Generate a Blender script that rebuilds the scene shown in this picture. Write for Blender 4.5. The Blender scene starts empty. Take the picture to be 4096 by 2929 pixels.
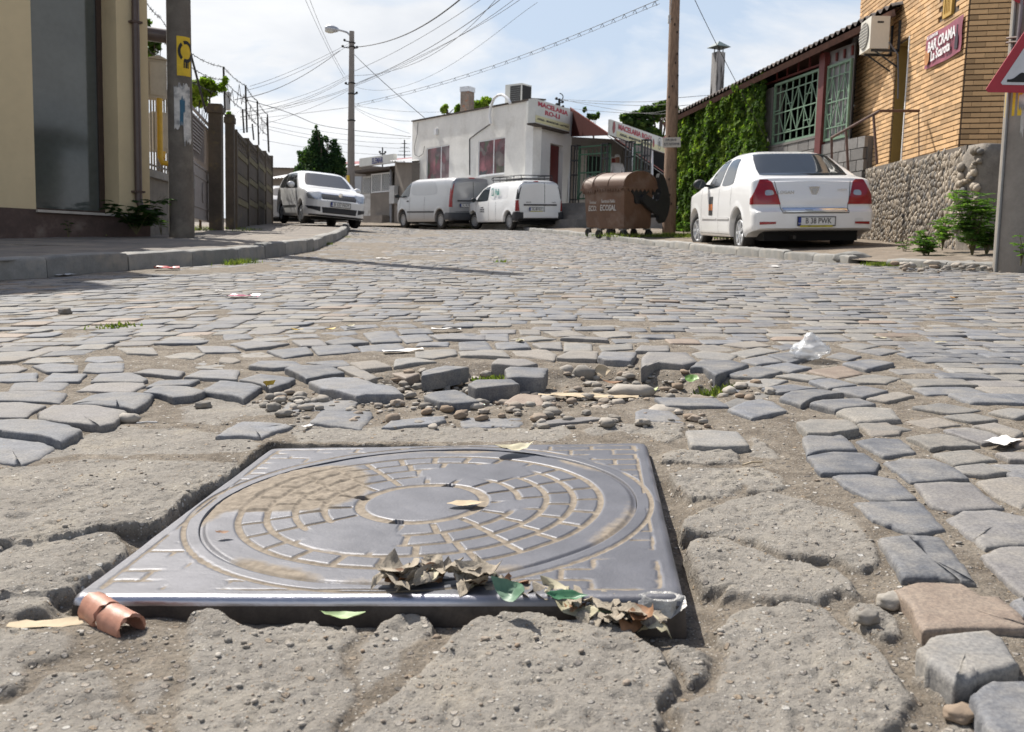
import bpy, bmesh, math, random
import numpy as np
from mathutils import Vector, Matrix, noise as mnoise
random.seed(7); RNG = np.random.default_rng(11)
SC = bpy.context.scene; COL = SC.collection
PI = math.pi; rad = math.radians

# ------------------------------------------------------------------ camera
F_PX, CX, CY, IW = 3800.0, 2048.0, 1464.5, 4096.0      # lens and centre of the 4096 px wide photograph
PITCH_G, ROLL_G = rad(6.3), rad(1.5)                     # against gravity
PITCH_R = math.atan((CY - 862.0) / F_PX)                 # against the sloping road
CAM_H = 0.5
CAM = Vector((0, 0, 0.5))
RC = (Matrix.Rotation(PI/2 - PITCH_G, 3, 'X') @ Matrix.Rotation(ROLL_G, 3, 'Z'))
cd = bpy.data.cameras.new('camera'); cam = bpy.data.objects.new('camera', cd); COL.objects.link(cam)
cam.matrix_world = Matrix.Translation(CAM) @ RC.to_4x4()
cd.sensor_width = 36; cd.lens = F_PX/IW*36; cd.clip_start = 0.05; cd.clip_end = 6000
cd.dof.use_dof = True; cd.dof.focus_distance = 2.6; cd.dof.aperture_fstop = 12
SC.camera = cam
# the road's own frame: u to the right, v up the street, w off the paving
eu = RC @ Vector((1, 0, 0)); ev = RC @ Vector((0, math.sin(PITCH_R), -math.cos(PITCH_R)))
ew = RC @ Vector((0, math.cos(PITCH_R), math.sin(PITCH_R)))
RO = CAM - CAM_H*ew
ROAD = Matrix(((eu.x, ev.x, ew.x, RO.x), (eu.y, ev.y, ew.y, RO.y), (eu.z, ev.z, ew.z, RO.z), (0, 0, 0, 1)))
ROADI = ROAD.inverted()
def ray(px, py): return RC @ Vector(((px-CX)/F_PX, -(py-CY)/F_PX, -1))
def at(px, py, Z): return CAM + Z*ray(px, py)
def rd(px, py, w=0.0):
    d = ray(px, py); t = (w + (RO-CAM).dot(ew)) / d.dot(ew)
    q = ROADI @ (CAM + t*d); return (q.x, q.y)
def R(u, v, w=0.0): return ROAD @ Vector((u, v, w))

# ------------------------------------------------------------------ light
SUN_AZ = math.atan2(-0.63, 0.78)       # ahead of the camera and to the left
SUN_EL = rad(51)
sd = Vector((math.sin(SUN_AZ)*math.cos(SUN_EL), math.cos(SUN_AZ)*math.cos(SUN_EL), math.sin(SUN_EL)))
sl = bpy.data.lights.new('sun', 'SUN'); sl.energy = 5.0; sl.angle = rad(0.5); sl.color = (1, .955, .88)
so = bpy.data.objects.new('sun', sl); COL.objects.link(so)
so.rotation_euler = sd.to_track_quat('Z', 'Y').to_euler(); so.location = (0, 0, 30)
W = bpy.data.worlds.new('World'); SC.world = W; W.use_nodes = True
nt = W.node_tree; N = nt.nodes; L = nt.links; N.clear()
out = N.new('ShaderNodeOutputWorld'); bg = N.new('ShaderNodeBackground'); bg.inputs[1].default_value = 0.095
sky = N.new('ShaderNodeTexSky'); sky.sky_type = 'NISHITA'; sky.sun_disc = False
sky.sun_elevation = SUN_EL; sky.sun_rotation = SUN_AZ; sky.dust_density = 2.5; sky.air_density = 1.0; sky.ozone_density = 1.2
tc = N.new('ShaderNodeTexCoord')
sep = N.new('ShaderNodeSeparateXYZ'); L.new(tc.outputs['Generated'], sep.inputs[0])
# flatten the direction onto a cloud layer so that clouds shrink towards the horizon
mz = N.new('ShaderNodeMath'); mz.operation = 'ADD'; mz.inputs[1].default_value = 0.22; L.new(sep.outputs[2], mz.inputs[0])
mzm = N.new('ShaderNodeMath'); mzm.operation = 'MAXIMUM'; mzm.inputs[1].default_value = 0.05; L.new(mz.outputs[0], mzm.inputs[0])
dv = N.new('ShaderNodeVectorMath'); dv.operation = 'DIVIDE'
cmb = N.new('ShaderNodeCombineXYZ')
for i in range(3): L.new(mzm.outputs[0], cmb.inputs[i])
L.new(tc.outputs['Generated'], dv.inputs[0]); L.new(cmb.outputs[0], dv.inputs[1])
def cloudnoise(scale, off, detail, rough, dist=0.4):
    m = N.new('ShaderNodeMapping'); m.inputs['Location'].default_value = off; L.new(dv.outputs[0], m.inputs['Vector'])
    m.inputs['Scale'].default_value = (1, 1, 1.6)
    n = N.new('ShaderNodeTexNoise'); n.inputs['Scale'].default_value = scale; n.inputs['Detail'].default_value = detail
    n.inputs['Roughness'].default_value = rough; n.inputs['Distortion'].default_value = dist
    L.new(m.outputs[0], n.inputs['Vector']); return n
n1 = cloudnoise(1.15, (3.1, 7.4, 0.3), 9, .56); n2 = cloudnoise(2.4, (9.2, 1.3, 4.1), 7, .55, .2)
r1 = N.new('ShaderNodeValToRGB'); r1.color_ramp.elements[0].position = .455; r1.color_ramp.elements[1].position = .565
L.new(n1.outputs[0], r1.inputs[0])
# more cloud low down
hz = N.new('ShaderNodeMapRange'); hz.inputs[1].default_value = 0.75; hz.inputs[2].default_value = 0.02; hz.inputs[3].default_value = -.16; hz.inputs[4].default_value = .13
L.new(sep.outputs[2], hz.inputs[0])
ad = N.new('ShaderNodeMath'); ad.operation = 'ADD'; L.new(n1.outputs[0], ad.inputs[0]); L.new(hz.outputs[0], ad.inputs[1]); L.new(ad.outputs[0], r1.inputs[0])
r2 = N.new('ShaderNodeValToRGB'); r2.color_ramp.elements[0].position = .3; r2.color_ramp.elements[0].color = (6.1, 6.35, 6.75, 1)
r2.color_ramp.elements[1].position = .7; r2.color_ramp.elements[1].color = (8.0, 8.05, 8.1, 1)
L.new(n2.outputs[0], r2.inputs[0])
veil = N.new('ShaderNodeMixRGB'); vf = N.new('ShaderNodeMapRange'); vf.inputs[1].default_value = .25; vf.inputs[2].default_value = .65; vf.inputs[3].default_value = .78; vf.inputs[4].default_value = .0; L.new(sep.outputs[2], vf.inputs[0]); L.new(vf.outputs[0], veil.inputs[0]); veil.inputs[2].default_value = (4.6, 5.5, 6.7, 1)
L.new(sky.outputs[0], veil.inputs[1])
mx = N.new('ShaderNodeMixRGB'); L.new(r1.outputs[0], mx.inputs[0]); L.new(veil.outputs[0], mx.inputs[1]); L.new(r2.outputs[0], mx.inputs[2])
L.new(mx.outputs[0], bg.inputs[0]); L.new(bg.outputs[0], out.inputs[0])
SC.render.engine = 'CYCLES'
SC.view_settings.view_transform = 'Standard'; SC.view_settings.look = 'None'
SC.view_settings.exposure = 0.5; SC.view_settings.gamma = 1; SC.view_settings.use_curve_mapping = False
SC.cycles.max_bounces = 6; SC.cycles.transparent_max_bounces = 24

# ------------------------------------------------------------------ materials
MATS = {}
def M(name, col, rough=.75, var=.12, scale=8, bump=0.0, bscale=None, metal=0.0, tint=0.0, dirt=None, dirtpos=(.5, .7), dscale=3, spec=.5, trans=0, alpha=1, coat=0, sub=0, stretch=None, tintcol=None):
    """procedural surface: base colour broken up by two noises, optional dirt patches, bump and a per-face tint"""
    if name in MATS: return MATS[name]
    m = bpy.data.materials.new(name); m.use_nodes = True; t = m.node_tree; n = t.nodes; l = t.links
    b = n['Principled BSDF']; co = n.new('ShaderNodeTexCoord')
    vec = co.outputs['Object']
    if stretch:
        mp = n.new('ShaderNodeMapping'); mp.inputs['Scale'].default_value = stretch; l.new(vec, mp.inputs[0]); vec = mp.outputs[0]
    def noi(s, d=5, r=.6):
        x = n.new('ShaderNodeTexNoise'); x.inputs['Scale'].default_value = s; x.inputs['Detail'].default_value = d
        x.inputs['Roughness'].default_value = r; l.new(vec, x.inputs['Vector']); return x.outputs[0]
    c = tuple(col) + (1,)
    cur = None
    def scaled(c, f): return (min(1, c[0]*f), min(1, c[1]*f), min(1, c[2]*f), 1)
    rmp = n.new('ShaderNodeValToRGB'); rmp.color_ramp.elements[0].position = .32; rmp.color_ramp.elements[1].position = .68
    rmp.color_ramp.elements[0].color = scaled(c, 1-var); rmp.color_ramp.elements[1].color = scaled(c, 1+var)
    l.new(noi(scale), rmp.inputs[0]); cur = rmp.outputs[0]
    if var > 0:
        mm = n.new('ShaderNodeMixRGB'); mm.blend_type = 'MULTIPLY'; mm.inputs[0].default_value = min(1, var*2.2)
        r3 = n.new('ShaderNodeValToRGB'); r3.color_ramp.elements[0].position = .3; r3.color_ramp.elements[0].color = (.7, .7, .7, 1)
        r3.color_ramp.elements[1].position = .62; r3.color_ramp.elements[1].color = (1.08, 1.08, 1.08, 1)
        l.new(noi(scale*7, 3), r3.inputs[0]); l.new(cur, mm.inputs[1]); l.new(r3.outputs[0], mm.inputs[2]); cur = mm.outputs[0]
    if dirt:
        dm = n.new('ShaderNodeMixRGB'); r4 = n.new('ShaderNodeValToRGB'); r4.color_ramp.elements[0].position = dirtpos[0]; r4.color_ramp.elements[1].position = dirtpos[1]
        l.new(noi(dscale, 8, .65), r4.inputs[0]); l.new(r4.outputs[0], dm.inputs[0]); l.new(cur, dm.inputs[1]); dm.inputs[2].default_value = tuple(dirt) + (1,); cur = dm.outputs[0]
    if tint:
        at_ = n.new('ShaderNodeAttribute'); at_.attribute_name = 'tint'
        mr = n.new('ShaderNodeMapRange'); mr.inputs[3].default_value = 1-tint; mr.inputs[4].default_value = 1+tint; l.new(at_.outputs['Fac'], mr.inputs[0])
        tm = n.new('ShaderNodeVectorMath'); tm.operation = 'SCALE'; l.new(cur, tm.inputs[0]); l.new(mr.outputs[0], tm.inputs['Scale']); cur = tm.outputs[0]
        if tintcol:
            a2 = n.new('ShaderNodeMath'); a2.operation = 'MULTIPLY'; a2.inputs[1].default_value = 7.31; l.new(at_.outputs['Fac'], a2.inputs[0])
            f2 = n.new('ShaderNodeMath'); f2.operation = 'FRACT'; l.new(a2.outputs[0], f2.inputs[0])
            r5 = n.new('ShaderNodeValToRGB'); r5.color_ramp.elements[0].position = .55; r5.color_ramp.elements[1].position = 1.0
            l.new(f2.outputs[0], r5.inputs[0]); tx = n.new('ShaderNodeMixRGB'); l.new(r5.outputs[0], tx.inputs[0]); l.new(cur, tx.inputs[1]); tx.inputs[2].default_value = tuple(tintcol)+(1,); cur = tx.outputs[0]
    l.new(cur, b.inputs['Base Color'])
    b.inputs['Roughness'].default_value = rough; b.inputs['Metallic'].default_value = metal
    b.inputs['Specular IOR Level'].default_value = spec
    if coat: b.inputs['Coat Weight'].default_value = coat; b.inputs['Coat Roughness'].default_value = .06
    if trans: b.inputs['Transmission Weight'].default_value = trans
    if alpha < 1: b.inputs['Alpha'].default_value = alpha
    if sub: b.inputs['Subsurface Weight'].default_value = sub; b.inputs['Subsurface Radius'].default_value = (.02, .01, .005)
    if bump:
        bp = n.new('ShaderNodeBump'); bp.inputs['Strength'].default_value = 1; bp.inputs['Distance'].default_value = bump
        l.new(noi(bscale or scale*6, 6, .65), bp.inputs['Height']); l.new(bp.outputs[0], b.inputs['Normal'])
    MATS[name] = m; return m

# ------------------------------------------------------------------ mesh builder
class MB:
    """collects geometry and links it as ONE mesh object"""
    def __init__(s): s.v = []; s.f = []; s.m = []; s.t = []; s.cm = 0; s.ct = 0.5
    def add(s, vs, fs, mi=None, tint=None):
        o = len(s.v); s.v.extend([tuple(p) for p in vs]); s.f.extend([tuple(i+o for i in q) for q in fs])
        s.m.extend([s.cm if mi is None else mi]*len(fs)); s.t.extend([s.ct if tint is None else tint]*len(fs)); return s
    def box(s, c, d, rz=0, mat=None, **k):
        x, y, z = d[0]/2, d[1]/2, d[2]/2; cr, sr = math.cos(rz), math.sin(rz); vs = []
        for i in (-1, 1):
            for j in (-1, 1):
                for kk in (-1, 1):
                    p = Vector((i*x*cr-j*y*sr, i*x*sr+j*y*cr, kk*z))
                    if mat is not None: p = mat @ Vector((i*x, j*y, kk*z))
                    vs.append((c[0]+p[0], c[1]+p[1], c[2]+p[2]))
        return s.add(vs, [(0, 1, 3, 2), (4, 6, 7, 5), (0, 4, 5, 1), (2, 3, 7, 6), (0, 2, 6, 4), (1, 5, 7, 3)], **k)
    def bb(s, a, b, **k): return s.box([(a[i]+b[i])/2 for i in range(3)], [abs(b[i]-a[i]) for i in range(3)], **k)
    def bar(s, a, b, w, h=None, **k):
        """square bar from a to b"""
        a = Vector(a); b = Vector(b); d = b-a; ln = d.length
        if ln < 1e-6: return s
        q = d.to_track_quat('Z', 'Y').to_matrix(); return s.box((a+b)/2, (w, h or w, ln), mat=q, **k)
    def tube(s, pts, r, n=8, caps=True, **k):
        pts = [Vector(p) for p in pts]; vs = []; fs = []; rr = r if hasattr(r, '__len__') else [r]*len(pts)
        up = Vector((0, 0, 1)); prev = None
        for i, p in enumerate(pts):
            d = (pts[min(i+1, len(pts)-1)] - pts[max(i-1, 0)])
            if d.length < 1e-9: d = Vector((0, 0, 1))
            d.normalize()
            if prev is None:
                a = d.cross(up); a = a if a.length > .05 else d.cross(Vector((1, 0, 0))); a.normalize()
            else:
                a = prev - d*prev.dot(d); a.normalize()
            prev = a; b = d.cross(a)
            for j in range(n):
                t = 2*PI*j/n; vs.append(p + (a*math.cos(t)+b*math.sin(t))*rr[i])
        for i in range(len(pts)-1):
            for j in range(n):
                k2 = (j+1) % n; fs.append((i*n+j, i*n+k2, (i+1)*n+k2, (i+1)*n+j))
        if caps: fs.append(tuple(range(n-1, -1, -1))); fs.append(tuple((len(pts)-1)*n+j for j in range(n)))
        return s.add(vs, fs, **k)
    def cyl(s, a, b, r, n=12, r2=None, **k): return s.tube([a, b], [r, r if r2 is None else r2], n, **k)
    def lathe(s, prof, n=16, M4=None, **k):
        """profile [(radius, height)] turned about z"""
        vs = []; fs = []
        for (r, z) in prof:
            for j in range(n):
                t = 2*PI*j/n; p = Vector((r*math.cos(t), r*math.sin(t), z)); vs.append(M4 @ p if M4 is not None else p)
        for i in range(len(prof)-1):
            for j in range(n):
                k2 = (j+1) % n; fs.append((i*n+j, i*n+k2, (i+1)*n+k2, (i+1)*n+j))
        fs.append(tuple(range(n-1, -1, -1))); fs.append(tuple((len(prof)-1)*n+j for j in range(n)))
        return s.add(vs, fs, **k)
    def prism(s, pts, a, b, axis='z', **k):
        """outline pts extruded from a to b along the axis"""
        def mk(p, h):
            if axis == 'z': return (p[0], p[1], h)
            if axis == 'y': return (p[0], h, p[1])
            return (h, p[0], p[1])
        n = len(pts); vs = [mk(p, a) for p in pts]+[mk(p, b) for p in pts]
        fs = [tuple(range(n-1, -1, -1)), tuple(range(n, 2*n))]+[(i, (i+1) % n, (i+1) % n+n, i+n) for i in range(n)]
        return s.add(vs, fs, **k)
    def quad(s, a, b, c, d, **k): return s.add([a, b, c, d], [(0, 1, 2, 3)], **k)
    def sphere(s, c, r, n=10, m=6, sc=(1, 1, 1), M3=None, **k):
        vs = []; fs = []
        for i in range(m+1):
            for j in range(n):
                ph = PI*i/m; th = 2*PI*j/n
                p = Vector((r*sc[0]*math.sin(ph)*math.cos(th), r*sc[1]*math.sin(ph)*math.sin(th), r*sc[2]*math.cos(ph)))
                if M3 is not None: p = M3 @ p
                vs.append((c[0]+p[0], c[1]+p[1], c[2]+p[2]))
        for i in range(m):
            for j in range(n):
                k2 = (j+1) % n; fs.append((i*n+j, (i+1)*n+j, (i+1)*n+k2, i*n+k2))
        return s.add(vs, fs, **k)
    def mesh(s, name, mats, smooth=False, recalc=True):
        me = bpy.data.meshes.new(name); me.from_pydata(s.v, [], s.f)
        for m in (mats if isinstance(mats, (list, tuple)) else [mats]): me.materials.append(m)
        me.polygons.foreach_set('material_index', s.m)
        if recalc and len(s.f) < 60000:
            bm = bmesh.new(); bm.from_mesh(me); bmesh.ops.recalc_face_normals(bm, faces=bm.faces); bm.to_mesh(me); bm.free()
        a = me.attributes.new('tint', 'FLOAT', 'FACE'); a.data.foreach_set('value', s.t)
        if smooth: me.polygons.foreach_set('use_smooth', [True]*len(me.polygons))
        if smooth == 'auto':
            me.set_sharp_from_angle(angle=rad(38))
        me.update(); return me
    def build(s, name, mats, parent=None, mw=None, smooth=False, recalc=True):
        return link(name, s.mesh(name, mats, smooth, recalc), parent, mw)
def link(name, me, parent=None, mw=None):
    o = bpy.data.objects.new(name, me); COL.objects.link(o)
    if parent is not None: o.parent = parent
    if mw is not None:
        if parent is None: o.matrix_world = mw
        else: o.matrix_local = mw
    return o
def tag(o, label, cat, group=None, kind=None):
    if label: o['label'] = label
    if cat: o['category'] = cat
    if group: o['group'] = group
    if kind: o['kind'] = kind
    return o
def thing(name, mw, label, cat, group=None):
    o = bpy.data.objects.new(name, None); o.empty_display_size = .1; COL.objects.link(o); o.matrix_world = mw
    return tag(o, label, cat, group)
def struct(o): o['kind'] = 'structure'; return o
def np_mesh(name, V, Fq, mats, parent=None, mw=None, smooth=True, attrs=None):
    """fast mesh from numpy vertices and quad/tri index arrays"""
    me = bpy.data.meshes.new(name); V = np.asarray(V, np.float32); Fq = np.asarray(Fq, np.int32); k = Fq.shape[1]
    me.vertices.add(len(V)); me.vertices.foreach_set('co', V.ravel())
    me.loops.add(Fq.size); me.loops.foreach_set('vertex_index', Fq.ravel())
    me.polygons.add(len(Fq)); me.polygons.foreach_set('loop_start', np.arange(0, Fq.size, k, dtype=np.int32))
    me.polygons.foreach_set('loop_total', np.full(len(Fq), k, np.int32))
    for m in (mats if isinstance(mats, (list, tuple)) else [mats]): me.materials.append(m)
    if smooth: me.polygons.foreach_set('use_smooth', np.ones(len(Fq), bool))
    me.update(calc_edges=True)
    for nm, (dom, arr) in (attrs or {}).items():
        a = me.attributes.new(nm, 'FLOAT', dom); a.data.foreach_set('value', np.asarray(arr, np.float32).ravel())
    me.validate(); return link(name, me, parent, mw)
def grid_faces(nr, nc, wrap=False):
    i = np.arange(nr-1)[:, None]; j = np.arange(nc if wrap else nc-1)[None, :]; j2 = (j+1) % nc
    return np.stack([i*nc+j, i*nc+j2, (i+1)*nc+j2, (i+1)*nc+j], -1).reshape(-1, 4)
class Frame:
    """upright wall frame: x along the wall from p0 to p1, y into the wall, z up; plan points are world xy"""
    def __init__(s, p0, p1, z0):
        p0 = Vector((p0[0], p0[1], 0)); p1 = Vector((p1[0], p1[1], 0)); d = (p1-p0); s.L = d.length; d.normalize()
        y = Vector((0, 0, 1)).cross(d)
        s.M = Matrix(((d.x, y.x, 0, p0.x), (d.y, y.y, 0, p0.y), (0, 0, 1, z0), (0, 0, 0, 1))); s.I = s.M.inverted()
    def hit(s, px, py, y=0.0):
        o = s.I @ CAM; q = s.I.to_3x3() @ ray(px, py); t = (y-o.y)/q.y; return (o.x+q.x*t, o.z+q.z*t)
def vn(P, sc, seed=0):
    """cheap vectorised value noise on 2-D points, about -1..1"""
    P = np.asarray(P)*sc + seed*17.13; i = np.floor(P).astype(np.int64); f = P-i; f = f*f*(3-2*f)
    def h(a, b):
        x = (a*374761393 + b*668265263 + seed*1442695) & 0xffffffff; x = ((x ^ (x >> 13))*1274126177) & 0xffffffff
        return ((x ^ (x >> 16)) & 0xffff)/32767.5-1
    a = h(i[..., 0], i[..., 1]); b = h(i[..., 0]+1, i[..., 1]); c = h(i[..., 0], i[..., 1]+1); d = h(i[..., 0]+1, i[..., 1]+1)
    return (a*(1-f[..., 0])+b*f[..., 0])*(1-f[..., 1])+(c*(1-f[..., 0])+d*f[..., 0])*f[..., 1]
def fbm(P, sc, seed=0, o=4): return sum(vn(P, sc*2**k, seed+k)*.5**k for k in range(o))
def poly_sd(P, poly):
    """signed distance to polygon (positive inside)"""
    P = np.asarray(P); d = np.full(P.shape[:-1], 1e9); ins = np.zeros(P.shape[:-1], bool); n = len(poly)
    for i in range(n):
        a = np.array(poly[i]); b = np.array(poly[(i+1) % n]); e = b-a; w = P-a
        t = np.clip((w@e)/(e@e+1e-12), 0, 1); q = w-t[..., None]*e; d = np.minimum(d, (q**2).sum(-1))
        c = ((a[1] <= P[..., 1]) & (b[1] > P[..., 1])) | ((b[1] <= P[..., 1]) & (a[1] > P[..., 1]))
        with np.errstate(divide='ignore', invalid='ignore'): xx = a[0]+(P[..., 1]-a[1])/(b[1]-a[1])*(b[0]-a[0])
        ins ^= c & (P[..., 0] < xx)
    return np.where(ins, 1, -1)*np.sqrt(d)
def line_d(P, pts):
    d = np.full(np.asarray(P).shape[:-1], 1e9)
    for i in range(len(pts)-1):
        a = np.array(pts[i]); b = np.array(pts[i+1]); e = b-a; w = P-a
        t = np.clip((w@e)/(e@e+1e-12), 0, 1); q = w-t[..., None]*e; d = np.minimum(d, (q**2).sum(-1))
    return np.sqrt(d)
def sstep(x, a, b): t = np.clip((x-a)/(b-a), 0, 1); return t*t*(3-2*t)
def text(parent, s, size, mat, mw, name='lettering', align='CENTER', ext=.002, bold=0.0, sx=1.0, fit=None):
    """flat lettering as a mesh; mw places the text's own xy plane"""
    cu = bpy.data.curves.new('t', 'FONT'); cu.body = s; cu.size = size; cu.align_x = align; cu.align_y = 'CENTER'; cu.extrude = ext; cu.offset = bold; cu.resolution_u = 2
    t = bpy.data.objects.new('t', cu); COL.objects.link(t); dg = bpy.context.evaluated_depsgraph_get()
    me = bpy.data.meshes.new_from_object(t.evaluated_get(dg)); bpy.data.objects.remove(t); me.materials.clear(); me.materials.append(mat)
    if fit:
        xs = [v.co.x for v in me.vertices]; ys = [v.co.y for v in me.vertices]; kx = fit[0]/(max(xs)-min(xs)); ky = fit[1]/(max(ys)-min(ys))
        me.transform(Matrix.Diagonal((kx, ky, 1, 1)) @ Matrix.Translation((-(max(xs)+min(xs))/2, -(max(ys)+min(ys))/2, 0)))
    else: me.transform(Matrix.Diagonal((sx, 1, 1, 1)))
    return link(name, me, parent, mw)
def wallM(x, z, y=-.01, tilt=0):
    """matrix that lays text's xy plane on a Frame wall (readable from outside, x along the wall)"""
    return Matrix.Translation((x, y, z)) @ Matrix.Rotation(PI/2, 4, 'X') @ Matrix.Rotation(tilt, 4, 'Z')
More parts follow.
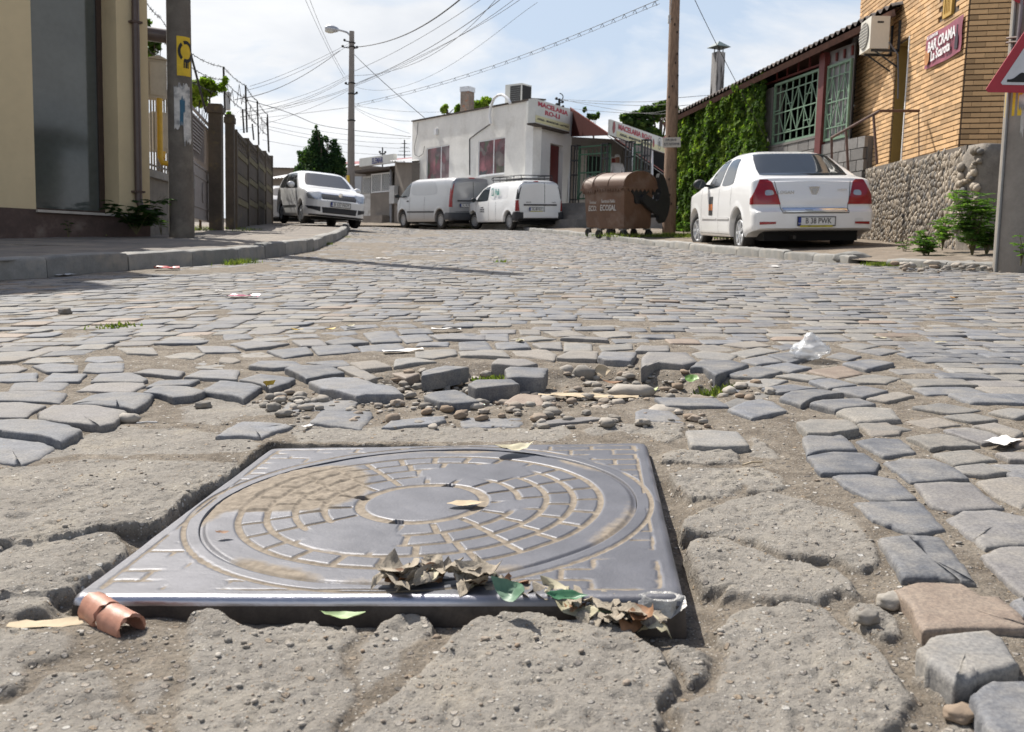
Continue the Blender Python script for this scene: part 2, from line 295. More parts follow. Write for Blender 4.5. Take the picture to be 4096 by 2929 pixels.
# plan outlines (road metres) of the setts that surround the hole: (outline, top height, stone kind)
STONES = [
([(-1232,2111),(-1183,2142),(-1089,2122),(-1004,2037),(-993,1952),(-1006,1891),(-1057,1906),(-1118,1933)],-0.004,0),
([(-1268,2226),(-1241,2254),(-1201,2269),(-1132,2250),(-994,2143),(-984,2087),(-987,2024),(-1070,2087),(-1174,2129),(-1220,2143)],0.012,0),
([(-1181,2321),(-1198,2433),(-1080,2426),(-977,2362),(-954,2226),(-971,2192),(-1062,2226),(-1151,2266)],0.012,0),
([(-1166,2473),(-1161,2599),(-1117,2632),(-993,2587),(-969,2480),(-965,2386),(-1022,2424),(-1158,2453)],0.01,0),
([(-1032,2610),(-1040,2717),(-935,2691),(-862,2626),(-877,2564),(-921,2535),(-981,2593)],0.012,0),
([(-883,2666),(-882,2832),(-773,2765),(-724,2711),(-724,2607),(-725,2523),(-773,2574),(-864,2632)],0.01,0),
([(-1260,2698),(-1261,2820),(-1112,2820),(-1088,2779),(-1086,2670),(-1166,2680)],0.002,0),
([(-1504,2822),(-1466,2831),(-1336,2831),(-1307,2712),(-1447,2681)],0,0),
([(-1478,2639),(-1451,2647),(-1335,2664),(-1256,2639),(-1215,2503),(-1304,2523),(-1415,2523)],0.004,0),
([(-1404,2492),(-1374,2503),(-1319,2511),(-1227,2458),(-1227,2380),(-1213,2323),(-1306,2313)],0.004,0),
([(-1276,2828),(-1313,2980),(-1219,2991),(-1116,2871),(-1114,2818)],0.004,0),
([(-1223,3009),(-1200,3098),(-1057,3031),(-1042,2925),(-1174,2983)],0.002,0),
([(-1021,2913),(-1012,3045),(-883,3045),(-845,2873),(-953,2893)],0.004,0),
([(-1389,3036),(-1448,3205),(-1325,3210),(-1264,3047),(-1333,3026)],0,0),
([(-1612,3150),(-1587,3222),(-1471,3186),(-1419,3059),(-1498,3021)],0,0),
([(-1435,2847),(-1482,3026),(-1362,3004),(-1316,2847)],0,0),
([(-1657,2993),(-1523,3008),(-1451,2857),(-1578,2847)],0,0),
([(-1748,3162),(-1676,3174),(-1605,3111),(-1599,3026),(-1672,3021)],0,0),
([(-1681,3218),(-1701,3337),(-1573,3356),(-1511,3242),(-1598,3205)],0,1),
([(-1485,3260),(-1529,3391),(-1413,3377),(-1344,3260),(-1415,3218)],0,0),
([(-1509,3592),(-1376,3608),(-1290,3432),(-1410,3441)],0,1),
([(-1300,3261),(-1214,3286),(-1123,3199),(-1163,3145),(-1261,3168)],-0.004,1),
([(-1094,3183),(-1079,3261),(-945,3168),(-952,3106),(-1045,3122)],-0.004,1),
([(-1225,3654),(-1090,3654),(-1009,3503),(-1135,3460)],0,0),
([(-1114,3751),(-1044,3785),(-945,3623),(-1023,3568)],0,0),
([(-1264,3404),(-1210,3502),(-1124,3451),(-1129,3332),(-1214,3351)],-0.004,3),
([(-868,3091),(-858,3201),(-731,3169),(-691,3098),(-737,3068),(-778,3045)],0.012,0),
([(-726,3000),(-722,3065),(-596,3065),(-525,2935),(-578,2883),(-620,2823),(-676,2924)],0.016,0),
([(-828,2838),(-794,2954),(-656,2842),(-663,2752),(-694,2672),(-733,2743)],0.01,0),
([(-600,2763),(-534,2829),(-466,2815),(-390,2702),(-331,2658),(-299,2561),(-399,2553),(-423,2529),(-488,2611),(-538,2645)],0.018,0),
([(-716,2604),(-707,2741),(-709,2832),(-674,2851),(-639,2759),(-557,2620),(-606,2557),(-635,2527)],-0.012,2),
([(-577,3102),(-524,3130),(-418,2913),(-448,2851)],0.004,1),
([(-551,3171),(-470,3243),(-395,3093),(-488,3038)],0.008,1),
([(-711,3222),(-586,3272),(-539,3154),(-596,3121)],0.002,0),
([(-407,3253),(-352,3310),(-255,3208),(-318,3166),(-391,3095)],0.008,1),
([(-427,3104),(-395,3182),(-298,3049),(-338,2974)],-0.01,2),
([(-286,2970),(-220,3091),(-141,3063),(-165,3014),(-277,2886)],0.012,0),
([(-494,2265),(-493,2416),(-362,2399),(-350,2345),(-358,2193),(-399,2217)],0,0),
([(-310,2199),(-293,2277),(-170,2333),(-163,2275),(-187,2235),(-288,2193)],0.004,0),
([(-675,2112),(-672,2189),(-659,2264),(-546,2252),(-526,2228),(-556,2153),(-565,2097),(-600,2119)],0.004,0),
([(-239,2524),(-217,2601),(-157,2635),(-86,2452),(-145,2422),(-189,2437)],0.018,0),
([(-1103,3682),(-1054,3795),(-873,3705),(-926,3588),(-1002,3543)],0.004,0),
([(-909,3484),(-788,3610),(-724,3427),(-804,3318)],0.004,0),
([(-774,3619),(-627,3657),(-557,3470),(-699,3399)],0.004,0),
([(-890,3797),(-793,3863),(-717,3665),(-815,3634)],0.002,0),
([(-741,3733),(-684,3885),(-560,3706),(-686,3652)],0.006,0),
([(-590,3603),(-447,3720),(-393,3527),(-549,3455)],0.002,0),
([(-656,4107),(-525,4183),(-439,3778),(-559,3745)],0,0),
([(-480,3954),(-365,4025),(-318,3812),(-419,3745)],0,0),
([(-346,3943),(-227,3996),(-112,3969),(-110,3814),(-292,3801)],0.006,0),
([(-361,3498),(-213,3519),(-197,3405),(-274,3305),(-342,3332)],0.004,1),
([(-1043,3364),(-984,3337),(-939,3260),(-959,3210),(-1012,3235)],0,1),
([(-1028,3516),(-961,3560),(-852,3404),(-907,3325),(-957,3351)],-0.006,3),
([(-960,4018),(-839,4044),(-792,3907),(-912,3889)],0,0),
([(-827,4056),(-688,4135),(-655,4018),(-765,3907)],0,0),
([(-790,4323),(-628,4390),(-601,4271),(-739,4175)],0,0),
([(-614,4368),(-465,4404),(-422,4271),(-573,4246)],0,0),
([(-513,4204),(-375,4246),(-335,4056),(-474,4029)],0,0),
([(-1226,3999),(-1129,4018),(-1064,3889),(-1168,3819)],0,0),
([(-67,3715),(56,3768),(73,3588),(-26,3543),(-58,3558)],0.004,0),
([(76,3699),(196,3761),(190,3543),(107,3573)],0.004,0),
([(207,3761),(315,3702),(301,3527),(192,3512)],0,1),
([(156,3305),(217,3462),(315,3447),(295,3266),(206,3276)],0.008,1),
([(298,3264),(326,3411),(451,3391),(403,3176),(323,3213)],0.014,0),
([(447,3239),(492,3397),(630,3391),(624,3164),(568,3092),(490,3127),(418,3023)],0.014,0),
([(-22,2979),(-8,3044),(117,3017),(97,2854),(-14,2854)],0.014,0),
([(-129,2743),(-110,2817),(-1,2842),(23,2762),(-102,2689)],0.01,0),
([(-132,2296),(-115,2353),(25,2350),(29,2283),(15,2234),(-117,2228)],-0.004,0),
([(51,2256),(113,2299),(203,2332),(235,2307),(171,2269),(76,2238)],0.002,0),
([(320,2416),(344,2450),(411,2418),(432,2283),(305,2309)],-0.004,0),
([(-214,3751),(-103,3792),(-70,3541),(-201,3547)],0,0),
([(-197,3456),(-34,3496),(-6,3323),(-182,3364)],0.006,1),
([(-10,3555),(113,3612),(165,3446),(149,3281),(15,3413)],-0.004,3),
([(-70,3154),(-51,3276),(48,3258),(86,3159),(28,3107)],0.008,0),
([(338,3680),(473,3725),(460,3571),(336,3512)],0,1),
([(453,3484),(499,3657),(607,3641),(583,3484)],0.004,0),
([(-137,4010),(-16,4044),(-13,3812),(-118,3847)],0,0),
([(-153,4175),(18,4183),(14,4048),(-134,4048)],0,0),
([(-23,2609),(18,2731),(82,2711),(91,2562),(23,2547)],-0.016,2),
([(-8,3854),(87,3980),(188,3854),(70,3802)],0,1),
([(133,4115),(260,4155),(314,3980),(183,3943)],0,1),
([(194,3811),(244,3889),(388,3829),(383,3743),(281,3783)],0.01,0),
([(28,4196),(124,4155),(122,3999),(36,4006)],0,1),
([(404,3854),(559,3871),(551,3768),(409,3735)],0,0),
([(521,3999),(692,4018),(672,3871),(534,3889)],0,0),
([(347,4095),(498,4115),(503,3961),(381,3896)],0,3),
([(-286,3930),(-265,4035),(-151,4012),(-143,3840),(-251,3823)],0.004,0),
([(579,3046),(649,3213),(750,3193),(780,3097),(716,3001),(629,2889),(617,3035)],0.014,0),
([(679,2964),(824,3117),(869,3011),(769,2901),(705,2922)],0.006,0),
([(679,2801),(758,2926),(853,2892),(759,2764)],-0.002,1),
([(722,2713),(834,2775),(895,2735),(803,2670),(758,2652)],0.004,0),
([(726,2536),(785,2630),(862,2659),(923,2593),(824,2536),(762,2452)],0.012,0),
([(786,2460),(830,2501),(940,2527),(958,2445),(828,2380)],0.012,0),
([(824,2372),(873,2420),(980,2403),(953,2279),(841,2260)],0.008,3),
([(686,2245),(728,2275),(819,2266),(809,2161),(723,2104),(674,2115)],0.01,3),
([(407,2170),(469,2180),(528,2166),(524,2078),(515,2016),(444,2014),(391,2024)],0.004,1),
([(658,2097),(693,2138),(755,2132),(754,2057),(742,1987),(674,1985),(620,1948)],0.004,0),
([(619,1937),(682,1974),(747,1958),(744,1868),(712,1807),(601,1795)],0.004,0),
([(624,1789),(657,1816),(694,1810),(739,1771),(736,1737),(728,1651),(669,1630),(643,1643),(622,1720)],0,0),
([(552,2495),(633,2615),(708,2716),(739,2656),(710,2603),(590,2480)],-0.004,1),
([(559,2415),(629,2521),(685,2579),(707,2536),(710,2401),(639,2346),(596,2307)],0.002,0),
([(628,2723),(744,2856),(734,2777),(660,2689)],-0.006,0),
([(830,2956),(899,2996),(981,2919),(911,2865)],0.002,1),
([(900,2845),(987,2902),(1031,2792),(922,2724)],0.002,0),
([(924,2704),(1043,2766),(1077,2673),(968,2578)],0.004,0),
([(825,3113),(943,3214),(993,3102),(891,3008)],0.004,0),
([(787,3241),(913,3383),(929,3221),(823,3156)],0.004,0),
([(913,3372),(1052,3453),(1098,3350),(948,3203)],0.006,0),
([(962,3059),(1116,3167),(1129,3004),(1013,2916)],0,2),
([(1114,3167),(1254,3289),(1294,3172),(1150,3040)],0.006,0),
([(1121,3358),(1215,3480),(1257,3377),(1174,3280)],0,0),
([(797,3441),(945,3585),(996,3490),(829,3332)],0.004,1),
([(651,3413),(709,3495),(821,3405),(753,3254),(662,3319)],0.002,1),
([(818,3666),(977,3795),(1000,3625),(892,3573)],0.004,1),
([(993,3648),(1095,3742),(1100,3592),(1013,3527)],0,0),
([(683,3654),(792,3693),(842,3547),(796,3483),(719,3503)],0,1),
([(1286,3513),(1406,3584),(1443,3489),(1335,3399)],0.002,0),
([(1272,3702),(1376,3758),(1421,3639),(1284,3512)],0,1),
([(847,2283),(915,2305),(921,2192),(897,2145),(827,2141)],-0.002,3),
([(1028,2900),(1166,3004),(1213,2920),(1127,2822),(1047,2822)],0,3),
([(1045,2660),(1119,2695),(1125,2610),(1017,2531),(977,2578)],0,3),
([(772,2081),(827,2123),(879,2109),(878,2051),(861,1972),(782,1942),(777,1990)],0,0),
([(759,1885),(806,1915),(873,1914),(883,1840),(877,1766),(755,1743),(757,1822)],0.002,0),
([(759,1739),(812,1749),(874,1748),(858,1651),(852,1585),(805,1583),(754,1560),(731,1598)],0,0),
([(603,1617),(641,1629),(724,1631),(714,1561),(700,1475),(639,1450),(620,1490),(602,1525)],0,0),
([(724,1527),(769,1568),(834,1584),(871,1537),(822,1407),(776,1402),(719,1382),(721,1421)],0,0),
([(574,1429),(624,1444),(674,1438),(665,1373),(654,1313),(642,1263),(640,1247),(623,1255),(598,1267),(548,1273),(556,1313)],0,0),
([(696,1349),(741,1383),(783,1392),(803,1359),(750,1231),(705,1197),(685,1208),(685,1271)],0,0),
([(516,1218),(558,1245),(615,1239),(622,1196),(647,1196),(640,1123),(633,1098),(570,1098),(502,1097),(515,1160)],0.002,2),
([(466,1026),(496,1059),(534,1065),(572,1078),(576,1056),(562,989),(501,958),(472,946),(462,991)],0.01,1),
([(482,933),(520,958),(553,960),(574,929),(537,844),(458,835),(469,879)],0.004,0),
([(652,1182),(682,1202),(688,1165),(649,1140)],0,0),
([(895,1974),(1000,2011),(1015,1924),(901,1879)],-0.002,3),
([(887,1855),(962,1884),(990,1815),(922,1789),(880,1805)],0.002,1),
([(883,1750),(996,1792),(949,1638),(879,1583),(870,1657)],0,1),
([(898,2115),(991,2153),(1015,2096),(1031,2033),(951,2031),(911,2011)],0.002,3),
([(1014,2189),(1085,2217),(1111,2162),(1113,2074),(1046,2057),(1025,2115)],0.002,0),
([(838,2260),(894,2303),(957,2203),(839,2154)],-0.002,3),
([(1088,2347),(1183,2393),(1204,2304),(1127,2276)],0,1),
([(1057,2466),(1153,2517),(1223,2425),(1121,2381)],0,1),
([(1026,1959),(1089,1968),(1074,1884),(1026,1909)],0.004,0),
([(1104,2230),(1175,2266),(1193,2162),(1150,2115)],0.002,1),
([(1119,2081),(1169,2117),(1141,2029),(1110,2039)],0,2),
([(970,2300),(1069,2339),(1091,2257),(992,2214)],-0.002,3),
([(1225,2397),(1313,2454),(1355,2397),(1263,2330)],0,1),
]
# broken concrete round the cover: (outline, height, edge width)
SLABS = [
([(-1107,1873),(-1035,1916),(-1006,2068),(-1010,2153),(-977,2257),(-804,2222),(-695,2176),(-611,2142),(-569,2078),(-552,1999),(-591,1984),(-696,1980),(-812,1975),(-932,1980),(-1008,1943),(-1070,1807)],-0.01,0.012),
([(-1086,1818),(-989,1907),(-915,1943),(-797,1938),(-680,1933),(-579,1920),(-558,1893),(-559,1834),(-578,1755),(-595,1683),(-598,1609),(-601,1557),(-644,1527),(-686,1518),(-720,1474),(-747,1437),(-839,1432),(-883,1463)],-0.004,0.01),
([(-862,1424),(-777,1445),(-748,1492),(-708,1526),(-658,1520),(-618,1465),(-597,1410),(-607,1362),(-615,1335),(-618,1284),(-645,1244),(-738,1222)],-0.014,0.012),
([(-809,1331),(-824,1371),(-658,1344),(-633,1269),(-615,1212),(-650,1180),(-726,1187)],-0.02,0.02),
([(-682,1121),(-621,1137),(-576,1131),(-543,1118),(-522,1078),(-534,1058),(-553,1050),(-539,1009),(-540,979),(-589,957)],-0.016,0.02),
([(-576,935),(-530,982),(-529,1032),(-462,1043),(-431,982),(-395,935),(-351,892),(-340,862),(-535,862)],-0.018,0.018),
([(-427,991),(-428,1014),(-405,1022),(-375,999),(-376,974),(-363,934),(-382,930),(-406,950)],-0.02,0.015),
([(-429,1168),(-405,1200),(-328,1155),(-285,1175),(-248,1162),(-208,1148),(-193,1116),(-202,1086),(-196,1062),(-179,1013),(-171,970),(-185,913),(-182,862),(-333,862),(-361,970),(-385,1062)],-0.018,0.014),
([(-192,1118),(-188,1151),(-172,1191),(-137,1202),(-111,1188),(-96,1151),(-102,1125),(-119,1094),(-128,1079),(-126,1040),(-150,1010),(-155,995),(-172,988),(-182,1016),(-181,1070)],-0.022,0.014),
([(-56,1155),(-16,1182),(28,1182),(64,1160),(107,1169),(153,1142),(179,1082),(190,1079),(186,1036),(186,996),(171,971),(151,940),(140,882),(136,852),(-166,852),(-174,903),(-161,927),(-132,971),(-111,1020),(-84,1079)],-0.012,0.012),
([(194,1086),(215,1101),(242,1060),(233,1018),(202,995),(190,997),(192,1026),(181,1054)],-0.014,0.014),
([(324,1991),(357,2035),(396,2045),(478,2035),(498,1981),(478,1903),(439,1912),(383,1917),(317,1935)],-0.004,0.01),
([(311,1830),(340,1868),(389,1889),(497,1872),(528,1822),(529,1730),(486,1708),(430,1705),(435,1752),(383,1673),(318,1673),(303,1737)],-0.006,0.012),
([(548,2160),(576,2084),(581,1955),(560,1936),(511,1983),(531,2084)],-0.002,0.012),
([(285,1552),(326,1620),(420,1687),(488,1715),(543,1659),(565,1607),(574,1523),(570,1416),(549,1340),(515,1314),(485,1368),(440,1382),(409,1391),(380,1446),(331,1478),(279,1495)],-0.008,0.014),
([(279,1458),(343,1474),(389,1412),(423,1383),(475,1337),(496,1282),(476,1250),(431,1250),(369,1246),(311,1262),(268,1274),(261,1355)],-0.012,0.016),
([(309,1401),(342,1391),(380,1314),(429,1345),(475,1332),(488,1285),(494,1244),(480,1218),(452,1244),(397,1214),(347,1225),(288,1244)],-0.01,0.02),
([(307,1209),(371,1224),(398,1216),(411,1187),(426,1146),(442,1095),(444,1074),(446,1054),(442,1013),(436,963),(406,910),(366,893),(355,865),(149,865),(163,951),(210,975),(237,1021),(247,1066),(238,1114),(270,1173)],-0.014,0.016),
([(422,1190),(456,1211),(485,1211),(495,1175),(489,1128),(471,1109),(453,1106),(437,1135),(427,1155)],-0.012,0.014),
([(450,1005),(471,1003),(479,980),(471,958),(457,949),(447,980)],-0.014,0.014),
([(428,897),(449,928),(475,934),(473,895),(459,865),(414,865)],-0.02,0.014),
([(-892,2510),(-820,2667),(-737,2570),(-625,2510),(-555,2384),(-647,2370),(-700,2357),(-710,2245),(-813,2281)],-0.014,0.012),
([(-530,2227),(-566,2433),(-525,2352),(-498,2276),(-413,2239),(-357,2216),(-242,2251),(-108,2239),(-2,2227),(106,2276),(153,2181),(98,2104),(-175,2083),(-276,2094),(-423,2083),(-490,2094)],-0.01,0.012),
([(166,2192),(199,2277),(255,2302),(290,2277),(362,2289),(418,2264),(403,2169),(355,2082),(321,2103),(290,2147),(241,2169),(187,2136)],-0.002,0.012),
]
STONES = [([(x/1000, y/1000) for x, y in p], w, k) for p, w, k in STONES]; SLABS = [([(x/1000, y/1000) for x, y in p], w, e) for p, w, e in SLABS]
# ================================================================== the road
def nodes(name):
    m = bpy.data.materials.new(name); m.use_nodes = True; t = m.node_tree; MATS[name] = m
    return m, t.nodes, t.links, t.nodes['Principled BSDF']
def ground_material():
    m, n, l, b = nodes('dusty_ground'); co = n.new('ShaderNodeTexCoord'); V = co.outputs['Object']
    def noi(s, d=6, r=.6, o=0):
        x = n.new('ShaderNodeTexNoise'); x.inputs['Scale'].default_value = s; x.inputs['Detail'].default_value = d; x.inputs['Roughness'].default_value = r
        l.new(V, x.inputs['Vector']); return x.outputs[o]
    def ramp(f, stops):
        r = n.new('ShaderNodeValToRGB'); e = r.color_ramp.elements
        while len(e) < len(stops): e.new(.5)
        for i, (p, c) in enumerate(stops): e[i].position = p; e[i].color = tuple(c)+(1,)
        l.new(f, r.inputs[0]); return r.outputs[0]
    def mix(f, a, c, bt='MIX'):
        x = n.new('ShaderNodeMixRGB'); x.blend_type = bt
        if isinstance(f, (int, float)): x.inputs[0].default_value = f
        else: l.new(f, x.inputs[0])
        for k, q in ((1, a), (2, c)):
            if isinstance(q, tuple): x.inputs[k].default_value = q+(1,)
            else: l.new(q, x.inputs[k])
        return x.outputs[0]
    dirt = ramp(noi(14), [(.3, (.125, .105, .083)), (.5, (.195, .168, .135)), (.7, (.275, .243, .20))])  # tan dirt, darkened in colour for the shade down in the cracks
    dirt = mix(.8, dirt, ramp(noi(150, 3, .7), [(.33, (.55, .53, .5)), (.5, (1, 1, 1)), (.68, (1.25, 1.2, 1.15))]), 'MULTIPLY')
    conc = ramp(noi(7), [(.3, (.225, .205, .178)), (.52, (.275, .253, .222)), (.72, (.325, .292, .242))])
    conc = mix(.75, conc, ramp(noi(90, 5, .7), [(.3, (.62, .62, .62)), (.5, (1, 1, 1)), (.7, (1.15, 1.15, 1.15))]), 'MULTIPLY')
    # grit: small stones of several colours set in both
    heights = []
    for sc, th, amt in ((55, .30, 1), (130, .30, 1), (260, .36, .8)):
        v = n.new('ShaderNodeTexVoronoi'); v.inputs['Scale'].default_value = sc; l.new(V, v.inputs['Vector'])
        ms = ramp(v.outputs['Distance'], [(th*.75, (1, 1, 1)), (th, (0, 0, 0))])
        hs = n.new('ShaderNodeSeparateColor'); l.new(v.outputs['Color'], hs.inputs[0])
        c = ramp(hs.outputs[0], [(0, (.10, .095, .09)), (.25, (.20, .18, .165)), (.45, (.35, .26, .17)), (.6, (.30, .28, .26)), (.8, (.45, .40, .34)), (.95, (.62, .60, .56))])
        sel = n.new('ShaderNodeMath'); sel.operation = 'GREATER_THAN'; sel.inputs[1].default_value = .50; l.new(hs.outputs[1], sel.inputs[0])
        f = n.new('ShaderNodeMath'); f.operation = 'MULTIPLY'; l.new(sel.outputs[0], f.inputs[0]); l.new(ms, f.inputs[1])
        g = n.new('ShaderNodeMath'); g.operation = 'MULTIPLY'; g.inputs[1].default_value = .75*amt; l.new(f.outputs[0], g.inputs[0])
        conc = mix(g.outputs[0], conc, c); dirt = mix(g.outputs[0], dirt, c)
        hh = n.new('ShaderNodeMath'); hh.operation = 'MULTIPLY'; hh.inputs[1].default_value = 95/sc; l.new(f.outputs[0], hh.inputs[0]); heights.append(hh.outputs[0])
    a = n.new('ShaderNodeAttribute'); a.attribute_name = 'conc'
    col = mix(a.outputs['Fac'], dirt, conc); l.new(col, b.inputs['Base Color'])
    b.inputs['Roughness'].default_value = .93; b.inputs['Specular IOR Level'].default_value = .2
    s = heights[0]
    for h in heights[1:]:
        x = n.new('ShaderNodeMath'); x.operation = 'ADD'; l.new(s, x.inputs[0]); l.new(h, x.inputs[1]); s = x.outputs[0]
    x = n.new('ShaderNodeMath'); x.operation = 'MULTIPLY_ADD'; x.inputs[1].default_value = 2.2; l.new(noi(120, 6, .7), x.inputs[0]); l.new(s, x.inputs[2])
    bp = n.new('ShaderNodeBump'); bp.inputs['Strength'].default_value = 1; bp.inputs['Distance'].default_value = .0028; l.new(x.outputs[0], bp.inputs['Height']); l.new(bp.outputs[0], b.inputs['Normal'])
    return m
GROUND = ground_material()
def stone_mat(name, c0, c1, dust, amount, rough, bump=.0016):
    m, n, l, b = nodes(name); co = n.new('ShaderNodeTexCoord'); V = co.outputs['Object']
    def noi(s, d=5, r=.6):
        x = n.new('ShaderNodeTexNoise'); x.inputs['Scale'].default_value = s; x.inputs['Detail'].default_value = d; x.inputs['Roughness'].default_value = r
        l.new(V, x.inputs['Vector']); return x.outputs[0]
    r = n.new('ShaderNodeValToRGB'); r.color_ramp.elements[0].position = .35; r.color_ramp.elements[1].position = .65
    r.color_ramp.elements[0].color = c0+(1,); r.color_ramp.elements[1].color = c1+(1,); l.new(noi(22), r.inputs[0])
    at_ = n.new('ShaderNodeAttribute'); at_.attribute_name = 'tint'
    mr = n.new('ShaderNodeMapRange'); mr.inputs[3].default_value = .78; mr.inputs[4].default_value = 1.2; l.new(at_.outputs['Fac'], mr.inputs[0])
    sc = n.new('ShaderNodeVectorMath'); sc.operation = 'SCALE'; l.new(r.outputs[0], sc.inputs[0]); l.new(mr.outputs[0], sc.inputs['Scale'])
    # hue drift from stone to stone: some turn warm brown-grey
    fr = n.new('ShaderNodeMath'); fr.operation = 'MULTIPLY'; fr.inputs[1].default_value = 9.7; l.new(at_.outputs['Fac'], fr.inputs[0])
    fq = n.new('ShaderNodeMath'); fq.operation = 'FRACT'; l.new(fr.outputs[0], fq.inputs[0])
    rw = n.new('ShaderNodeValToRGB'); rw.color_ramp.elements[0].position = .6; rw.color_ramp.elements[1].position = 1; rw.color_ramp.elements[1].color = (.55, .55, .55, 1); l.new(fq.outputs[0], rw.inputs[0])
    wm = n.new('ShaderNodeMixRGB'); l.new(rw.outputs[0], wm.inputs[0]); l.new(sc.outputs[0], wm.inputs[1]); wm.inputs[2].default_value = (.225, .195, .165, 1)
    # dust, speckled and patchy
    rd_ = n.new('ShaderNodeValToRGB'); rd_.color_ramp.elements[0].position = .42; rd_.color_ramp.elements[1].position = .72; l.new(noi(9, 9, .72), rd_.inputs[0])
    dm = n.new('ShaderNodeMath'); dm.operation = 'MULTIPLY'; dm.inputs[1].default_value = amount; l.new(rd_.outputs[0], dm.inputs[0])
    mx_ = n.new('ShaderNodeMixRGB'); l.new(dm.outputs[0], mx_.inputs[0]); l.new(wm.outputs[0], mx_.inputs[1]); mx_.inputs[2].default_value = dust+(1,)
    sp = n.new('ShaderNodeValToRGB'); sp.color_ramp.elements[0].position = .36; sp.color_ramp.elements[0].color = (.72, .72, .74, 1); sp.color_ramp.elements[1].position = .64; sp.color_ramp.elements[1].color = (1.16, 1.15, 1.13, 1)
    l.new(noi(210, 3, .7), sp.inputs[0]); m2 = n.new('ShaderNodeMixRGB'); m2.blend_type = 'MULTIPLY'; m2.inputs[0].default_value = 1; l.new(mx_.outputs[0], m2.inputs[1]); l.new(sp.outputs[0], m2.inputs[2])
    l.new(m2.outputs[0], b.inputs['Base Color']); b.inputs['Roughness'].default_value = rough; b.inputs['Specular IOR Level'].default_value = .35
    rr = n.new('ShaderNodeMapRange'); rr.inputs[3].default_value = rough; rr.inputs[4].default_value = .95; l.new(dm.outputs[0], rr.inputs[0]); l.new(rr.outputs[0], b.inputs['Roughness'])
    bp = n.new('ShaderNodeBump'); bp.inputs['Strength'].default_value = 1; bp.inputs['Distance'].default_value = bump; l.new(noi(70, 7, .68), bp.inputs['Height']); l.new(bp.outputs[0], b.inputs['Normal'])
    return m
SM = [stone_mat('basalt', (.110, .116, .130), (.160, .166, .180), (.275, .258, .23), .92, .72),
      stone_mat('grey_stone', (.175, .172, .166), (.23, .222, .208), (.30, .27, .225), .8, .78),
      stone_mat('brown_stone', (.21, .16, .125), (.265, .21, .165), (.29, .25, .20), .4, .65),
      stone_mat('rough_stone', (.20, .195, .182), (.275, .26, .235), (.31, .275, .225), .5, .85, .003)]

# outline of the carriageway
LK = [rd(-900, 1185), rd(0, 1127), rd(424, 1089), rd(721, 1067), rd(947, 1050), rd(1244, 1008), rd(1310, 980), rd(1385, 948), rd(1400, 925), (-7.5, 36), (-14, 40)]
RK = [(7.5, 5.2), (5.4, 7.2), (4.5, 8.4), (3.75, 9.8), (3.6, 11.4), (3.15, 14), (2.6, 17), (2.05, 20.5), (1.45, 25), (.8, 30), (-.2, 35.5), (-8, 41), (-14, 44)]
def along(P, v):
    for a, b in zip(P, P[1:]):
        if a[1] <= v <= b[1]: return a[0]+(b[0]-a[0])*(v-a[1])/(b[1]-a[1]+1e-9)
    return P[0][0]-6 if v < P[0][1] and P is LK else (P[0][0]+6 if v < P[0][1] else P[-1][0])
MHC = np.array((-.1589, 1.6250)); MHX = np.array((.99610, -.08132)); MHY = np.array((.08132, .9966))
def mh_local(P): q = np.asarray(P)-MHC; return np.stack([q@MHX, q@MHY], -1)
def rise(u, v):
    a = np.clip((-np.asarray(u)-2.5)/2.5, 0, 1); b = np.clip((np.asarray(v)-17)/8, 0, 1); c = np.clip((np.asarray(u)-1.4)/1.9, 0, 1); d = np.clip((np.asarray(v)-8.5)/4.5, 0, 1); return .10*a*a*(3-2*a)*b*b*(3-2*b)-.055*c*c*(3-2*c)*d*d*(3-2*d)
PIT = [(.12, 3.10), (.28, 3.22), (.42, 3.12), (.57, 3.04), (.73, 2.88), (.62, 2.66), (.36, 2.62), (.25, 2.50), (.04, 2.50), (-.11, 2.53), (-.36, 2.56), (-.52, 2.60), (-.50, 2.72), (-.39, 3.05), (-.10, 3.24)]
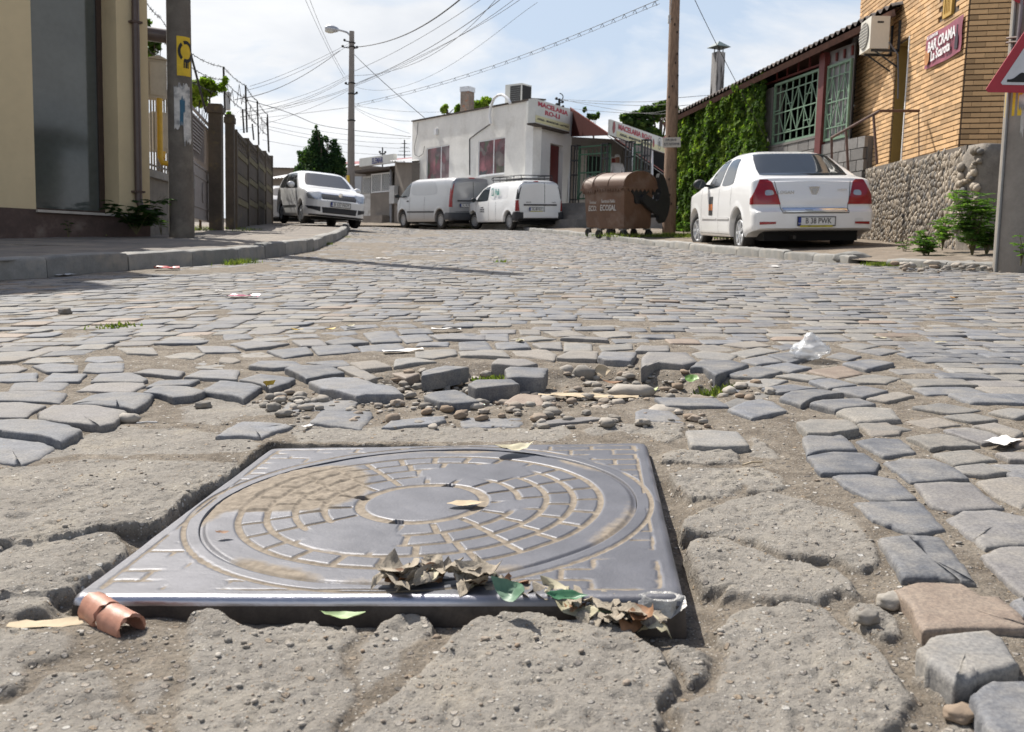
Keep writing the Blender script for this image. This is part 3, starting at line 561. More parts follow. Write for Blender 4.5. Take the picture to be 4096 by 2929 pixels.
def bed(P):
    """height of dirt and broken concrete and how much of it is concrete"""
    P = np.asarray(P, float); wp = P + np.stack([fbm(P, 9, 3, 3), fbm(P, 9, 5, 3)], -1)*.010 + np.stack([fbm(P, 45, 13, 2), fbm(P, 45, 15, 2)], -1)*.004
    h = -.0060 + .0040*fbm(P, 4, 1, 4) + .0020*fbm(P, 38, 2, 3)
    h = h + .008*sstep(fbm(P, .9, 33, 4), .0, .6)*sstep(P[..., 1], 2.9, 3.6)*sstep(-P[..., 0], .5, 1.3)
    h = h + rise(P[..., 0], P[..., 1]) + .0022*sstep(P[..., 1], 2.4, 3.6)
    h = h - .016*sstep(1.75-P[..., 1], -.1, .35)*(1-sstep(P[..., 0], .45, .62))
    near = (P[..., 1] < 4.2)
    con = np.zeros(P.shape[:-1]); idx = np.full(P.shape[:-1], -1)
    if near.any():
        Pn = wp[near]; hn = h[near]; cn = con[near]; ik = idx[near]
        pit = poly_sd(Pn, PIT); hn = hn - .040*sstep(pit, -.03, .10) + .006*fbm(Pn, 22, 8, 3)*sstep(pit, -.03, .03)
        q = np.abs(mh_local(P[near])); dbox = np.maximum(q[..., 0], q[..., 1])-.42
        hn = hn - .022*(1-sstep(dbox, .02, .09))*sstep(2.0-P[near][..., 1], 0, .25)
        for k, (pl, hh, e) in enumerate(SLABS):
            bb0 = np.min(pl, 0)-.05; bb1 = np.max(pl, 0)+.05
            m = ((Pn > bb0) & (Pn < bb1)).all(-1)
            if not m.any(): continue
            s = poly_sd(Pn[m], pl)-.003; t = sstep(s, -.25*e, .5*e)
            top = hh + .0035*fbm(Pn[m], 6, 20+k, 3) +   .0026*fbm(Pn[m], 34, 40+k, 4) + .0015*sstep(s, 0, .12)
            pits = vn(Pn[m], 85, 60+k); top = top - .0045*sstep(pits, .5, .85) - .004*sstep(vn(Pn[m], 38, 90+k), .62, .9)
            hm = np.maximum(hn[m], hn[m]*(1-t)+top*t); cc = t
            better = cc > cn[m]; im = ik[m]; im[better & (t > .35)] = k; ik[m] = im
            hn[m] = hm; cn[m] = np.maximum(cn[m], cc)
        ins = sstep(-dbox, -.004, .006); hn = hn*(1-ins) - .075*ins
        h[near] = hn; con[near] = cn; idx[near] = ik
    return h, con, idx
road = tag(thing('road', ROAD, None, None), None, None, None, 'structure')
def patch(u0, u1, v0, v1, st, hole=None, parts=True):
    U = np.arange(u0, u1+st/2, st); V = np.arange(v0, v1+st/2, st); P = np.stack(np.meshgrid(U, V), -1)
    h, con, idx = bed(P); X = np.concatenate([P, h[..., None]], -1).reshape(-1, 3); Fq = grid_faces(len(V), len(U)); con = con.ravel(); idx = idx.ravel()
    c = X[Fq].mean(1); lp = np.abs(mh_local(c[:, :2])).max(-1); keep = lp > .395
    for hb in (hole or []): keep &= ~((c[:, 0] > hb[0]) & (c[:, 0] < hb[1]) & (c[:, 1] > hb[2]) & (c[:, 1] < hb[3]))
    Fq = Fq[keep]; fi = np.median(idx[Fq], axis=1).astype(int)
    def sub(nm, sel):
        f = Fq[sel]
        if not len(f): return
        u, inv = np.unique(f, return_inverse=True); return np_mesh(nm, X[u], inv.reshape(-1, 4), GROUND, road, None, True, {'conc': ('POINT', con[u])})
    if not parts: sub('dirt_bed', np.ones(len(Fq), bool)); return
    sub('dirt_bed', fi < 0)
    for k in range(len(SLABS)): sub('concrete_lump', fi == k)
patch(-1.30, 1.30, .78, 2.30, .0042)
patch(-2.3, 2.3, 2.30, 4.30, .010)
SLW = [(-2.3, -1.30, .7, 2.30), (1.30, 2.3, .7, 2.30)]
for a in SLW: patch(a[0], a[1], .78, 2.30, .02, parts=False)
patch(-9, 9, 4.30, 34, .12, parts=False)
patch(-9, -2.3, .3, 4.30, .08, parts=False); patch(2.3, 9, .3, 4.30, .08, parts=False)

def round_outline(pts, n, jit=.0, seed=0, r=.13):
    """closed outline with cut corners, resampled to n points"""
    P = [np.array(p, float) for p in pts]; k = len(P); Q = []
    for i in range(k):
        a, b, c = P[i-1], P[i], P[(i+1) % k]
        if np.linalg.norm(a-b) < 1e-6: continue
        f = r if k < 8 else r*.8; Q += [b+(a-b)*f*.9, b+((a-b)+(c-b))*f*.16, b+(c-b)*f*.9]
    if n >= 18:
        O = []; rr = np.random.default_rng(seed); m = len(Q)
        for i in range(m):
            a = Q[i]; b = Q[(i+1) % m]; O.append(a); L_ = np.linalg.norm(b-a); q = int(L_/.022)
            O += [a+(b-a)*(j+1)/(q+1) for j in range(q)]
        O = np.array(O); return O+(rr.random(O.shape)-.5)*jit*1.1
    Q = np.array(Q); D = np.r_[0, np.cumsum(np.linalg.norm(np.roll(Q, -1, 0)-Q, axis=1))]; Qc = np.vstack([Q, Q[:1]])
    s = np.linspace(0, D[-1], n, endpoint=False); O = np.stack([np.interp(s, D, Qc[:, 0]), np.interp(s, D, Qc[:, 1])], -1)
    if jit: rr = np.random.default_rng(seed); O = O + (rr.random(O.shape)-.5)*jit
    return O
def stone_geo(pts, top, n=22, edge=.008, dome=.004, deep=.05, tilt=(0, 0), seed=0, rough=.0012):
    O = round_outline(pts, n, .0035, seed, .085 if n >= 18 else .12); n = len(O); c = O.mean(0); rr = np.random.default_rng(seed); V = []
    sz = np.linalg.norm(O-c, axis=1).mean()
    rings = [(1.0, -deep, 0), (1.02, -edge*1.5, .5), (1.01-.10*edge/sz, -edge*.45, .8), (1.01-.8*edge/sz, -edge*.06, 1), (.8, 0, 1), (.55, 0, 1), (.28, 0, 1)]; Rm = np.linalg.norm(O-c, axis=1).max(); sdv = seed*.37
    for f, z, nz in rings:
        q = c+(O-c)*f; zz = top+z+(q-c)@np.array(tilt)+(dome*(1-((q-c)**2).sum(1)/Rm**2) if nz == 1 else 0)+(rr.random(n)-.5)*rough*.5*(nz < 1)*(nz > 0)+(np.array([mnoise.noise(Vector((a[0]*14, a[1]*14, sdv))) for a in q])*rough*1.4 if n > 11 else 0); V += [(a[0], a[1], b_) for a, b_ in zip(q, zz)]
    V.append((c[0], c[1], top+dome+(mnoise.noise(Vector((c[0]*14, c[1]*14, sdv)))*rough*1.4 if n > 11 else 0))); Fq = []
    for r in range(len(rings)-1):
        for j in range(n): j2 = (j+1) % n; Fq.append((r*n+j, r*n+j2, (r+1)*n+j2, (r+1)*n+j))
    b0 = (len(rings)-1)*n
    for j in range(n): Fq.append((b0+j, b0+(j+1) % n, len(V)-1))
    return V, Fq
EXPL = []
def put_stone(pts, top, kd, seed, n, tint=None, tilt=None):
    b = MB(); rr = random.Random(seed); a = np.array(pts)
    if np.cross(a[1]-a[0], a[2]-a[0]) < 0 and sum(np.cross(a[i]-a[i-1], a[(i+1) % len(a)]-a[i]) for i in range(len(a))) < 0: pts = pts[::-1]
    V, Fq = stone_geo(pts, top, n, tilt=tilt or ((rr.random()-.5)*.03, (rr.random()-.5)*.03), seed=seed, dome=rr.uniform(.0005, .003), edge=rr.uniform(.003, .0065), rough=.0032 if kd == 3 else .0016)
    b.add(V, Fq, tint=rr.random() if tint is None else tint)
    o = b.build('paving_stone', SM[kd], road, None, 'auto' if False else True, recalc=True); return o
for i, (pts, top, kd) in enumerate(STONES):
    a = np.array(pts); EXPL.append((a.min(0)-.01, a.max(0)+.01, pts)); put_stone(pts, top, kd, 100+i, 20)
def blocked(c, rad_):
    q = mh_local(c)
    if max(abs(q[0]), abs(q[1])) < .42+rad_*.8: return True
    if c[1] > 4.6: return False
    if c[1] < 2.42 and -1.02 < c[0] < .80 and c[0] < 1.25-.24*c[1]: return True
    P = np.array([c])
    for lo, hi, pts in EXPL:
        if lo[0]-.07 < c[0] < hi[0]+.07 and lo[1]-.07 < c[1] < hi[1]+.07 and poly_sd(P, pts)[0] > -rad_*.80: return True
    if poly_sd(P, PIT)[0] > -.08: return True
    for pl, _, _ in SLABS:
        if poly_sd(P, pl)[0] > -.045: return True
    return False
# every other sett, row by row
prs = []; v = .5; rowi = 0; rr = random.Random(5)
while v < 33.5:
    dv_ = rr.uniform(.115, .145); uL = along(LK, v)+.08; uR = along(RK, v)-.05; u = uL-rr.random()*.1
    while u < uR:
        du = rr.uniform(.13, .20); g = .0055
        def wv(x, y): return y + .09*x*math.exp(-y*.1) + .13*math.sin(1.0*x+.35*y+.6) + .03*math.sin(2.7*x-1.1*y) + .012*math.sin(5*x+y*3)
        cs = [(u+g, v+g), (u+du-g, v+g), (u+du-g, v+dv_-g), (u+g, v+dv_-g)]
        cs = [(x+rr.uniform(-.008, .008), wv(x, y)+rr.uniform(-.008, .008)) for x, y in cs]
        c = np.mean(cs, 0)
        vis = abs(c[0]) < .60*max(c[1], .3)+.5
        if vis and not blocked(c, .075) and along(LK, c[1])+.06 < c[0] < along(RK, c[1])-.04: prs.append((c[1]+abs(c[0])*.2, c, cs))
        u += du
    v += dv_; rowi += 1
prs.sort(key=lambda t: t[0]); n_ind = max(0, 300-len(STONES))
for i, (_, c, cs) in enumerate(prs[:n_ind]):
    put_stone(cs, rr.uniform(-.003, .005), rr.choices([0, 1, 2, 3], [.62, .22, .05, .11])[0], 1000+i, 18)
far = MB()
for i, (_, c, cs) in enumerate(prs[n_ind:]):
    far.cm = rr.choices([0, 1, 2, 3], [.58, .25, .05, .12])[0]; t = rr.random(); top = rr.gauss(.0, .0026)+float(rise(c[0], c[1]))
    if c[1] < 9:
        V, Fq = stone_geo(cs, top, 10, deep=.02, seed=i, tilt=(rr.gauss(0, .012), rr.gauss(0, .014)), dome=rr.uniform(.0, .002), edge=.004, rough=.001); far.add(V, Fq, tint=t)
    else:
        a = np.array(cs); m = a.mean(0); tl = (rr.gauss(0, .014), rr.gauss(0, .018)); V = []
        for f, z in ((1.0, -.02), (1.0, -.005), (.84, 0)):
            for k in range(4):
                for e in ((a[k]*.82+a[k-1]*.18), (a[k]*.82+a[(k+1) % 4]*.18)) if c[1] < 18 else (a[k],):
                    q = m+(e-m)*f; V.append((q[0], q[1], top+z+(q-m)@np.array(tl)))
        n = len(V)//3; Fq = [(r*n+j, r*n+(j+1) % n, (r+1)*n+(j+1) % n, (r+1)*n+j) for r in (0, 1) for j in range(n)]+[tuple(2*n+j for j in range(n))]
        far.add(V, Fq, tint=t)
fo = far.build('paving_stones', SM, road, None, True, recalc=False); fo['kind'] = 'stuff'

# ------------------------------------------------------------------ manhole: frame and cover
def iron_material():
    m, n, l, b = nodes('worn_cast_iron'); co = n.new('ShaderNodeTexCoord'); V = co.outputs['Object']
    def noi(s, d=6, r=.6):
        x = n.new('ShaderNodeTexNoise'); x.inputs['Scale'].default_value = s; x.inputs['Detail'].default_value = d; x.inputs['Roughness'].default_value = r
        l.new(V, x.inputs['Vector']); return x.outputs[0]
    a = n.new('ShaderNodeAttribute'); a.attribute_name = 'dust'
    r = n.new('ShaderNodeValToRGB'); r.color_ramp.elements[0].position = .3; r.color_ramp.elements[1].position = .7
    r.color_ramp.elements[0].color = (.080, .081, .092, 1); r.color_ramp.elements[1].color = (.118, .119, .134, 1); l.new(noi(9), r.inputs[0])
    d = n.new('ShaderNodeValToRGB'); d.color_ramp.elements[0].position = .35; d.color_ramp.elements[1].position = .65
    d.color_ramp.elements[0].color = (.165, .135, .102, 1); d.color_ramp.elements[1].color = (.27, .226, .175, 1); l.new(noi(70), d.inputs[0])
    # dust sits where the attribute says, broken up by noise
    ad_ = n.new('ShaderNodeMath'); ad_.operation = 'MULTIPLY_ADD'; ad_.inputs[1].default_value = .55; l.new(noi(60, 7, .7), ad_.inputs[0]); l.new(a.outputs['Fac'], ad_.inputs[2])
    dr = n.new('ShaderNodeMapRange'); dr.inputs[1].default_value = .48; dr.inputs[2].default_value = .82; l.new(ad_.outputs[0], dr.inputs[0])
    mx_ = n.new('ShaderNodeMixRGB'); l.new(dr.outputs[0], mx_.inputs[0]); l.new(r.outputs[0], mx_.inputs[1]); l.new(d.outputs[0], mx_.inputs[2]); l.new(mx_.outputs[0], b.inputs['Base Color'])
    mt = n.new('ShaderNodeMapRange'); mt.inputs[3].default_value = .35; mt.inputs[4].default_value = 0; l.new(dr.outputs[0], mt.inputs[0]); l.new(mt.outputs[0], b.inputs['Metallic'])
    ro = n.new('ShaderNodeMapRange'); ro.inputs[3].default_value = .50; ro.inputs[4].default_value = .95; l.new(dr.outputs[0], ro.inputs[0]); l.new(ro.outputs[0], b.inputs['Roughness'])
    pa_ = n.new('ShaderNodeAttribute'); pa_.attribute_name = 'polish_glint'
    for inp, val in (('Roughness', .30), ('Metallic', .95)):
        mp_ = n.new('ShaderNodeMix'); mp_.data_type = 'FLOAT'; l.new(pa_.outputs['Fac'], mp_.inputs[0]); src = b.inputs[inp].links[0].from_socket; l.new(src, mp_.inputs[2]); mp_.inputs[3].default_value = val; l.new(mp_.outputs[0], b.inputs[inp])
    pc = n.new('ShaderNodeMixRGB'); l.new(pa_.outputs['Fac'], pc.inputs[0]); l.new(mx_.outputs[0], pc.inputs[1]); pc.inputs[2].default_value = (.42, .42, .46, 1); l.new(pc.outputs[0], b.inputs['Base Color'])  # worn edge; its sun highlight is also put into this lighter colour
    bp = n.new('ShaderNodeBump'); bp.inputs['Strength'].default_value = .8; bp.inputs['Distance'].default_value = .0007; l.new(noi(130, 5, .7), bp.inputs['Height']); l.new(bp.outputs[0], b.inputs['Normal'])
    return m
IRON = iron_material()
STEEL = M('bright_chipped_steel', (.38, .37, .35), .42, .3, 60, .0016, 90, metal=.6)
MH = ROAD @ Matrix(((.9961, .08116, -.03446, -.15893), (-.08132, .99668, -.0031, 1.62498), (.0341, .00589, .9994, -.00207), (0, 0, 0, 1)))
mh = thing('manhole', MH, 'square cast iron manhole frame with a round dusty cover in the broken paving', 'manhole')
def groove(d, w=.0052): return 1-sstep(d, w*.55, w*1.35)
def cover_h(r, th):
    """height and dust of the round cover"""
    x = r*np.cos(th); y = r*np.sin(th); P = np.stack([x, y], -1)
    g = np.zeros_like(r); RR = [.1215, .171, .220, .268, .315]; NB = [15, 19, 23, 27]
    for q in RR[1:]: g = np.maximum(g, groove(np.abs(r-q)))
    for i in range(4):
        inb = (r > RR[i]) & (r < RR[i+1]); nb = NB[i]; ph = (th/(2*PI)*nb + (i % 2)*.5 + .13*i) % 1; d = np.minimum(ph, 1-ph)*2*PI*r/nb
        g = np.maximum(g, np.where(inb, groove(d), 0))
    worn = fbm(P, 7, 77, 2)           # areas where the pattern is worn flat
    a1 = np.hypot(x+.085, (y+.175))-.075; a2 = np.hypot((x-.06)*.5, y-.20)-.038; a3 = np.hypot(x-.16, y+.02)-.02
    flat = sstep(np.minimum(np.minimum(a1, a2), a3)+worn*.02, .03, .0); g = g*(1-flat)*(r > .118)
    hub = sstep(r, .098, .103)*(1-sstep(r, .116, .121))
    h = -.0034*g - .0028*hub
    rim = sstep(r, .366, .373); h = h-.004*rim
    heap = np.hypot(x+.255, (y-.11)*.75)-.105; heap = sstep(-heap+worn*.035, -.05, .03)
    edge = sstep(r+worn*.012, .33, .372)
    du = np.clip(g*.95+hub*.75+heap*1.2+edge*.62*sstep(worn, -.9, .4)+.10*fbm(P, 14, 5, 3), 0, 1.4)
    h = h + .0035*heap*(1+.5*fbm(P, 60, 9, 3))
    return h+.0009*fbm(P, 11, 31, 3), du
rr_ = np.r_[0, np.linspace(.004, .376, 150)]; tt = np.linspace(0, 2*PI, 760, endpoint=False); RG, TG = np.meshgrid(rr_, tt, indexing='ij')
h, du = cover_h(RG, TG)
holes = [(0.03, .106), (-.115, .03), (-.025, -.105)]
for hx, hy in holes:
    d = np.hypot((RG*np.cos(TG)-hx)/1.5, RG*np.sin(TG)-hy); k = 1-sstep(d, .007, .009); h = h-.03*k; du = du*(1-k)
X = np.stack([RG*np.cos(TG), RG*np.sin(TG), h], -1).reshape(-1, 3)
cv = np_mesh('cover', X, grid_faces(len(rr_), len(tt), True), IRON, mh, None, True, {'dust': ('POINT', du.ravel())})
for hx, hy in holes:
    b = MB(); b.cyl((hx, hy, -.045), (hx, hy, -.0275), .013, 12); b.build('lifting_hole', M('hole_black', (.004, .004, .004), 1, 0), cv)
# frame: from the seat ring out to the square rim, over the rounded edge and down the side
ss = np.r_[np.linspace(0, .94, 44), np.linspace(.95, 1, 7)]; tn = 1100; tt = np.linspace(0, 2*PI, tn, endpoint=False)
c_, s_ = np.cos(tt), np.sin(tt); HS = .42; pw = 70
sq = HS/((np.abs(c_)**pw+np.abs(s_)**pw)**(1/pw))
RGs = []; Es = [np.zeros(tn)]; Ds = []
for s in ss:
    r = .3775+(sq-.3775)*s; x, y = r*c_, r*s_; P = np.stack([x, y], -1); edge_d = (sq-r)*np.maximum(np.abs(c_), np.abs(s_))
    g = groove(np.abs(r-.402), .004)
    cor = sstep(r, .408, .411); ax, ay = np.abs(x), np.abs(y); inn = sstep(edge_d, .026, .030)
    rows = (ay/.040) % 1; gr = groove(np.minimum(rows, 1-rows)*.040, .0034); ri = np.floor(ay/.040); jn = ((ax+ri*.045)/.088) % 1; gj = groove(np.minimum(jn, 1-jn)*.088, .0034)
    wear = sstep(fbm(P, 10, 51, 3), -.45, .12); gg = np.maximum(gr, gj)*cor*inn*wear
    fl = groove(np.abs(edge_d-.028), .0026)*sstep(fbm(P, 12, 54, 3), -.25, .2); g = np.maximum(g*sstep(fbm(P, 8, 57, 2), -.9, -.3), np.maximum(gg, fl*.8))
    hh = -.0026*g + .0006*fbm(P, 12, 61, 3); e = np.clip(1-edge_d/.013, 0, 1); hh = hh-.013*(1-np.sqrt(np.clip(1-e*e, 0, 1))) - .004*(sstep(.385-r, 0, .007))*0
    Es.append(sstep(e, .02, .55)*sstep(np.where(y < 0, 1-.9*sstep(x, -.05, .3), .3)+.2*fbm(P, 14, 71, 2), .1, .7))  # weighted to the near left edge, where the highlight is painted
    RGs.append(np.stack([x, y, hh], -1)); Ds.append(np.clip(g*.95+.06*fbm(P, 14, 5, 3), 0, 1.2)*(edge_d > .012))
x, y = sq*c_, sq*s_
x3, y3 = x, y
lip = np.stack([.3775*c_, .3775*s_, np.full(tn, -.02)], -1); RGs.insert(0, lip); Ds.insert(0, np.full(tn, .9))
X = np.array(RGs).reshape(-1, 3)
fr = np_mesh('frame', X, grid_faces(len(RGs), tn, True), IRON, mh, None, True, {'dust': ('POINT', np.array(Ds).ravel()), 'polish_glint': ('POINT', np.array(Es).ravel())})
sd_ = np.array([np.stack([x3*1.0005, y3*1.0005, np.full(tn, -.0125)], -1), np.stack([x3*1.004, y3*1.004, np.full(tn, -.022)], -1), np.stack([x3*1.012, y3*1.012, np.full(tn, -.085)], -1)]).reshape(-1, 3)
np_mesh('side_wall', sd_, grid_faces(3, tn, True), M('shaded_rusty_side', (.055, .045, .038), .85, .3, 30, .001, 80, dirt=(.14, .115, .09)), mh)  # shade on the frame's side is put into this dark brown
b = MB()  # bright chip out of the near right corner
b.add([(.358, -.4245, -.012), (.368, -.4262, -.026), (.400, -.4262, -.027), (.4215, -.4245, -.010), (.360, -.411, .0005), (.376, -.403, .0016), (.402, -.404, .0014), (.4205, -.411, -.002), (.380, -.419, -.005), (.403, -.420, -.006)],
      [(0, 1, 8, 4), (1, 2, 9, 8), (2, 3, 7, 9), (4, 8, 5), (8, 9, 6, 5), (9, 7, 6)])
b.build('chipped_corner', STEEL, mh)
# ================================================================== ground beside the road
def offs(P, d):
    """polyline moved sideways (to its left for d > 0)"""
    out = []
    for i, p in enumerate(P):
        a = P[max(i-1, 0)]; b = P[min(i+1, len(P)-1)]; t = np.array(b, float)-np.array(a, float); t /= np.linalg.norm(t)+1e-9
        out.append((p[0]-t[1]*d, p[1]+t[0]*d))
    return out
def resamp(P, st):
    P = np.array(P, float); D = np.r_[0, np.cumsum(np.linalg.norm(np.diff(P, axis=0), axis=1))]; n = max(2, int(D[-1]/st)+1); s = np.linspace(0, D[-1], n)
    return [(np.interp(x, D, P[:, 0]), np.interp(x, D, P[:, 1])) for x in s]
ASPH = M('old_footway_asphalt', (.17, .15, .13), .92, .18, 5, .004, 60, dirt=(.26, .22, .175), dirtpos=(.45, .65), dscale=1.3)
EARTH = M('trodden_earth', (.17, .135, .10), .95, .25, 6, .006, 45, dirt=(.26, .22, .175), dscale=2)
def lw(d): return .15+.011*d
def side_sheet(name, P, sgn, dist, wf, mat, parent=None, st=.25):
    Q = resamp(P, st); rows = []
    ds = np.r_[0, .02, np.geomspace(.15, dist, 26)]
    for d in ds: rows.append([(a, b) for a, b in (offs(Q, sgn*d))])
    A = np.array(rows); w = np.array([[wf(d) for _ in Q] for d in ds]) + .010*fbm(A, 2.2, 5, 4)*np.minimum(1, ds[:, None]*4) + .004*fbm(A, 13, 8, 3)*np.minimum(1, ds[:, None]*4)
    w = w + rise(A[..., 0], A[..., 1])*.6
    X = np.concatenate([A, w[..., None]], -1).reshape(-1, 3); o = np_mesh(name, X, grid_faces(len(ds), len(Q)), mat, parent, ROAD if parent is None else None); return o
LKP = [(-14, 2.5)]+LK[1:-2]+[(-7.2, 36), (-14, 41)]
RKP = RK
struct(side_sheet('pavement', offs(LKP, .10), 1, 6.5, lw, ASPH))
struct(side_sheet('verge', offs(RKP, -.08), -1, 5.5, lambda d: .035+.045*min(d, 2), EARTH))
b = MB(); g0 = 110
b.quad((-90, -14, -.09), (90, -14, -.09), (90, 75, -.09), (-90, 75, -.09)); gr = b.build('ground', EARTH, None, ROAD); struct(gr)
p = R(0, 74, -.3); b = MB(); b.quad((-2500, p.y, p.z), (2500, p.y, p.z), (2500, 4000, p.z), (-2500, 4000, p.z)); struct(b.build('ground', EARTH))
KERB = M('kerb_concrete', (.22, .215, .20), .85, .15, 9, .003, 50, tint=.18, dirt=(.29, .265, .225), dscale=5)
def kerb(P, side, w, h, lo, hi, rng, wf=None):
    k = tag(thing('kerb', ROAD, None, None), None, None, None, 'structure'); Q = resamp(P, .05); i = 0; L_ = 0
    D = np.r_[0, np.cumsum(np.linalg.norm(np.diff(np.array(Q), axis=0), axis=1))]; s = 0
    while s < D[-1]-.2:
        l = rng.uniform(lo, hi); e = min(s+l-.012, D[-1]); a = np.array([np.interp(s, D, np.array(Q)[:, 0]), np.interp(s, D, np.array(Q)[:, 1])]); c = np.array([np.interp(e, D, np.array(Q)[:, 0]), np.interp(e, D, np.array(Q)[:, 1])])
        t = (c-a); ln = np.linalg.norm(t); t /= ln; nrm = np.array((-t[1], t[0]))*side; vs = []; fs = []; n = 9; hh = h+rng.uniform(-.012, .012); tl = rng.uniform(-.02, .02)
        prof = [(0, -.12), (0, hh-.03), (.008, hh-.010), (.03, hh), (w-.02, hh+.002), (w, hh-.015), (w, -.12)]
        for q in range(n):
            f = q/(n-1); pos = a+t*ln*f; er = .012 if q in (0, n-1) else 0
            for x, z in prof:
                j = rng.uniform(-.004, .004); pp = pos+nrm*(x+j+(er if x < .02 else 0)); vs.append((pp[0], pp[1], z+(j if z > 0 else 0)-er*(z > 0)+tl*(x)*.5+float(rise(pp[0], pp[1]))*.8))
        m = len(prof)
        for q in range(n-1):
            for r in range(m-1): fs.append((q*m+r, q*m+r+1, (q+1)*m+r+1, (q+1)*m+r))
        fs.append(tuple(range(m))); fs.append(tuple((n-1)*m+r for r in range(m-1, -1, -1)))
        b = MB(); b.add(vs, fs, tint=rng.random()); b.build('kerbstone', KERB, k, None, 'auto'); s += l
    return k
rg = random.Random(3)
kerb(LKP[:-1], 1, .17, .165, .75, 1.05, rg)
kerb([p for p in RKP if 6 < p[1] < 9.9][:3]+[(3.78, 9.75)], -1, .14, .085, .45, .8, rg)
kerb([(3.72, 10.6), (3.6, 11.4), (3.15, 14), (2.6, 17), (2.05, 20.5), (1.45, 25), (.8, 30), (-.2, 35.5)], -1, .14, .095, .7, 1.0, rg)

# ================================================================== left side of the street
def fr(p0, p1, z0, name, label, cat, group=None):
    F_ = Frame(p0, p1, z0); return F_, thing(name, F_.M, label, cat, group)
def wbox(b, x0, x1, z0, z1, y0, y1, **k): return b.bb((x0, y0, z0), (x1, y1, z1), **k)
OCHRE = M('ochre_render', (.58, .47, .29), .9, .05, 1.2, .0012, 120, dirt=(.36, .29, .19), dirtpos=(.58, .85), dscale=.8)
PLINTH = M('brown_plinth_paint', (.085, .055, .045), .8, .2, 3, .002, 50, dirt=(.20, .16, .13), dirtpos=(.55, .8))
DARKFR = M('brown_window_frame', (.05, .03, .022), .45, .2, 9)
GLASS = M('dark_shop_glass', (.022, .028, .028), .06, .2, 3, spec=.65)
p0 = at(0, 945, 13.0); p1 = at(594, 930, 14.6)
F1, bo = fr(p0, p1, p0.z, 'ochre_building', 'ochre rendered building with a tall shop window and dark brown plinth', 'building')
xr, zt = F1.hit(594, 400); zp = F1.hit(150, 838)[1]; xl = F1.hit(135, 500)[0]; xo = F1.hit(472, 500)[0]
D = .2
while F1.hit(405, 500, D)[0] < xo and D < 2: D += .02
D = min(D, .8); sillz = F1.hit(250, 846)[1]; topz = F1.hit(264, 0, D)[1]+.55
b = MB(); xe = xr
wbox(b, -9, xl-1.2, zp, 9, 0, .9); wbox(b, xl-1.2, xl, zp, 6.4, 0, .9); wbox(b, xl, xo, topz, 5.4, 0, .9); wbox(b, xo, xe, zp, 4.9, 0, .55); wbox(b, xl, xo, zp, sillz-.02, .02, .9)
wbox(b, -9, xo-1.6, zp, 9, .9, 6); b.build('wall', OCHRE, bo)
b = MB(); wbox(b, -9, xe-.02, -.8, zp, -.035, .5); b.build('plinth', PLINTH, bo)
w = MB(); ww = .055
wbox(w, xl, xl+ww, sillz, topz, D-.09, D-.02); wbox(w, xo-ww*1.4, xo, sillz, topz, D-.09, D-.02); wbox(w, xl+ww, xo-ww*1.4, topz-.28, topz, D-.09, D-.02); wbox(w, xl+ww, xo-ww*1.4, sillz, sillz+.05, D-.09, D-.02)
wf = w.build('window', DARKFR, bo); g = MB(); wbox(g, xl+ww, xo-ww*1.4, sillz+.05, topz-.28, D-.05, D-.04); g.build('pane', M('grey_green_glass', (.085, .095, .088), .08, .15, 1.5, spec=.7), wf)
g = MB(); wbox(g, xo-ww*1.4-.42, xo-ww*1.4-.02, sillz+.05, topz-.28, D+.0, D+.02); g.build('curtain_strip', M('pale_curtain', (.10, .10, .085), .8, .1), wf)
b = MB(); wbox(b, xl-.02, xo+.08, sillz-.03, sillz+.005, -.09, D); b.build('sill', M('marble_sill', (.42, .38, .33), .4, .1), bo)
b = MB(); xp = F1.hit(540, 500)[0]
b.tube([(xp, -.07, 5.9), (xp, -.07, .62), (xp+.02, -.09, .52), (xp+.14, -.2, .40), (xp+.2, -.26, .34)], .055, 10); wbox(b, xp-.08, xp+.08, .72, .75, -.13, 0); wbox(b, xp-.08, xp+.08, 3.2, 3.23, -.13, 0)
b.build('downpipe', M('brown_downpipe', (.075, .048, .04), .4, .15, 8), bo, None, 'auto')
b = MB(); q = F1.hit(590, 120); b.cyl((xe-.05, .3, q[1]), (xe+.62, -.02, q[1]-.02), .105, 14); b.build('flue_pipe', M('brown_flue', (.09, .07, .065), .35, .1), bo, None, 'auto')

# low wall, railing, meter boxes behind the pole
GREYR = M('grey_roughcast', (.17, .155, .135), .95, .2, 6, .006, 40)
pa = at(590, 905, 15.0); pb = at(770, 900, 17.6)
F2, lwz = fr(pa, pb, pa.z, 'garden_wall', 'low grey roughcast wall with railing and concrete coping behind the concrete pole', 'wall')
zc = F2.hit(640, 690)[1]; b = MB(); wbox(b, -.3, F2.L, -.7, zc-.12, 0, .25); b.build('wall', GREYR, lwz)
b = MB(); wbox(b, -.3, F2.L, zc-.12, zc, -.05, .3); b.build('coping', KERB, lwz)
zr = F2.hit(640, 480)[1]
for i in range(18):
    b = MB(); x = -.1+i*.145; wbox(b, x-.012, x+.012, zc, zr+.6, .1, .124); b.build('railing_bar', M('grey_painted_iron', (.19, .18, .17), .6, .15, 20), lwz)
b = MB(); wbox(b, -.3, F2.L, zr+.55, zr+.6, .09, .13); wbox(b, -.3, F2.L, zc+.1, zc+.13, .125, .14); b.build('railing_rail', M('grey_painted_iron', (0, 0, 0)), lwz)
BOXM = M('cream_meter_box', (.40, .36, .29), .6, .1, 5, dirt=(.25, .2, .15), dirtpos=(.6, .8))
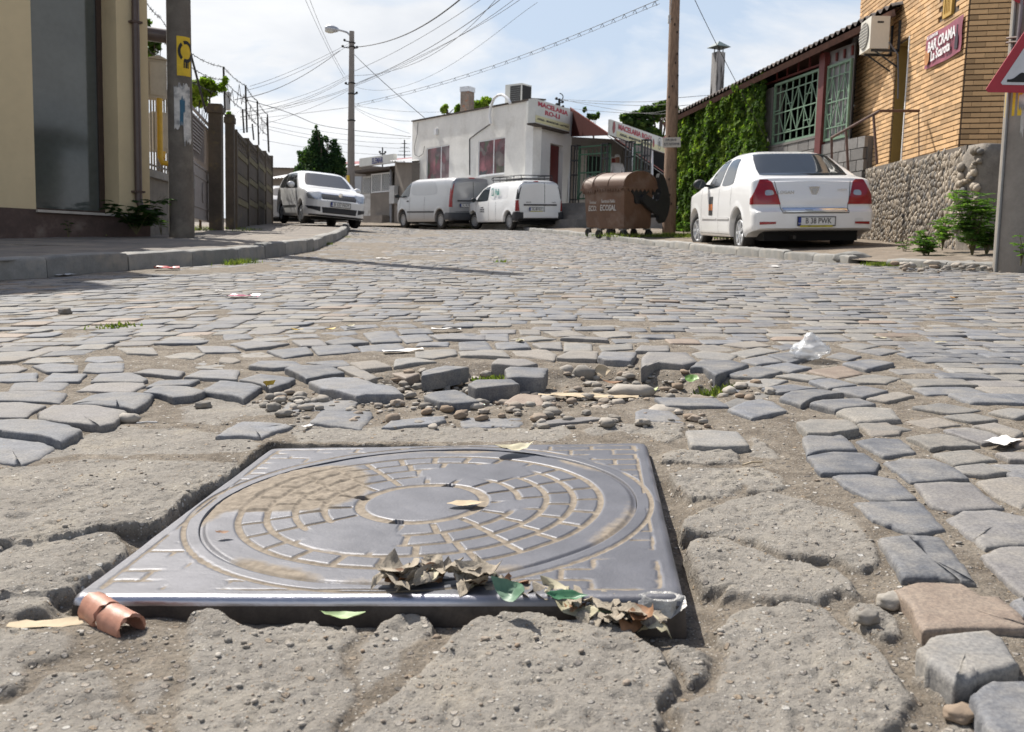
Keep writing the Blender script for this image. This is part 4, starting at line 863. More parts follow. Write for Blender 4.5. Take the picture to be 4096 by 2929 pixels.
def meter(px0, px1, py0, py1, Z, label, name='meter_box', topc=True):
    a = at(px0, py1, Z); c = at(px1, py1, Z+.15); top = at(px0, py0, Z).z-a.z; F_ = Frame(a, c, a.z); t = thing(name, F_.M, label, 'meter box'); W_ = F_.L
    b = MB(); wbox(b, 0, W_, 0, top, 0, .30); b.build('case', BOXM, t, None)
    b = MB(); wbox(b, .03, W_-.03, .04, top-.05, -.018, -.002); b.build('door', BOXM, t)
    if topc:
        b = MB(); b.prism([(-.03, 0), (W_+.03, 0), (W_*.5+.02, .06)], -.04, .33, 'y'); b.build('lid', BOXM, t, Matrix.Translation((0, 0, top+.002)))
    return F_, t
meter(592, 668, 236, 388, 15.0, 'cream gas meter box with pitched lid, the upper one beside the concrete pole')
meter(612, 682, 448, 602, 15.6, 'lower cream meter box half hidden behind the yellow gas pipe', topc=False)
YEL = M('yellow_gas_paint', (.55, .33, .02), .45, .1, 12)
pts = [at(638, 395, 14.9), at(641, 630, 14.9), at(650, 652, 14.9), at(682, 656, 14.95), at(760, 662, 15.3)]
b = MB(); b.tube(pts, .045, 10); b.tube([at(655, 610, 15.0), at(652, 634, 14.95)], .035, 8); o = b.build('gas_pipe', YEL, None, None, 'auto'); tag(o, 'yellow gas pipe running down from the meter box and behind the pole', 'pipe')

# street poles
CONC = M('pole_concrete', (.25, .225, .195), .92, .12, 5, .003, 70, dirt=(.16, .14, .12), dirtpos=(.5, .8), dscale=2.2)
def pole_taper(name, base, r0, r1, H, mat, label, cat, lean=(0, 0), sides=20, group=None):
    t = thing(name, Matrix.Translation(base), label, cat, group); b = MB(); n = 14
    b.tube([(lean[0]*i/n*H, lean[1]*i/n*H, -.4+(H+.4)*i/n) for i in range(n+1)], [r0+(r1-r0)*i/n for i in range(n+1)], sides); b.build('shaft', mat, t, None, 'auto'); return t
def wrap(parent, name, mat, r, z0, z1, a0, a1, lean=(0, 0), n=14, m=6, ragged=0, seed=0):
    """a sheet stuck round a pole between two angles"""
    rr = random.Random(seed); vs = []; fs = []
    for i in range(m+1):
        for j in range(n+1):
            a = a0+(a1-a0)*j/n+(rr.uniform(-1, 1)*ragged*.2 if j in (0, n) else 0); z = z0+(z1-z0)*i/m+(rr.uniform(-1, 1)*ragged if i in (0, m) else 0)
            R_ = r(z); vs.append((R_*math.cos(a)+lean[0]*z, R_*math.sin(a)+lean[1]*z, z))
    for i in range(m):
        for j in range(n): fs.append((i*(n+1)+j, i*(n+1)+j+1, (i+1)*(n+1)+j+1, (i+1)*(n+1)+j))
    b = MB(); b.add(vs, fs); return b.build(name, mat, parent, None, True)
pb_ = at(728, 928, 14.3); lean1 = (-.004, 0)
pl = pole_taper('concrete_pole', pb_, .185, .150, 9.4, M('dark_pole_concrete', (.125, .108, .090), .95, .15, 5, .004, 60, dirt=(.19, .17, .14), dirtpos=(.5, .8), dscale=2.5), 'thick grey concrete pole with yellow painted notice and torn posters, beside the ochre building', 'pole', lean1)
rf = lambda z: .185+(.150-.185)*(z+.4)/9.8+.004
zy0 = (at(700, 322, 14.3)-pb_).z; zy1 = (at(700, 172, 14.3)-pb_).z
YP = M('yellow_stencil_paint', (.60, .40, .02), .7, .12, 9); BK = M('black_paint', (.012, .012, .012), .7, .1)
an = lambda d: rad(-90+d)
wrap(pl, 'yellow_notice', YP, rf, zy0, zy1, an(8), an(80), lean1)
ro_ = rf(2)+.002; zc_ = zy0+(zy1-zy0)*.62
b = MB()
for k in range(3):
    for j in range(9):
        t0 = 2*PI*(k/3)+.15+(2*PI/3-.3)*j/9; t1 = t0+(2*PI/3-.3)/9; vs = []
        for (tq, rq) in ((t0, .085), (t1, .085), (t1, .125), (t0, .125)):
            a = an(52)+rq*math.cos(tq)/ro_; z = zc_+rq*1.25*math.sin(tq); vs.append(((ro_)*math.cos(a)+lean1[0]*z, ro_*math.sin(a), z))
        b.add(vs, [(0, 1, 2, 3)])
for j, (zz, ww_) in enumerate(((.30, .10), (.25, .10), (.20, .13))):
    z = zy0+(zy1-zy0)*zz
    for a0, a1 in ((38, 44), (47, 56), (58, 64)):
        vs = [(ro_*math.cos(an(a))+lean1[0]*z, ro_*math.sin(an(a)), z+dz) for a, dz in ((a0, 0), (a1, 0), (a1, .028), (a0, .028))]; b.add(vs, [(0, 1, 2, 3)])
b.build('notice_print', BK, pl)
PAPER = M('torn_poster_paper', (.52, .50, .47), .85, .15, 14, dirt=(.22, .22, .22), dirtpos=(.45, .62), dscale=9)
z0_ = (at(700, 520, 14.3)-pb_).z; z1_ = (at(700, 360, 14.3)-pb_).z
wrap(pl, 'torn_poster', PAPER, rf, z0_, z1_, an(-8), an(70), lean1, ragged=.05, seed=4)
wrap(pl, 'torn_poster', M('blue_poster', (.03, .10, .16), .7, .2), lambda z: rf(z)+.002, z0_+.05, z0_+.42, an(18), an(42), lean1, ragged=.05, seed=9)
wrap(pl, 'torn_poster', PAPER, lambda z: rf(z)+.003, z0_-.22, z0_+.25, an(34), an(75), lean1, ragged=.06, seed=2)
b = MB(); b.lathe([(rf(5)+.001, 0), (rf(5)+.006, .008), (rf(5)+.001, .016)], 20); b.build('wire_band', BK, pl, Matrix.Translation((lean1[0]*3.6, 0, (at(700, 30, 14.3)-pb_).z)))

# gate, pillars
GATE = M('mauve_grey_gate_paint', (.23, .205, .195), .6, .12, 8, dirt=(.16, .11, .08), dirtpos=(.6, .8))
ga = at(772, 902, 17.4); gb = at(848, 888, 20.2); F3, gt = fr(ga, gb, (ga.z+gb.z)/2, 'metal_gate', 'tall mauve grey metal gate with stepped bars between the concrete pole and the pillar', 'gate')
H3 = F3.hit(800, 455)[1]; Wg = F3.L
b = MB()
for x0, x1 in ((0, .05), (Wg-.05, Wg)): wbox(b, x0, x1, .05, H3, 0, .05)
for z in (H3, H3-.12, 1.1, .1): wbox(b, .05, Wg-.05, z-.04, z, 0, .045)
b.build('gate_frame', GATE, gt)
b = MB(); wbox(b, .05, Wg-.05, .1, 1.08, .015, .03); wbox(b, .25, Wg-.3, .28, .32, .0, .015); wbox(b, .25, Wg-.3, .86, .9, .0, .015); wbox(b, .25, .29, .32, .86, .0, .015); wbox(b, Wg-.34, Wg-.3, .32, .86, .0, .015)
xm = (Wg)/2; b.prism([(xm-.06, .59), (xm, .4), (xm+.06, .59), (xm, .8)], -.012, .012, 'y'); b.build('lower_panel', GATE, gt)
for i in range(15):
    x = .12+i*(Wg-.2)/15; b = MB(); wbox(b, x, x+.022, 1.1, H3-.12, .01, .03); b.build('gate_bar', GATE, gt)
for i in range(9):
    z = H3-.25-i*(H3-1.5)/9; b = MB(); wbox(b, .05, Wg*(.62-.03*i), z, z+.03, -.002, .009); b.build('gate_bar', GATE, gt)
b = MB(); wbox(b, .05, Wg*.6, 1.2, H3-.15, .032, .04); b.build('back_sheet', M('mauve_sheet', (.19, .17, .165), .7, .1), gt)
FENCE = M('mossy_fence_concrete', (.088, .072, .056), .95, .18, 4, .005, 45, dirt=(.20, .16, .05), dirtpos=(.58, .78), dscale=3)
def pillar(px, py, Z, wpx, pytop, label):
    base_ = at(px, py, Z); H = at(px, pytop, Z).z-base_.z; w_ = wpx*Z/F_PX
    t = thing('gate_pillar', Matrix.Translation(base_) @ Matrix.Rotation(rad(8), 4, 'Z'), label, 'pillar'); b = MB(); b.box((0, 0, H/2-.4), (w_, w_, H+.6)); b.build('shaft', FENCE, t)
    b = MB(); b.box((0, 0, 0), (w_*1.25, w_*1.25, .12)); b.box((0, 0, .09), (w_*1.05, w_*1.05, .06)); b.build('cap', FENCE, t, Matrix.Translation((0, 0, H-.06))); return t
pillar(866, 890, 19.6, 50, 438, 'wide concrete gate pillar with crumbling mossy cap, right of the metal gate')
pillar(922, 886, 20.6, 33, 478, 'narrow concrete pillar with yellowish cap where the panel fence starts')
# concrete panel fence
fa = at(945, 888, 21.0); fb = at(1088, 876, 31.0); F4, fe = fr(fa, fb, fa.z, 'concrete_fence', 'dark mossy concrete panel fence with lattice top row and posts, left of the white hatchback', 'fence')
def zline(F_, px0, py0, px1, py1): a = F_.hit(px0, py0); c = F_.hit(px1, py1); return lambda x: a[1]+(c[1]-a[1])*(x-a[0])/(c[0]-a[0])
tl_ = zline(F4, 945, 530, 1085, 628); bl = zline(F4, 945, 888, 1088, 878); npan = 4; Lf = F4.L
for i in range(npan+1):
    x = Lf*i/npan; b = MB(); wbox(b, x-.07, x+.07, bl(x)-.4, tl_(x)+.05, -.035, .12); b.build('fence_post', FENCE, fe)
MOSS = M('mossy_yellow_band', (.135, .115, .06), .95, .35, 6, .003, 50)
for i in range(npan):
    x0 = Lf*i/npan+.09; x1 = Lf*(i+1)/npan-.09; xm = (x0+x1)/2; zb = bl(xm); zt_ = tl_(xm); H = zt_-zb
    for k in range(3):
        a = zb+H*.27*k; c = zb+H*.27*(k+1)-.015; b = MB(); wbox(b, x0, x1, a-(.3 if k == 0 else 0), c, 0, .06); wbox(b, x0+.02, x1-.02, c-.16, c-.03, -.02, -.002, mi=1); b.build('fence_panel', [FENCE, MOSS], fe)
    a = zb+H*.81; c = zt_; b = MB(); wbox(b, x0, x1, c-.07, c, 0, .06); wbox(b, x0, x1, a, a+.06, 0, .06)
    n = 7
    for j in range(n):
        u0 = x0+(x1-x0)*j/n; u1 = x0+(x1-x0)*(j+1)/n; b.bar((u0, .03, a+.06), (u1, .03, c-.07), .04); b.bar((u1, .032, a+.06), (u0, .032, c-.07), .04)
    b.build('lattice_panel', FENCE, fe)
# barbed wire posts and strands
IRONB = M('rusty_black_iron', (.03, .025, .022), .7, .3, 20)
tops = []
for px, py, pb0, Z in ((762, 212, 450, 18.6), (894, 268, 450, 20.0), (982, 342, 530, 22.5), (1029, 404, 580, 26), (1070, 458, 610, 30), (970, 438, 532, 22.2), (1009, 496, 560, 24.5), (1068, 472, 606, 29.6)):
    a = at(px + (62 if px == 762 else 6), pb0, Z); c = at(px, py, Z)
    o = MB().tube([a, c], .022, 6).build('wire_post', IRONB, None); tag(o, {762: 'black iron post leaning to the left above the metal gate', 894: 'iron barbed wire post beside the cap of the first pillar', 982: 'tall iron barbed wire post over the first fence panel', 1029: 'tall iron barbed wire post near the middle of the panel fence', 1070: 'tall iron barbed wire post at the far end of the panel fence', 970: 'short iron stub beside the first tall post of the panel fence', 1009: 'short iron stub between two tall posts of the panel fence', 1068: 'short iron stub doubling the last post of the panel fence'}[px], 'post', 'barbed wire posts on the panel fence'); tops.append((a, c))
def strand(name, pts, r, mat, sag=0, n=10, barbs=False, parent=None):
    P = []
    for a, c in zip(pts, pts[1:]):
        a = Vector(a); c = Vector(c)
        for i in range(n):
            f = i/n; P.append(a.lerp(c, f)-Vector((0, 0, sag*4*f*(1-f))))
    P.append(Vector(pts[-1])); b = MB(); b.tube(P, r, 5)
    if barbs:
        rr = random.Random(len(P))
        for i in range(1, len(P)-1):
            for _ in range(2):
                d = Vector((rr.uniform(-1, 1), rr.uniform(-1, 1), rr.uniform(-1, 1))).normalized()*.035; q = P[i]+(P[i+1]-P[i])*rr.random(); b.tube([q-d, q+d], r*.7, 3, caps=False)
    return b.build(name, mat, parent, None)
for k, f in enumerate((1.0, .72, .45)):
    pts = [at(560, [-30, 60, 150][k], 15.5), at(640, [70, 150, 240][k], 16.5)]+[tops[i][0].lerp(tops[i][1], f) for i in range(5)]
    o = strand('barbed_wire', pts, .006, IRONB, .05, 12, True); tag(o, ['topmost strand of barbed wire over the gate and panel fence', 'middle strand of barbed wire over the gate and panel fence', 'lowest strand of barbed wire over the gate and panel fence'][k], 'wire')
b = MB(); rr = random.Random(8)
for i in range(5):
    a = tops[i+1][0].lerp(tops[i+1][1], .4) if i < 4 else tops[4][0]; c = tops[min(i+2, 4)][0].lerp(tops[min(i+2, 4)][1], .7)
    P = [a.lerp(c, t/9)+Vector((0, 0, rr.uniform(-.25, .3))) for t in range(10)]; b.tube(P, .006, 4)
o = b.build('barbed_wire', IRONB); tag(o, 'loose tangled loops of barbed wire between the fence posts', 'wire')
# ================================================================== houses at the far end
def gz(u, v): return R(u, v, 0).z
WHT = M('white_roughcast', (.80, .78, .73), .92, .07, 1.5, .010, 28, dirt=(.56, .53, .47), dirtpos=(.52, .85), dscale=1.3)
WHT2 = M('white_smooth_render', (.78, .77, .74), .85, .05, 2, .002, 40, dirt=(.42, .36, .30), dirtpos=(.68, .95), dscale=1.4)
PVC = M('white_pvc', (.72, .72, .72), .4, .04, 6)
TAR = M('tar_roof_edge', (.06, .045, .035), .8, .25, 12)
p0 = at(1644, 905, 40.3); p1 = at(2123, 900, 33.0); p2 = at(2276, 895, 35.3)
FW, sh = fr(p0, p1, p1.z-.6, 'butcher_shop', 'white roughcast corner shop with meat posters in its windows and a dark red door', 'building')
FD = Frame(p1, p2, p1.z-.6); rel = FW.M.inverted() @ FD.M
tw = zline(FW, 1645, 489, 2121, 402)
def opening_wall(b, L, top, ops, y0, y1, z0=-.6):
    """wall along x with rectangular openings (x0,x1,z0,z1); top is a function of x"""
    xs = sorted(set([0, L]+[o[0] for o in ops]+[o[1] for o in ops]))
    for a, c in zip(xs, xs[1:]):
        m = (a+c)/2; zs = [z0]
        for o in sorted(ops, key=lambda o: o[2]):
            if o[0]-1e-6 <= m <= o[1]+1e-6: zs += [o[2], o[3]]
        for lo, hi in zip(zs[0::2], zs[1::2]+[None]):
            if hi is None:
                vs = [(a, y0, lo), (c, y0, lo), (c, y0, top(c)), (a, y0, top(a)), (a, y1, lo), (c, y1, lo), (c, y1, top(c)), (a, y1, top(a))]
                b.add(vs, [(0, 1, 2, 3), (5, 4, 7, 6), (1, 5, 6, 2), (4, 0, 3, 7), (3, 2, 6, 7), (4, 5, 1, 0)])
            else: b.bb((a, y0, lo), (c, y1, hi))
w1 = (FW.hit(1706, 620)[0], FW.hit(1798, 620)[0], FW.hit(2000, 697)[1], FW.hit(1750, 585)[1]); w2 = (FW.hit(1912, 620)[0], FW.hit(2020, 620)[0], FW.hit(2000, 697)[1], FW.hit(1960, 556)[1])
b = MB(); opening_wall(b, FW.L-.003, tw, [w1, w2], 0, .35, -1.5); b.bb((.05, .35, -1.5), (FW.L-1.3, 2.4, tw(1)-.1)); b.build('wall', WHT, sh)
POST = bpy.data.materials.new('meat_poster'); POST.use_nodes = True
def poster_mat():
    m = POST; n = m.node_tree.nodes; l = m.node_tree.links; bs = n['Principled BSDF']; tc_ = n.new('ShaderNodeTexCoord'); v = n.new('ShaderNodeTexVoronoi'); v.inputs['Scale'].default_value = 3.2; v.inputs['Randomness'].default_value = .9
    nz = n.new('ShaderNodeTexNoise'); nz.inputs['Scale'].default_value = 5; nz.inputs['Detail'].default_value = 8; mm = n.new('ShaderNodeMixRGB'); mm.inputs[0].default_value = .25; l.new(tc_.outputs['Object'], mm.inputs[1]); l.new(nz.outputs['Color'], mm.inputs[2]); l.new(tc_.outputs['Object'], nz.inputs['Vector'])
    l.new(mm.outputs[0], v.inputs['Vector']); hs = n.new('ShaderNodeSeparateColor'); l.new(v.outputs['Color'], hs.inputs[0]); r = n.new('ShaderNodeValToRGB'); e = r.color_ramp.elements
    st = [(0, (.10, .012, .02)), (.22, (.25, .03, .05)), (.4, (.07, .10, .05)), (.55, (.30, .22, .22)), (.7, (.12, .015, .03)), (.85, (.38, .12, .14)), (1, (.05, .06, .07))]
    while len(e) < len(st): e.new(.5)
    for i, (p, c) in enumerate(st): e[i].position = p; e[i].color = c+(1,)
    l.new(hs.outputs[0], r.inputs[0]); m3 = n.new('ShaderNodeMixRGB'); m3.blend_type = 'MULTIPLY'; m3.inputs[0].default_value = .8; r2_ = n.new('ShaderNodeValToRGB'); r2_.color_ramp.elements[0].color = (1.2, 1.2, 1.2, 1); r2_.color_ramp.elements[1].color = (.35, .35, .35, 1); r2_.color_ramp.elements[1].position = .6
    l.new(v.outputs['Distance'], r2_.inputs[0]); l.new(r.outputs[0], m3.inputs[1]); l.new(r2_.outputs[0], m3.inputs[2]); l.new(m3.outputs[0], bs.inputs['Base Color']); bs.inputs['Roughness'].default_value = .35
poster_mat()
for (x0, x1, z0, z1), gl, mu in ((w1, 1720, 1765), (w2, 1926, 1975)):
    D = .02
    while FW.hit(gl, 620, D)[0] < x0 and D < .4: D += .01
    D = min(D, .3); xm = FW.hit(mu, 620, D)[0]; m = MB(); t = .05
    wbox(m, x0, x0+t, z0, z1, D, D+.05); wbox(m, x1-t, x1, z0, z1, D, D+.05); wbox(m, x0+t, x1-t, z1-t, z1, D, D+.05); wbox(m, x0+t, x1-t, z0, z0+t, D, D+.05); wbox(m, xm-t/2, xm+t/2, z0+t, z1-t, D, D+.05)
    wd = m.build('window', PVC, sh)
    for a, c in ((x0+t, xm-t/2), (xm+t/2, x1-t)): g = MB(); wbox(g, a, c, z0+t, z1-t, D+.02, D+.03); g.build('pane', POST, wd)
    m = MB(); wbox(m, x0-.02, x1+.02, z0-.04, z0-.002, -.03, D); m.build('sill', PVC, sh)
b = MB(); n = 12
for i in range(n):
    a = FW.L*i/n; c = FW.L*(i+1)/n; b.add([(a, -.06, tw(a)+.002), (c, -.06, tw(c)+.002), (c, .5, tw(c)+.03), (a, .5, tw(a)+.03), (a, -.06, tw(a)+.05), (c, -.06, tw(c)+.05), (c, .5, tw(c)+.08), (a, .5, tw(a)+.08)], [(0, 1, 5, 4), (4, 5, 6, 7), (0, 4, 7, 3), (1, 2, 6, 5), (3, 7, 6, 2), (0, 3, 2, 1)])
b.build('roof', TAR, sh)
# wall with the door and the sign box
dd = (FD.hit(2199, 680)[0], FD.hit(2250, 680)[0], -.3, FD.hit(2220, 577)[1]); b = MB(); td = lambda x: tw(FW.L)-.02
opening_wall(b, FD.L, td, [dd], 0, .3, -1.5); b.build('wall', WHT2, sh, rel)
DRED = M('dark_red_door', (.12, .015, .015), .4, .15, 4)
b = MB(); wbox(b, dd[0]+.02, dd[1]-.03, -.3, dd[3]-.02, .16, .2); do = b.build('door', DRED, sh, rel)
b = MB(); 
for z in (.55, 1.3): wbox(b, dd[0]+.02, dd[1]-.03, z, z+.03, .145, .158)
b.build('door_rail', DRED, do, None)
sy = -.30; sx0 = FD.hit(2141, 450, sy)[0]; sx1 = FD.hit(2280, 470, sy)[0]; sz1 = FD.hit(2200, 412, sy)[1]; sz0 = FD.hit(2200, 507, sy)[1]
SIGNW = M('sign_panel_white', (.60, .60, .56), .45, .06, 3); SYEL = M('sign_pale_yellow', (.62, .58, .33), .5, .05); RED = M('sign_red_letters', (.42, .02, .05), .5, .05); DKL = M('sign_dark_letters', (.02, .03, .05), .5, .05)
b = MB(); wbox(b, sx0, sx1, sz0, sz1, sy, -.02); sg = b.build('sign_box', SIGNW, sh, rel)
b = MB(); wbox(b, sx0+.02, sx1-.02, sz0+.03, sz0+.26, sy-.012, sy-.004); b.build('yellow_band', SYEL, sg)
b = MB(); wbox(b, sx0-.02, sx1+.02, sz0-.06, sz0-.005, sy+.02, .0); b.build('sign_base', TAR, sg)
xc = (sx0+sx1)/2; W_ = sx1-sx0
hS_ = sz1-sz0; text(sg, 'MACELARIA', .3, RED, wallM(xc, sz0+hS_*.80, sy-.006, rad(-1)), 'lettering', bold=.010, ext=.004, fit=(W_*.86, hS_*.20))
text(sg, 'RO-LI', .3, RED, wallM(xc-.05, sz0+hS_*.53, sy-.006), 'lettering', bold=.010, ext=.004, fit=(W_*.42, hS_*.20))
text(sg, 'AVIGAL - BRANZETURI - LACTATE', .1, DKL, wallM(xc, sz0+.15, sy-.016), 'lettering', bold=.003, ext=.003, fit=(W_*.90, hS_*.085))
def on(Fr, px, py, y=0): q = Fr.hit(px, py, y); return (q[0], y, q[1])
b = MB(); b.tube([on(FW, px, py, -.12) for px, py in ((1963, 496), (1959, 460), (1964, 425), (1976, 394), (1992, 381), (2008, 379), (2024, 388), (2036, 402), (2041, 414))], .05, 8); b.build('conduit_bend', PVC, sh, None, 'auto')
b = MB(); b.tube([on(FW, px, py, -.02) for px, py in ((1961, 496), (1912, 530), (1878, 556), (1878, 700))], .022, 6); b.build('cable', M('dark_cable', (.05, .05, .055), .6, .1), sh)
b = MB(); b.tube([on(FW, px, py, -.015) for px, py in ((1672, 490), (1668, 540), (1657, 590), (1660, 620), (1675, 628), (1692, 615), (1698, 585))], .010, 5); b.build('cable', M('dark_cable', (0, 0, 0)), sh)
q = on(FW, 1749, 528, 0); b = MB(); b.box((q[0], -.06, q[2]), (.18, .1, .24)); b.build('junction_box', PVC, sh)
# chimney and cooling unit on the roof
a = at(1868, 460, 40); top = at(1868, 372, 40).z-a.z; t = thing('chimney', Matrix.Translation(a) @ Matrix.Rotation(rad(-30), 4, 'Z'), 'square chimney with patched bricks and tin cap on the white shop roof', 'chimney')
b = MB(); b.box((0, 0, top/2-.4), (.42, .42, top+.8)); b.build('shaft', M('patchy_chimney_render', (.22, .18, .15), .95, .3, 7, .01, 30, dirt=(.30, .12, .06), dirtpos=(.55, .65), dscale=6), t)
b = MB(); b.box((0, 0, top+.11), (.47, .47, .2)); b.build('cap', M('tin_sheet', (.55, .56, .58), .35, .1, 9, metal=.7), t)
a = at(2072, 425, 36.5); c = at(2121, 425, 36.0); Fa = Frame(at(2027, 420, 37.2), at(2060, 420, 36.0), a.z); H = at(2072, 343, 36.5).z-a.z
t = thing('rooftop_cooling_unit', Matrix.Translation(a) @ Matrix.Rotation(rad(-38), 4, 'Z'), 'big pale cooling unit with dark grille standing on the white shop roof', 'air conditioner')
ACW = M('appliance_white', (.60, .60, .56), .5, .06, 4); b = MB(); b.box((0, 0, H/2-.1), (.80, .62, H+.2)); b.build('case', ACW, t)
b = MB(); b.box((.405, 0, H/2), (.01, .54, H-.12)); b.build('side_grille', BK, t)
b = MB(); b.box((.1, -.315, H/2), (.5, .012, H-.14)); gq = b.build('front_grille', M('dark_grille', (.03, .03, .03), .5, .2), t)
for i in range(9): b = MB(); b.box((.1, -.326, .08+i*(H-.16)/8), (.5, .008, .012)); b.build('grille_bar', M('grille_wire', (.2, .2, .2), .5), gq)

# canopy in front of the shop
A = at(2280, 433, 35.2); B_ = at(2438, 541, 31.0); C_ = at(2273, 547, 35.2); cpy = thing('shop_canopy', Matrix.Translation(C_), 'lean-to canopy with brown red gable and red roof sheets at the butcher shop entrance', 'canopy')
S1 = at(2438, 600, 30.9); S2 = at(2662, 600, 35.5); FS = Frame(S1, S2, S1.z); Sv = Vector((S2.x-S1.x, S2.y-S1.y, 0)); inv = Matrix.Translation(-C_)
def lp(*P): return [inv @ p for p in P]
up = Vector((0, 0, .05)); th = Sv.normalized()*.06
b = MB(); vs = lp(A, B_, C_, A+th, B_+th, C_+th); b.add(vs, [(0, 1, 2), (3, 5, 4), (0, 3, 4, 1), (1, 4, 5, 2), (2, 5, 3, 0)]); b.build('gable_panel', M('brown_red_sheet', (.055, .016, .014), .9, .1, 5, spec=.08), cpy)
RT = M('red_roof_sheet', (.22, .06, .045), .55, .15, 5)
Sl = Sv*1.25-Vector((0, 0, .9))
b = MB(); n = 10
for i in range(n):
    a = i/n; c = (i+.92)/n; vs = lp(A+up+Sl*a, B_+up+Sl*a, B_+up+Sl*c, A+up+Sl*c); lo = [p-Vector((0, 0, .04)) for p in vs]; b.add(vs+lo, [(0, 1, 2, 3), (7, 6, 5, 4), (0, 4, 5, 1), (1, 5, 6, 2), (2, 6, 7, 3), (3, 7, 4, 0)])
    rb = MB(); 
b.build('roof', RT, cpy)
b = MB(); vs = lp(A-up, B_-up, B_-up+Sl, A-up+Sl); lo = [p-Vector((0, 0, .03)) for p in vs]; b.add(vs+lo, [(0, 1, 2, 3), (7, 6, 5, 4), (0, 4, 5, 1), (1, 5, 6, 2), (2, 6, 7, 3), (3, 7, 4, 0)]); b.build('ceiling', M('canopy_ceiling', (.30, .28, .26), .8, .1), cpy)
for px, pt, pbm, Z in ((2532, 590, 812, 32.8), (2608, 600, 812, 34.4), (2276, 548, 812, 35.0)):
    a = at(px, pbm, Z); c = at(px, pt, Z); m = MB(); m.bar(inv @ a, inv @ c, .07); m.build('post', PVC, cpy)
# street sign board on the eave
tgp = zline(FS, 2441, 477, 2662, 555); btp = zline(FS, 2436, 539, 2659, 614)
t = thing('shop_sign_board', FS.M, 'long slanting butcher sign board with meat pictures along the canopy eave', 'sign')
Lb = FS.L; b = MB(); b.add([(0, 0, btp(0)), (Lb, 0, btp(Lb)), (Lb, 0, tgp(Lb)), (0, 0, tgp(0)), (0, .08, btp(0)), (Lb, .08, btp(Lb)), (Lb, .08, tgp(Lb)), (0, .08, tgp(0))], [(0, 1, 2, 3), (5, 4, 7, 6), (0, 4, 5, 1), (1, 5, 6, 2), (2, 6, 7, 3), (3, 7, 4, 0)]); b.build('board', SIGNW, t)
hb = (tgp(Lb/2)-btp(Lb/2)); sl_ = math.atan2(btp(Lb)-btp(0), Lb)
b = MB(); x0 = Lb*.10; b.add([(x0, -.006, btp(x0)+.02), (Lb-.02, -.006, btp(Lb)+.02), (Lb-.02, -.006, btp(Lb)+hb*.40), (x0, -.006, btp(x0)+hb*.40)], [(0, 1, 2, 3)]); b.build('yellow_band', SYEL, t)
def bz(x, f): return btp(x)+(tgp(x)-btp(x))*f
text(t, 'MACELARIA RO-LI', .3, RED, wallM(Lb*.415, bz(Lb*.415, .69), -.012, sl_), bold=.008, ext=.003, fit=(Lb*.58, hb*.34))
text(t, 'AVIGAL - BRANZETURI - LACTATE', .1, DKL, wallM(Lb*.42, bz(Lb*.42, .24), -.014, sl_), bold=.003, ext=.003, fit=(Lb*.54, hb*.15))
text(t, 'G', Lb*.11, RED, wallM(Lb*.965, bz(Lb*.965, .7), -.012, sl_), bold=.010, ext=.003)
for x, f, rx, m in ((.055, .55, .16, 'meat_red'), (.755, .42, .13, 'meat_red')):
    b = MB(); rr = random.Random(int(x*100)); P = []
    for k in range(14): th_ = 2*PI*k/14; r_ = rx*rr.uniform(.75, 1.05); P.append((x*Lb+r_*math.cos(th_)*.8, bz(x*Lb, f)+r_*1.25*math.sin(th_)))
    b.prism(P, -.010, -.007, 'y'); b.build('meat_picture', M('meat_red', (.28, .035, .035), .5, .5, 14), t)
b = MB(); P = [(Lb*.87+.17*math.cos(2*PI*k/24), bz(Lb*.87, .52)+.22*math.sin(2*PI*k/24)) for k in range(24)]; Q_ = [(Lb*.87+.15*math.cos(2*PI*k/24), bz(Lb*.87, .52)+.19*math.sin(2*PI*k/24)) for k in range(24)]
for k in range(24): j = (k+1) % 24; b.add([(P[k][0], -.011, P[k][1]), (P[j][0], -.011, P[j][1]), (Q_[j][0], -.011, Q_[j][1]), (Q_[k][0], -.011, Q_[k][1])], [(0, 1, 2, 3)])
b.prism([(Lb*.87+x_, bz(Lb*.87, .52)+z_) for x_, z_ in ((-.07, -.10), (.06, -.10), (.08, 0), (.06, .09), (-.04, .10), (-.08, .03))], -.012, -.008, 'y'); b.build('round_emblem', M('emblem_grey', (.12, .13, .14), .5), t)
# bulbs of the eave trim
b = MB()
for i in range(34): x = Lb*i/34; b.box((x, -.03, btp(x)-.03), (.05, .04, .03))
b.build('eave_trim', TAR, t)
# shop porch: floor, steps, back wall, inside
PORCH = M('porch_concrete', (.24, .22, .20), .9, .15, 4, .003, 40)
Pf = at(2300, 812, 33.3); FP = Frame(at(2262, 812, 33.6), at(2680, 812, 30.4), Pf.z)
t = thing('porch', FP.M, 'raised concrete porch with four steps in front of the butcher shop', 'porch'); b = MB(); wbox(b, -.2, FP.L+2, -2, 0, 0, 9); b.build('floor', PORCH, t)
for i in range(4): b = MB(); wbox(b, -.1, 1.7, -2, -.16*(i+1), -.32*(i+1), -.32*i-.002); b.build('step', PORCH, t)
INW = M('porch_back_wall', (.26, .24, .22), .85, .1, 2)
FB = Frame(at(2274, 812, 36.6), at(2700, 812, 37.6), Pf.z)
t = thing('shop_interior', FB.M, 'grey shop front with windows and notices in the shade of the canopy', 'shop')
b = MB(); wbox(b, 0, FB.L+1, 0, 2.7, 0, .2); b.build('wall', INW, t)
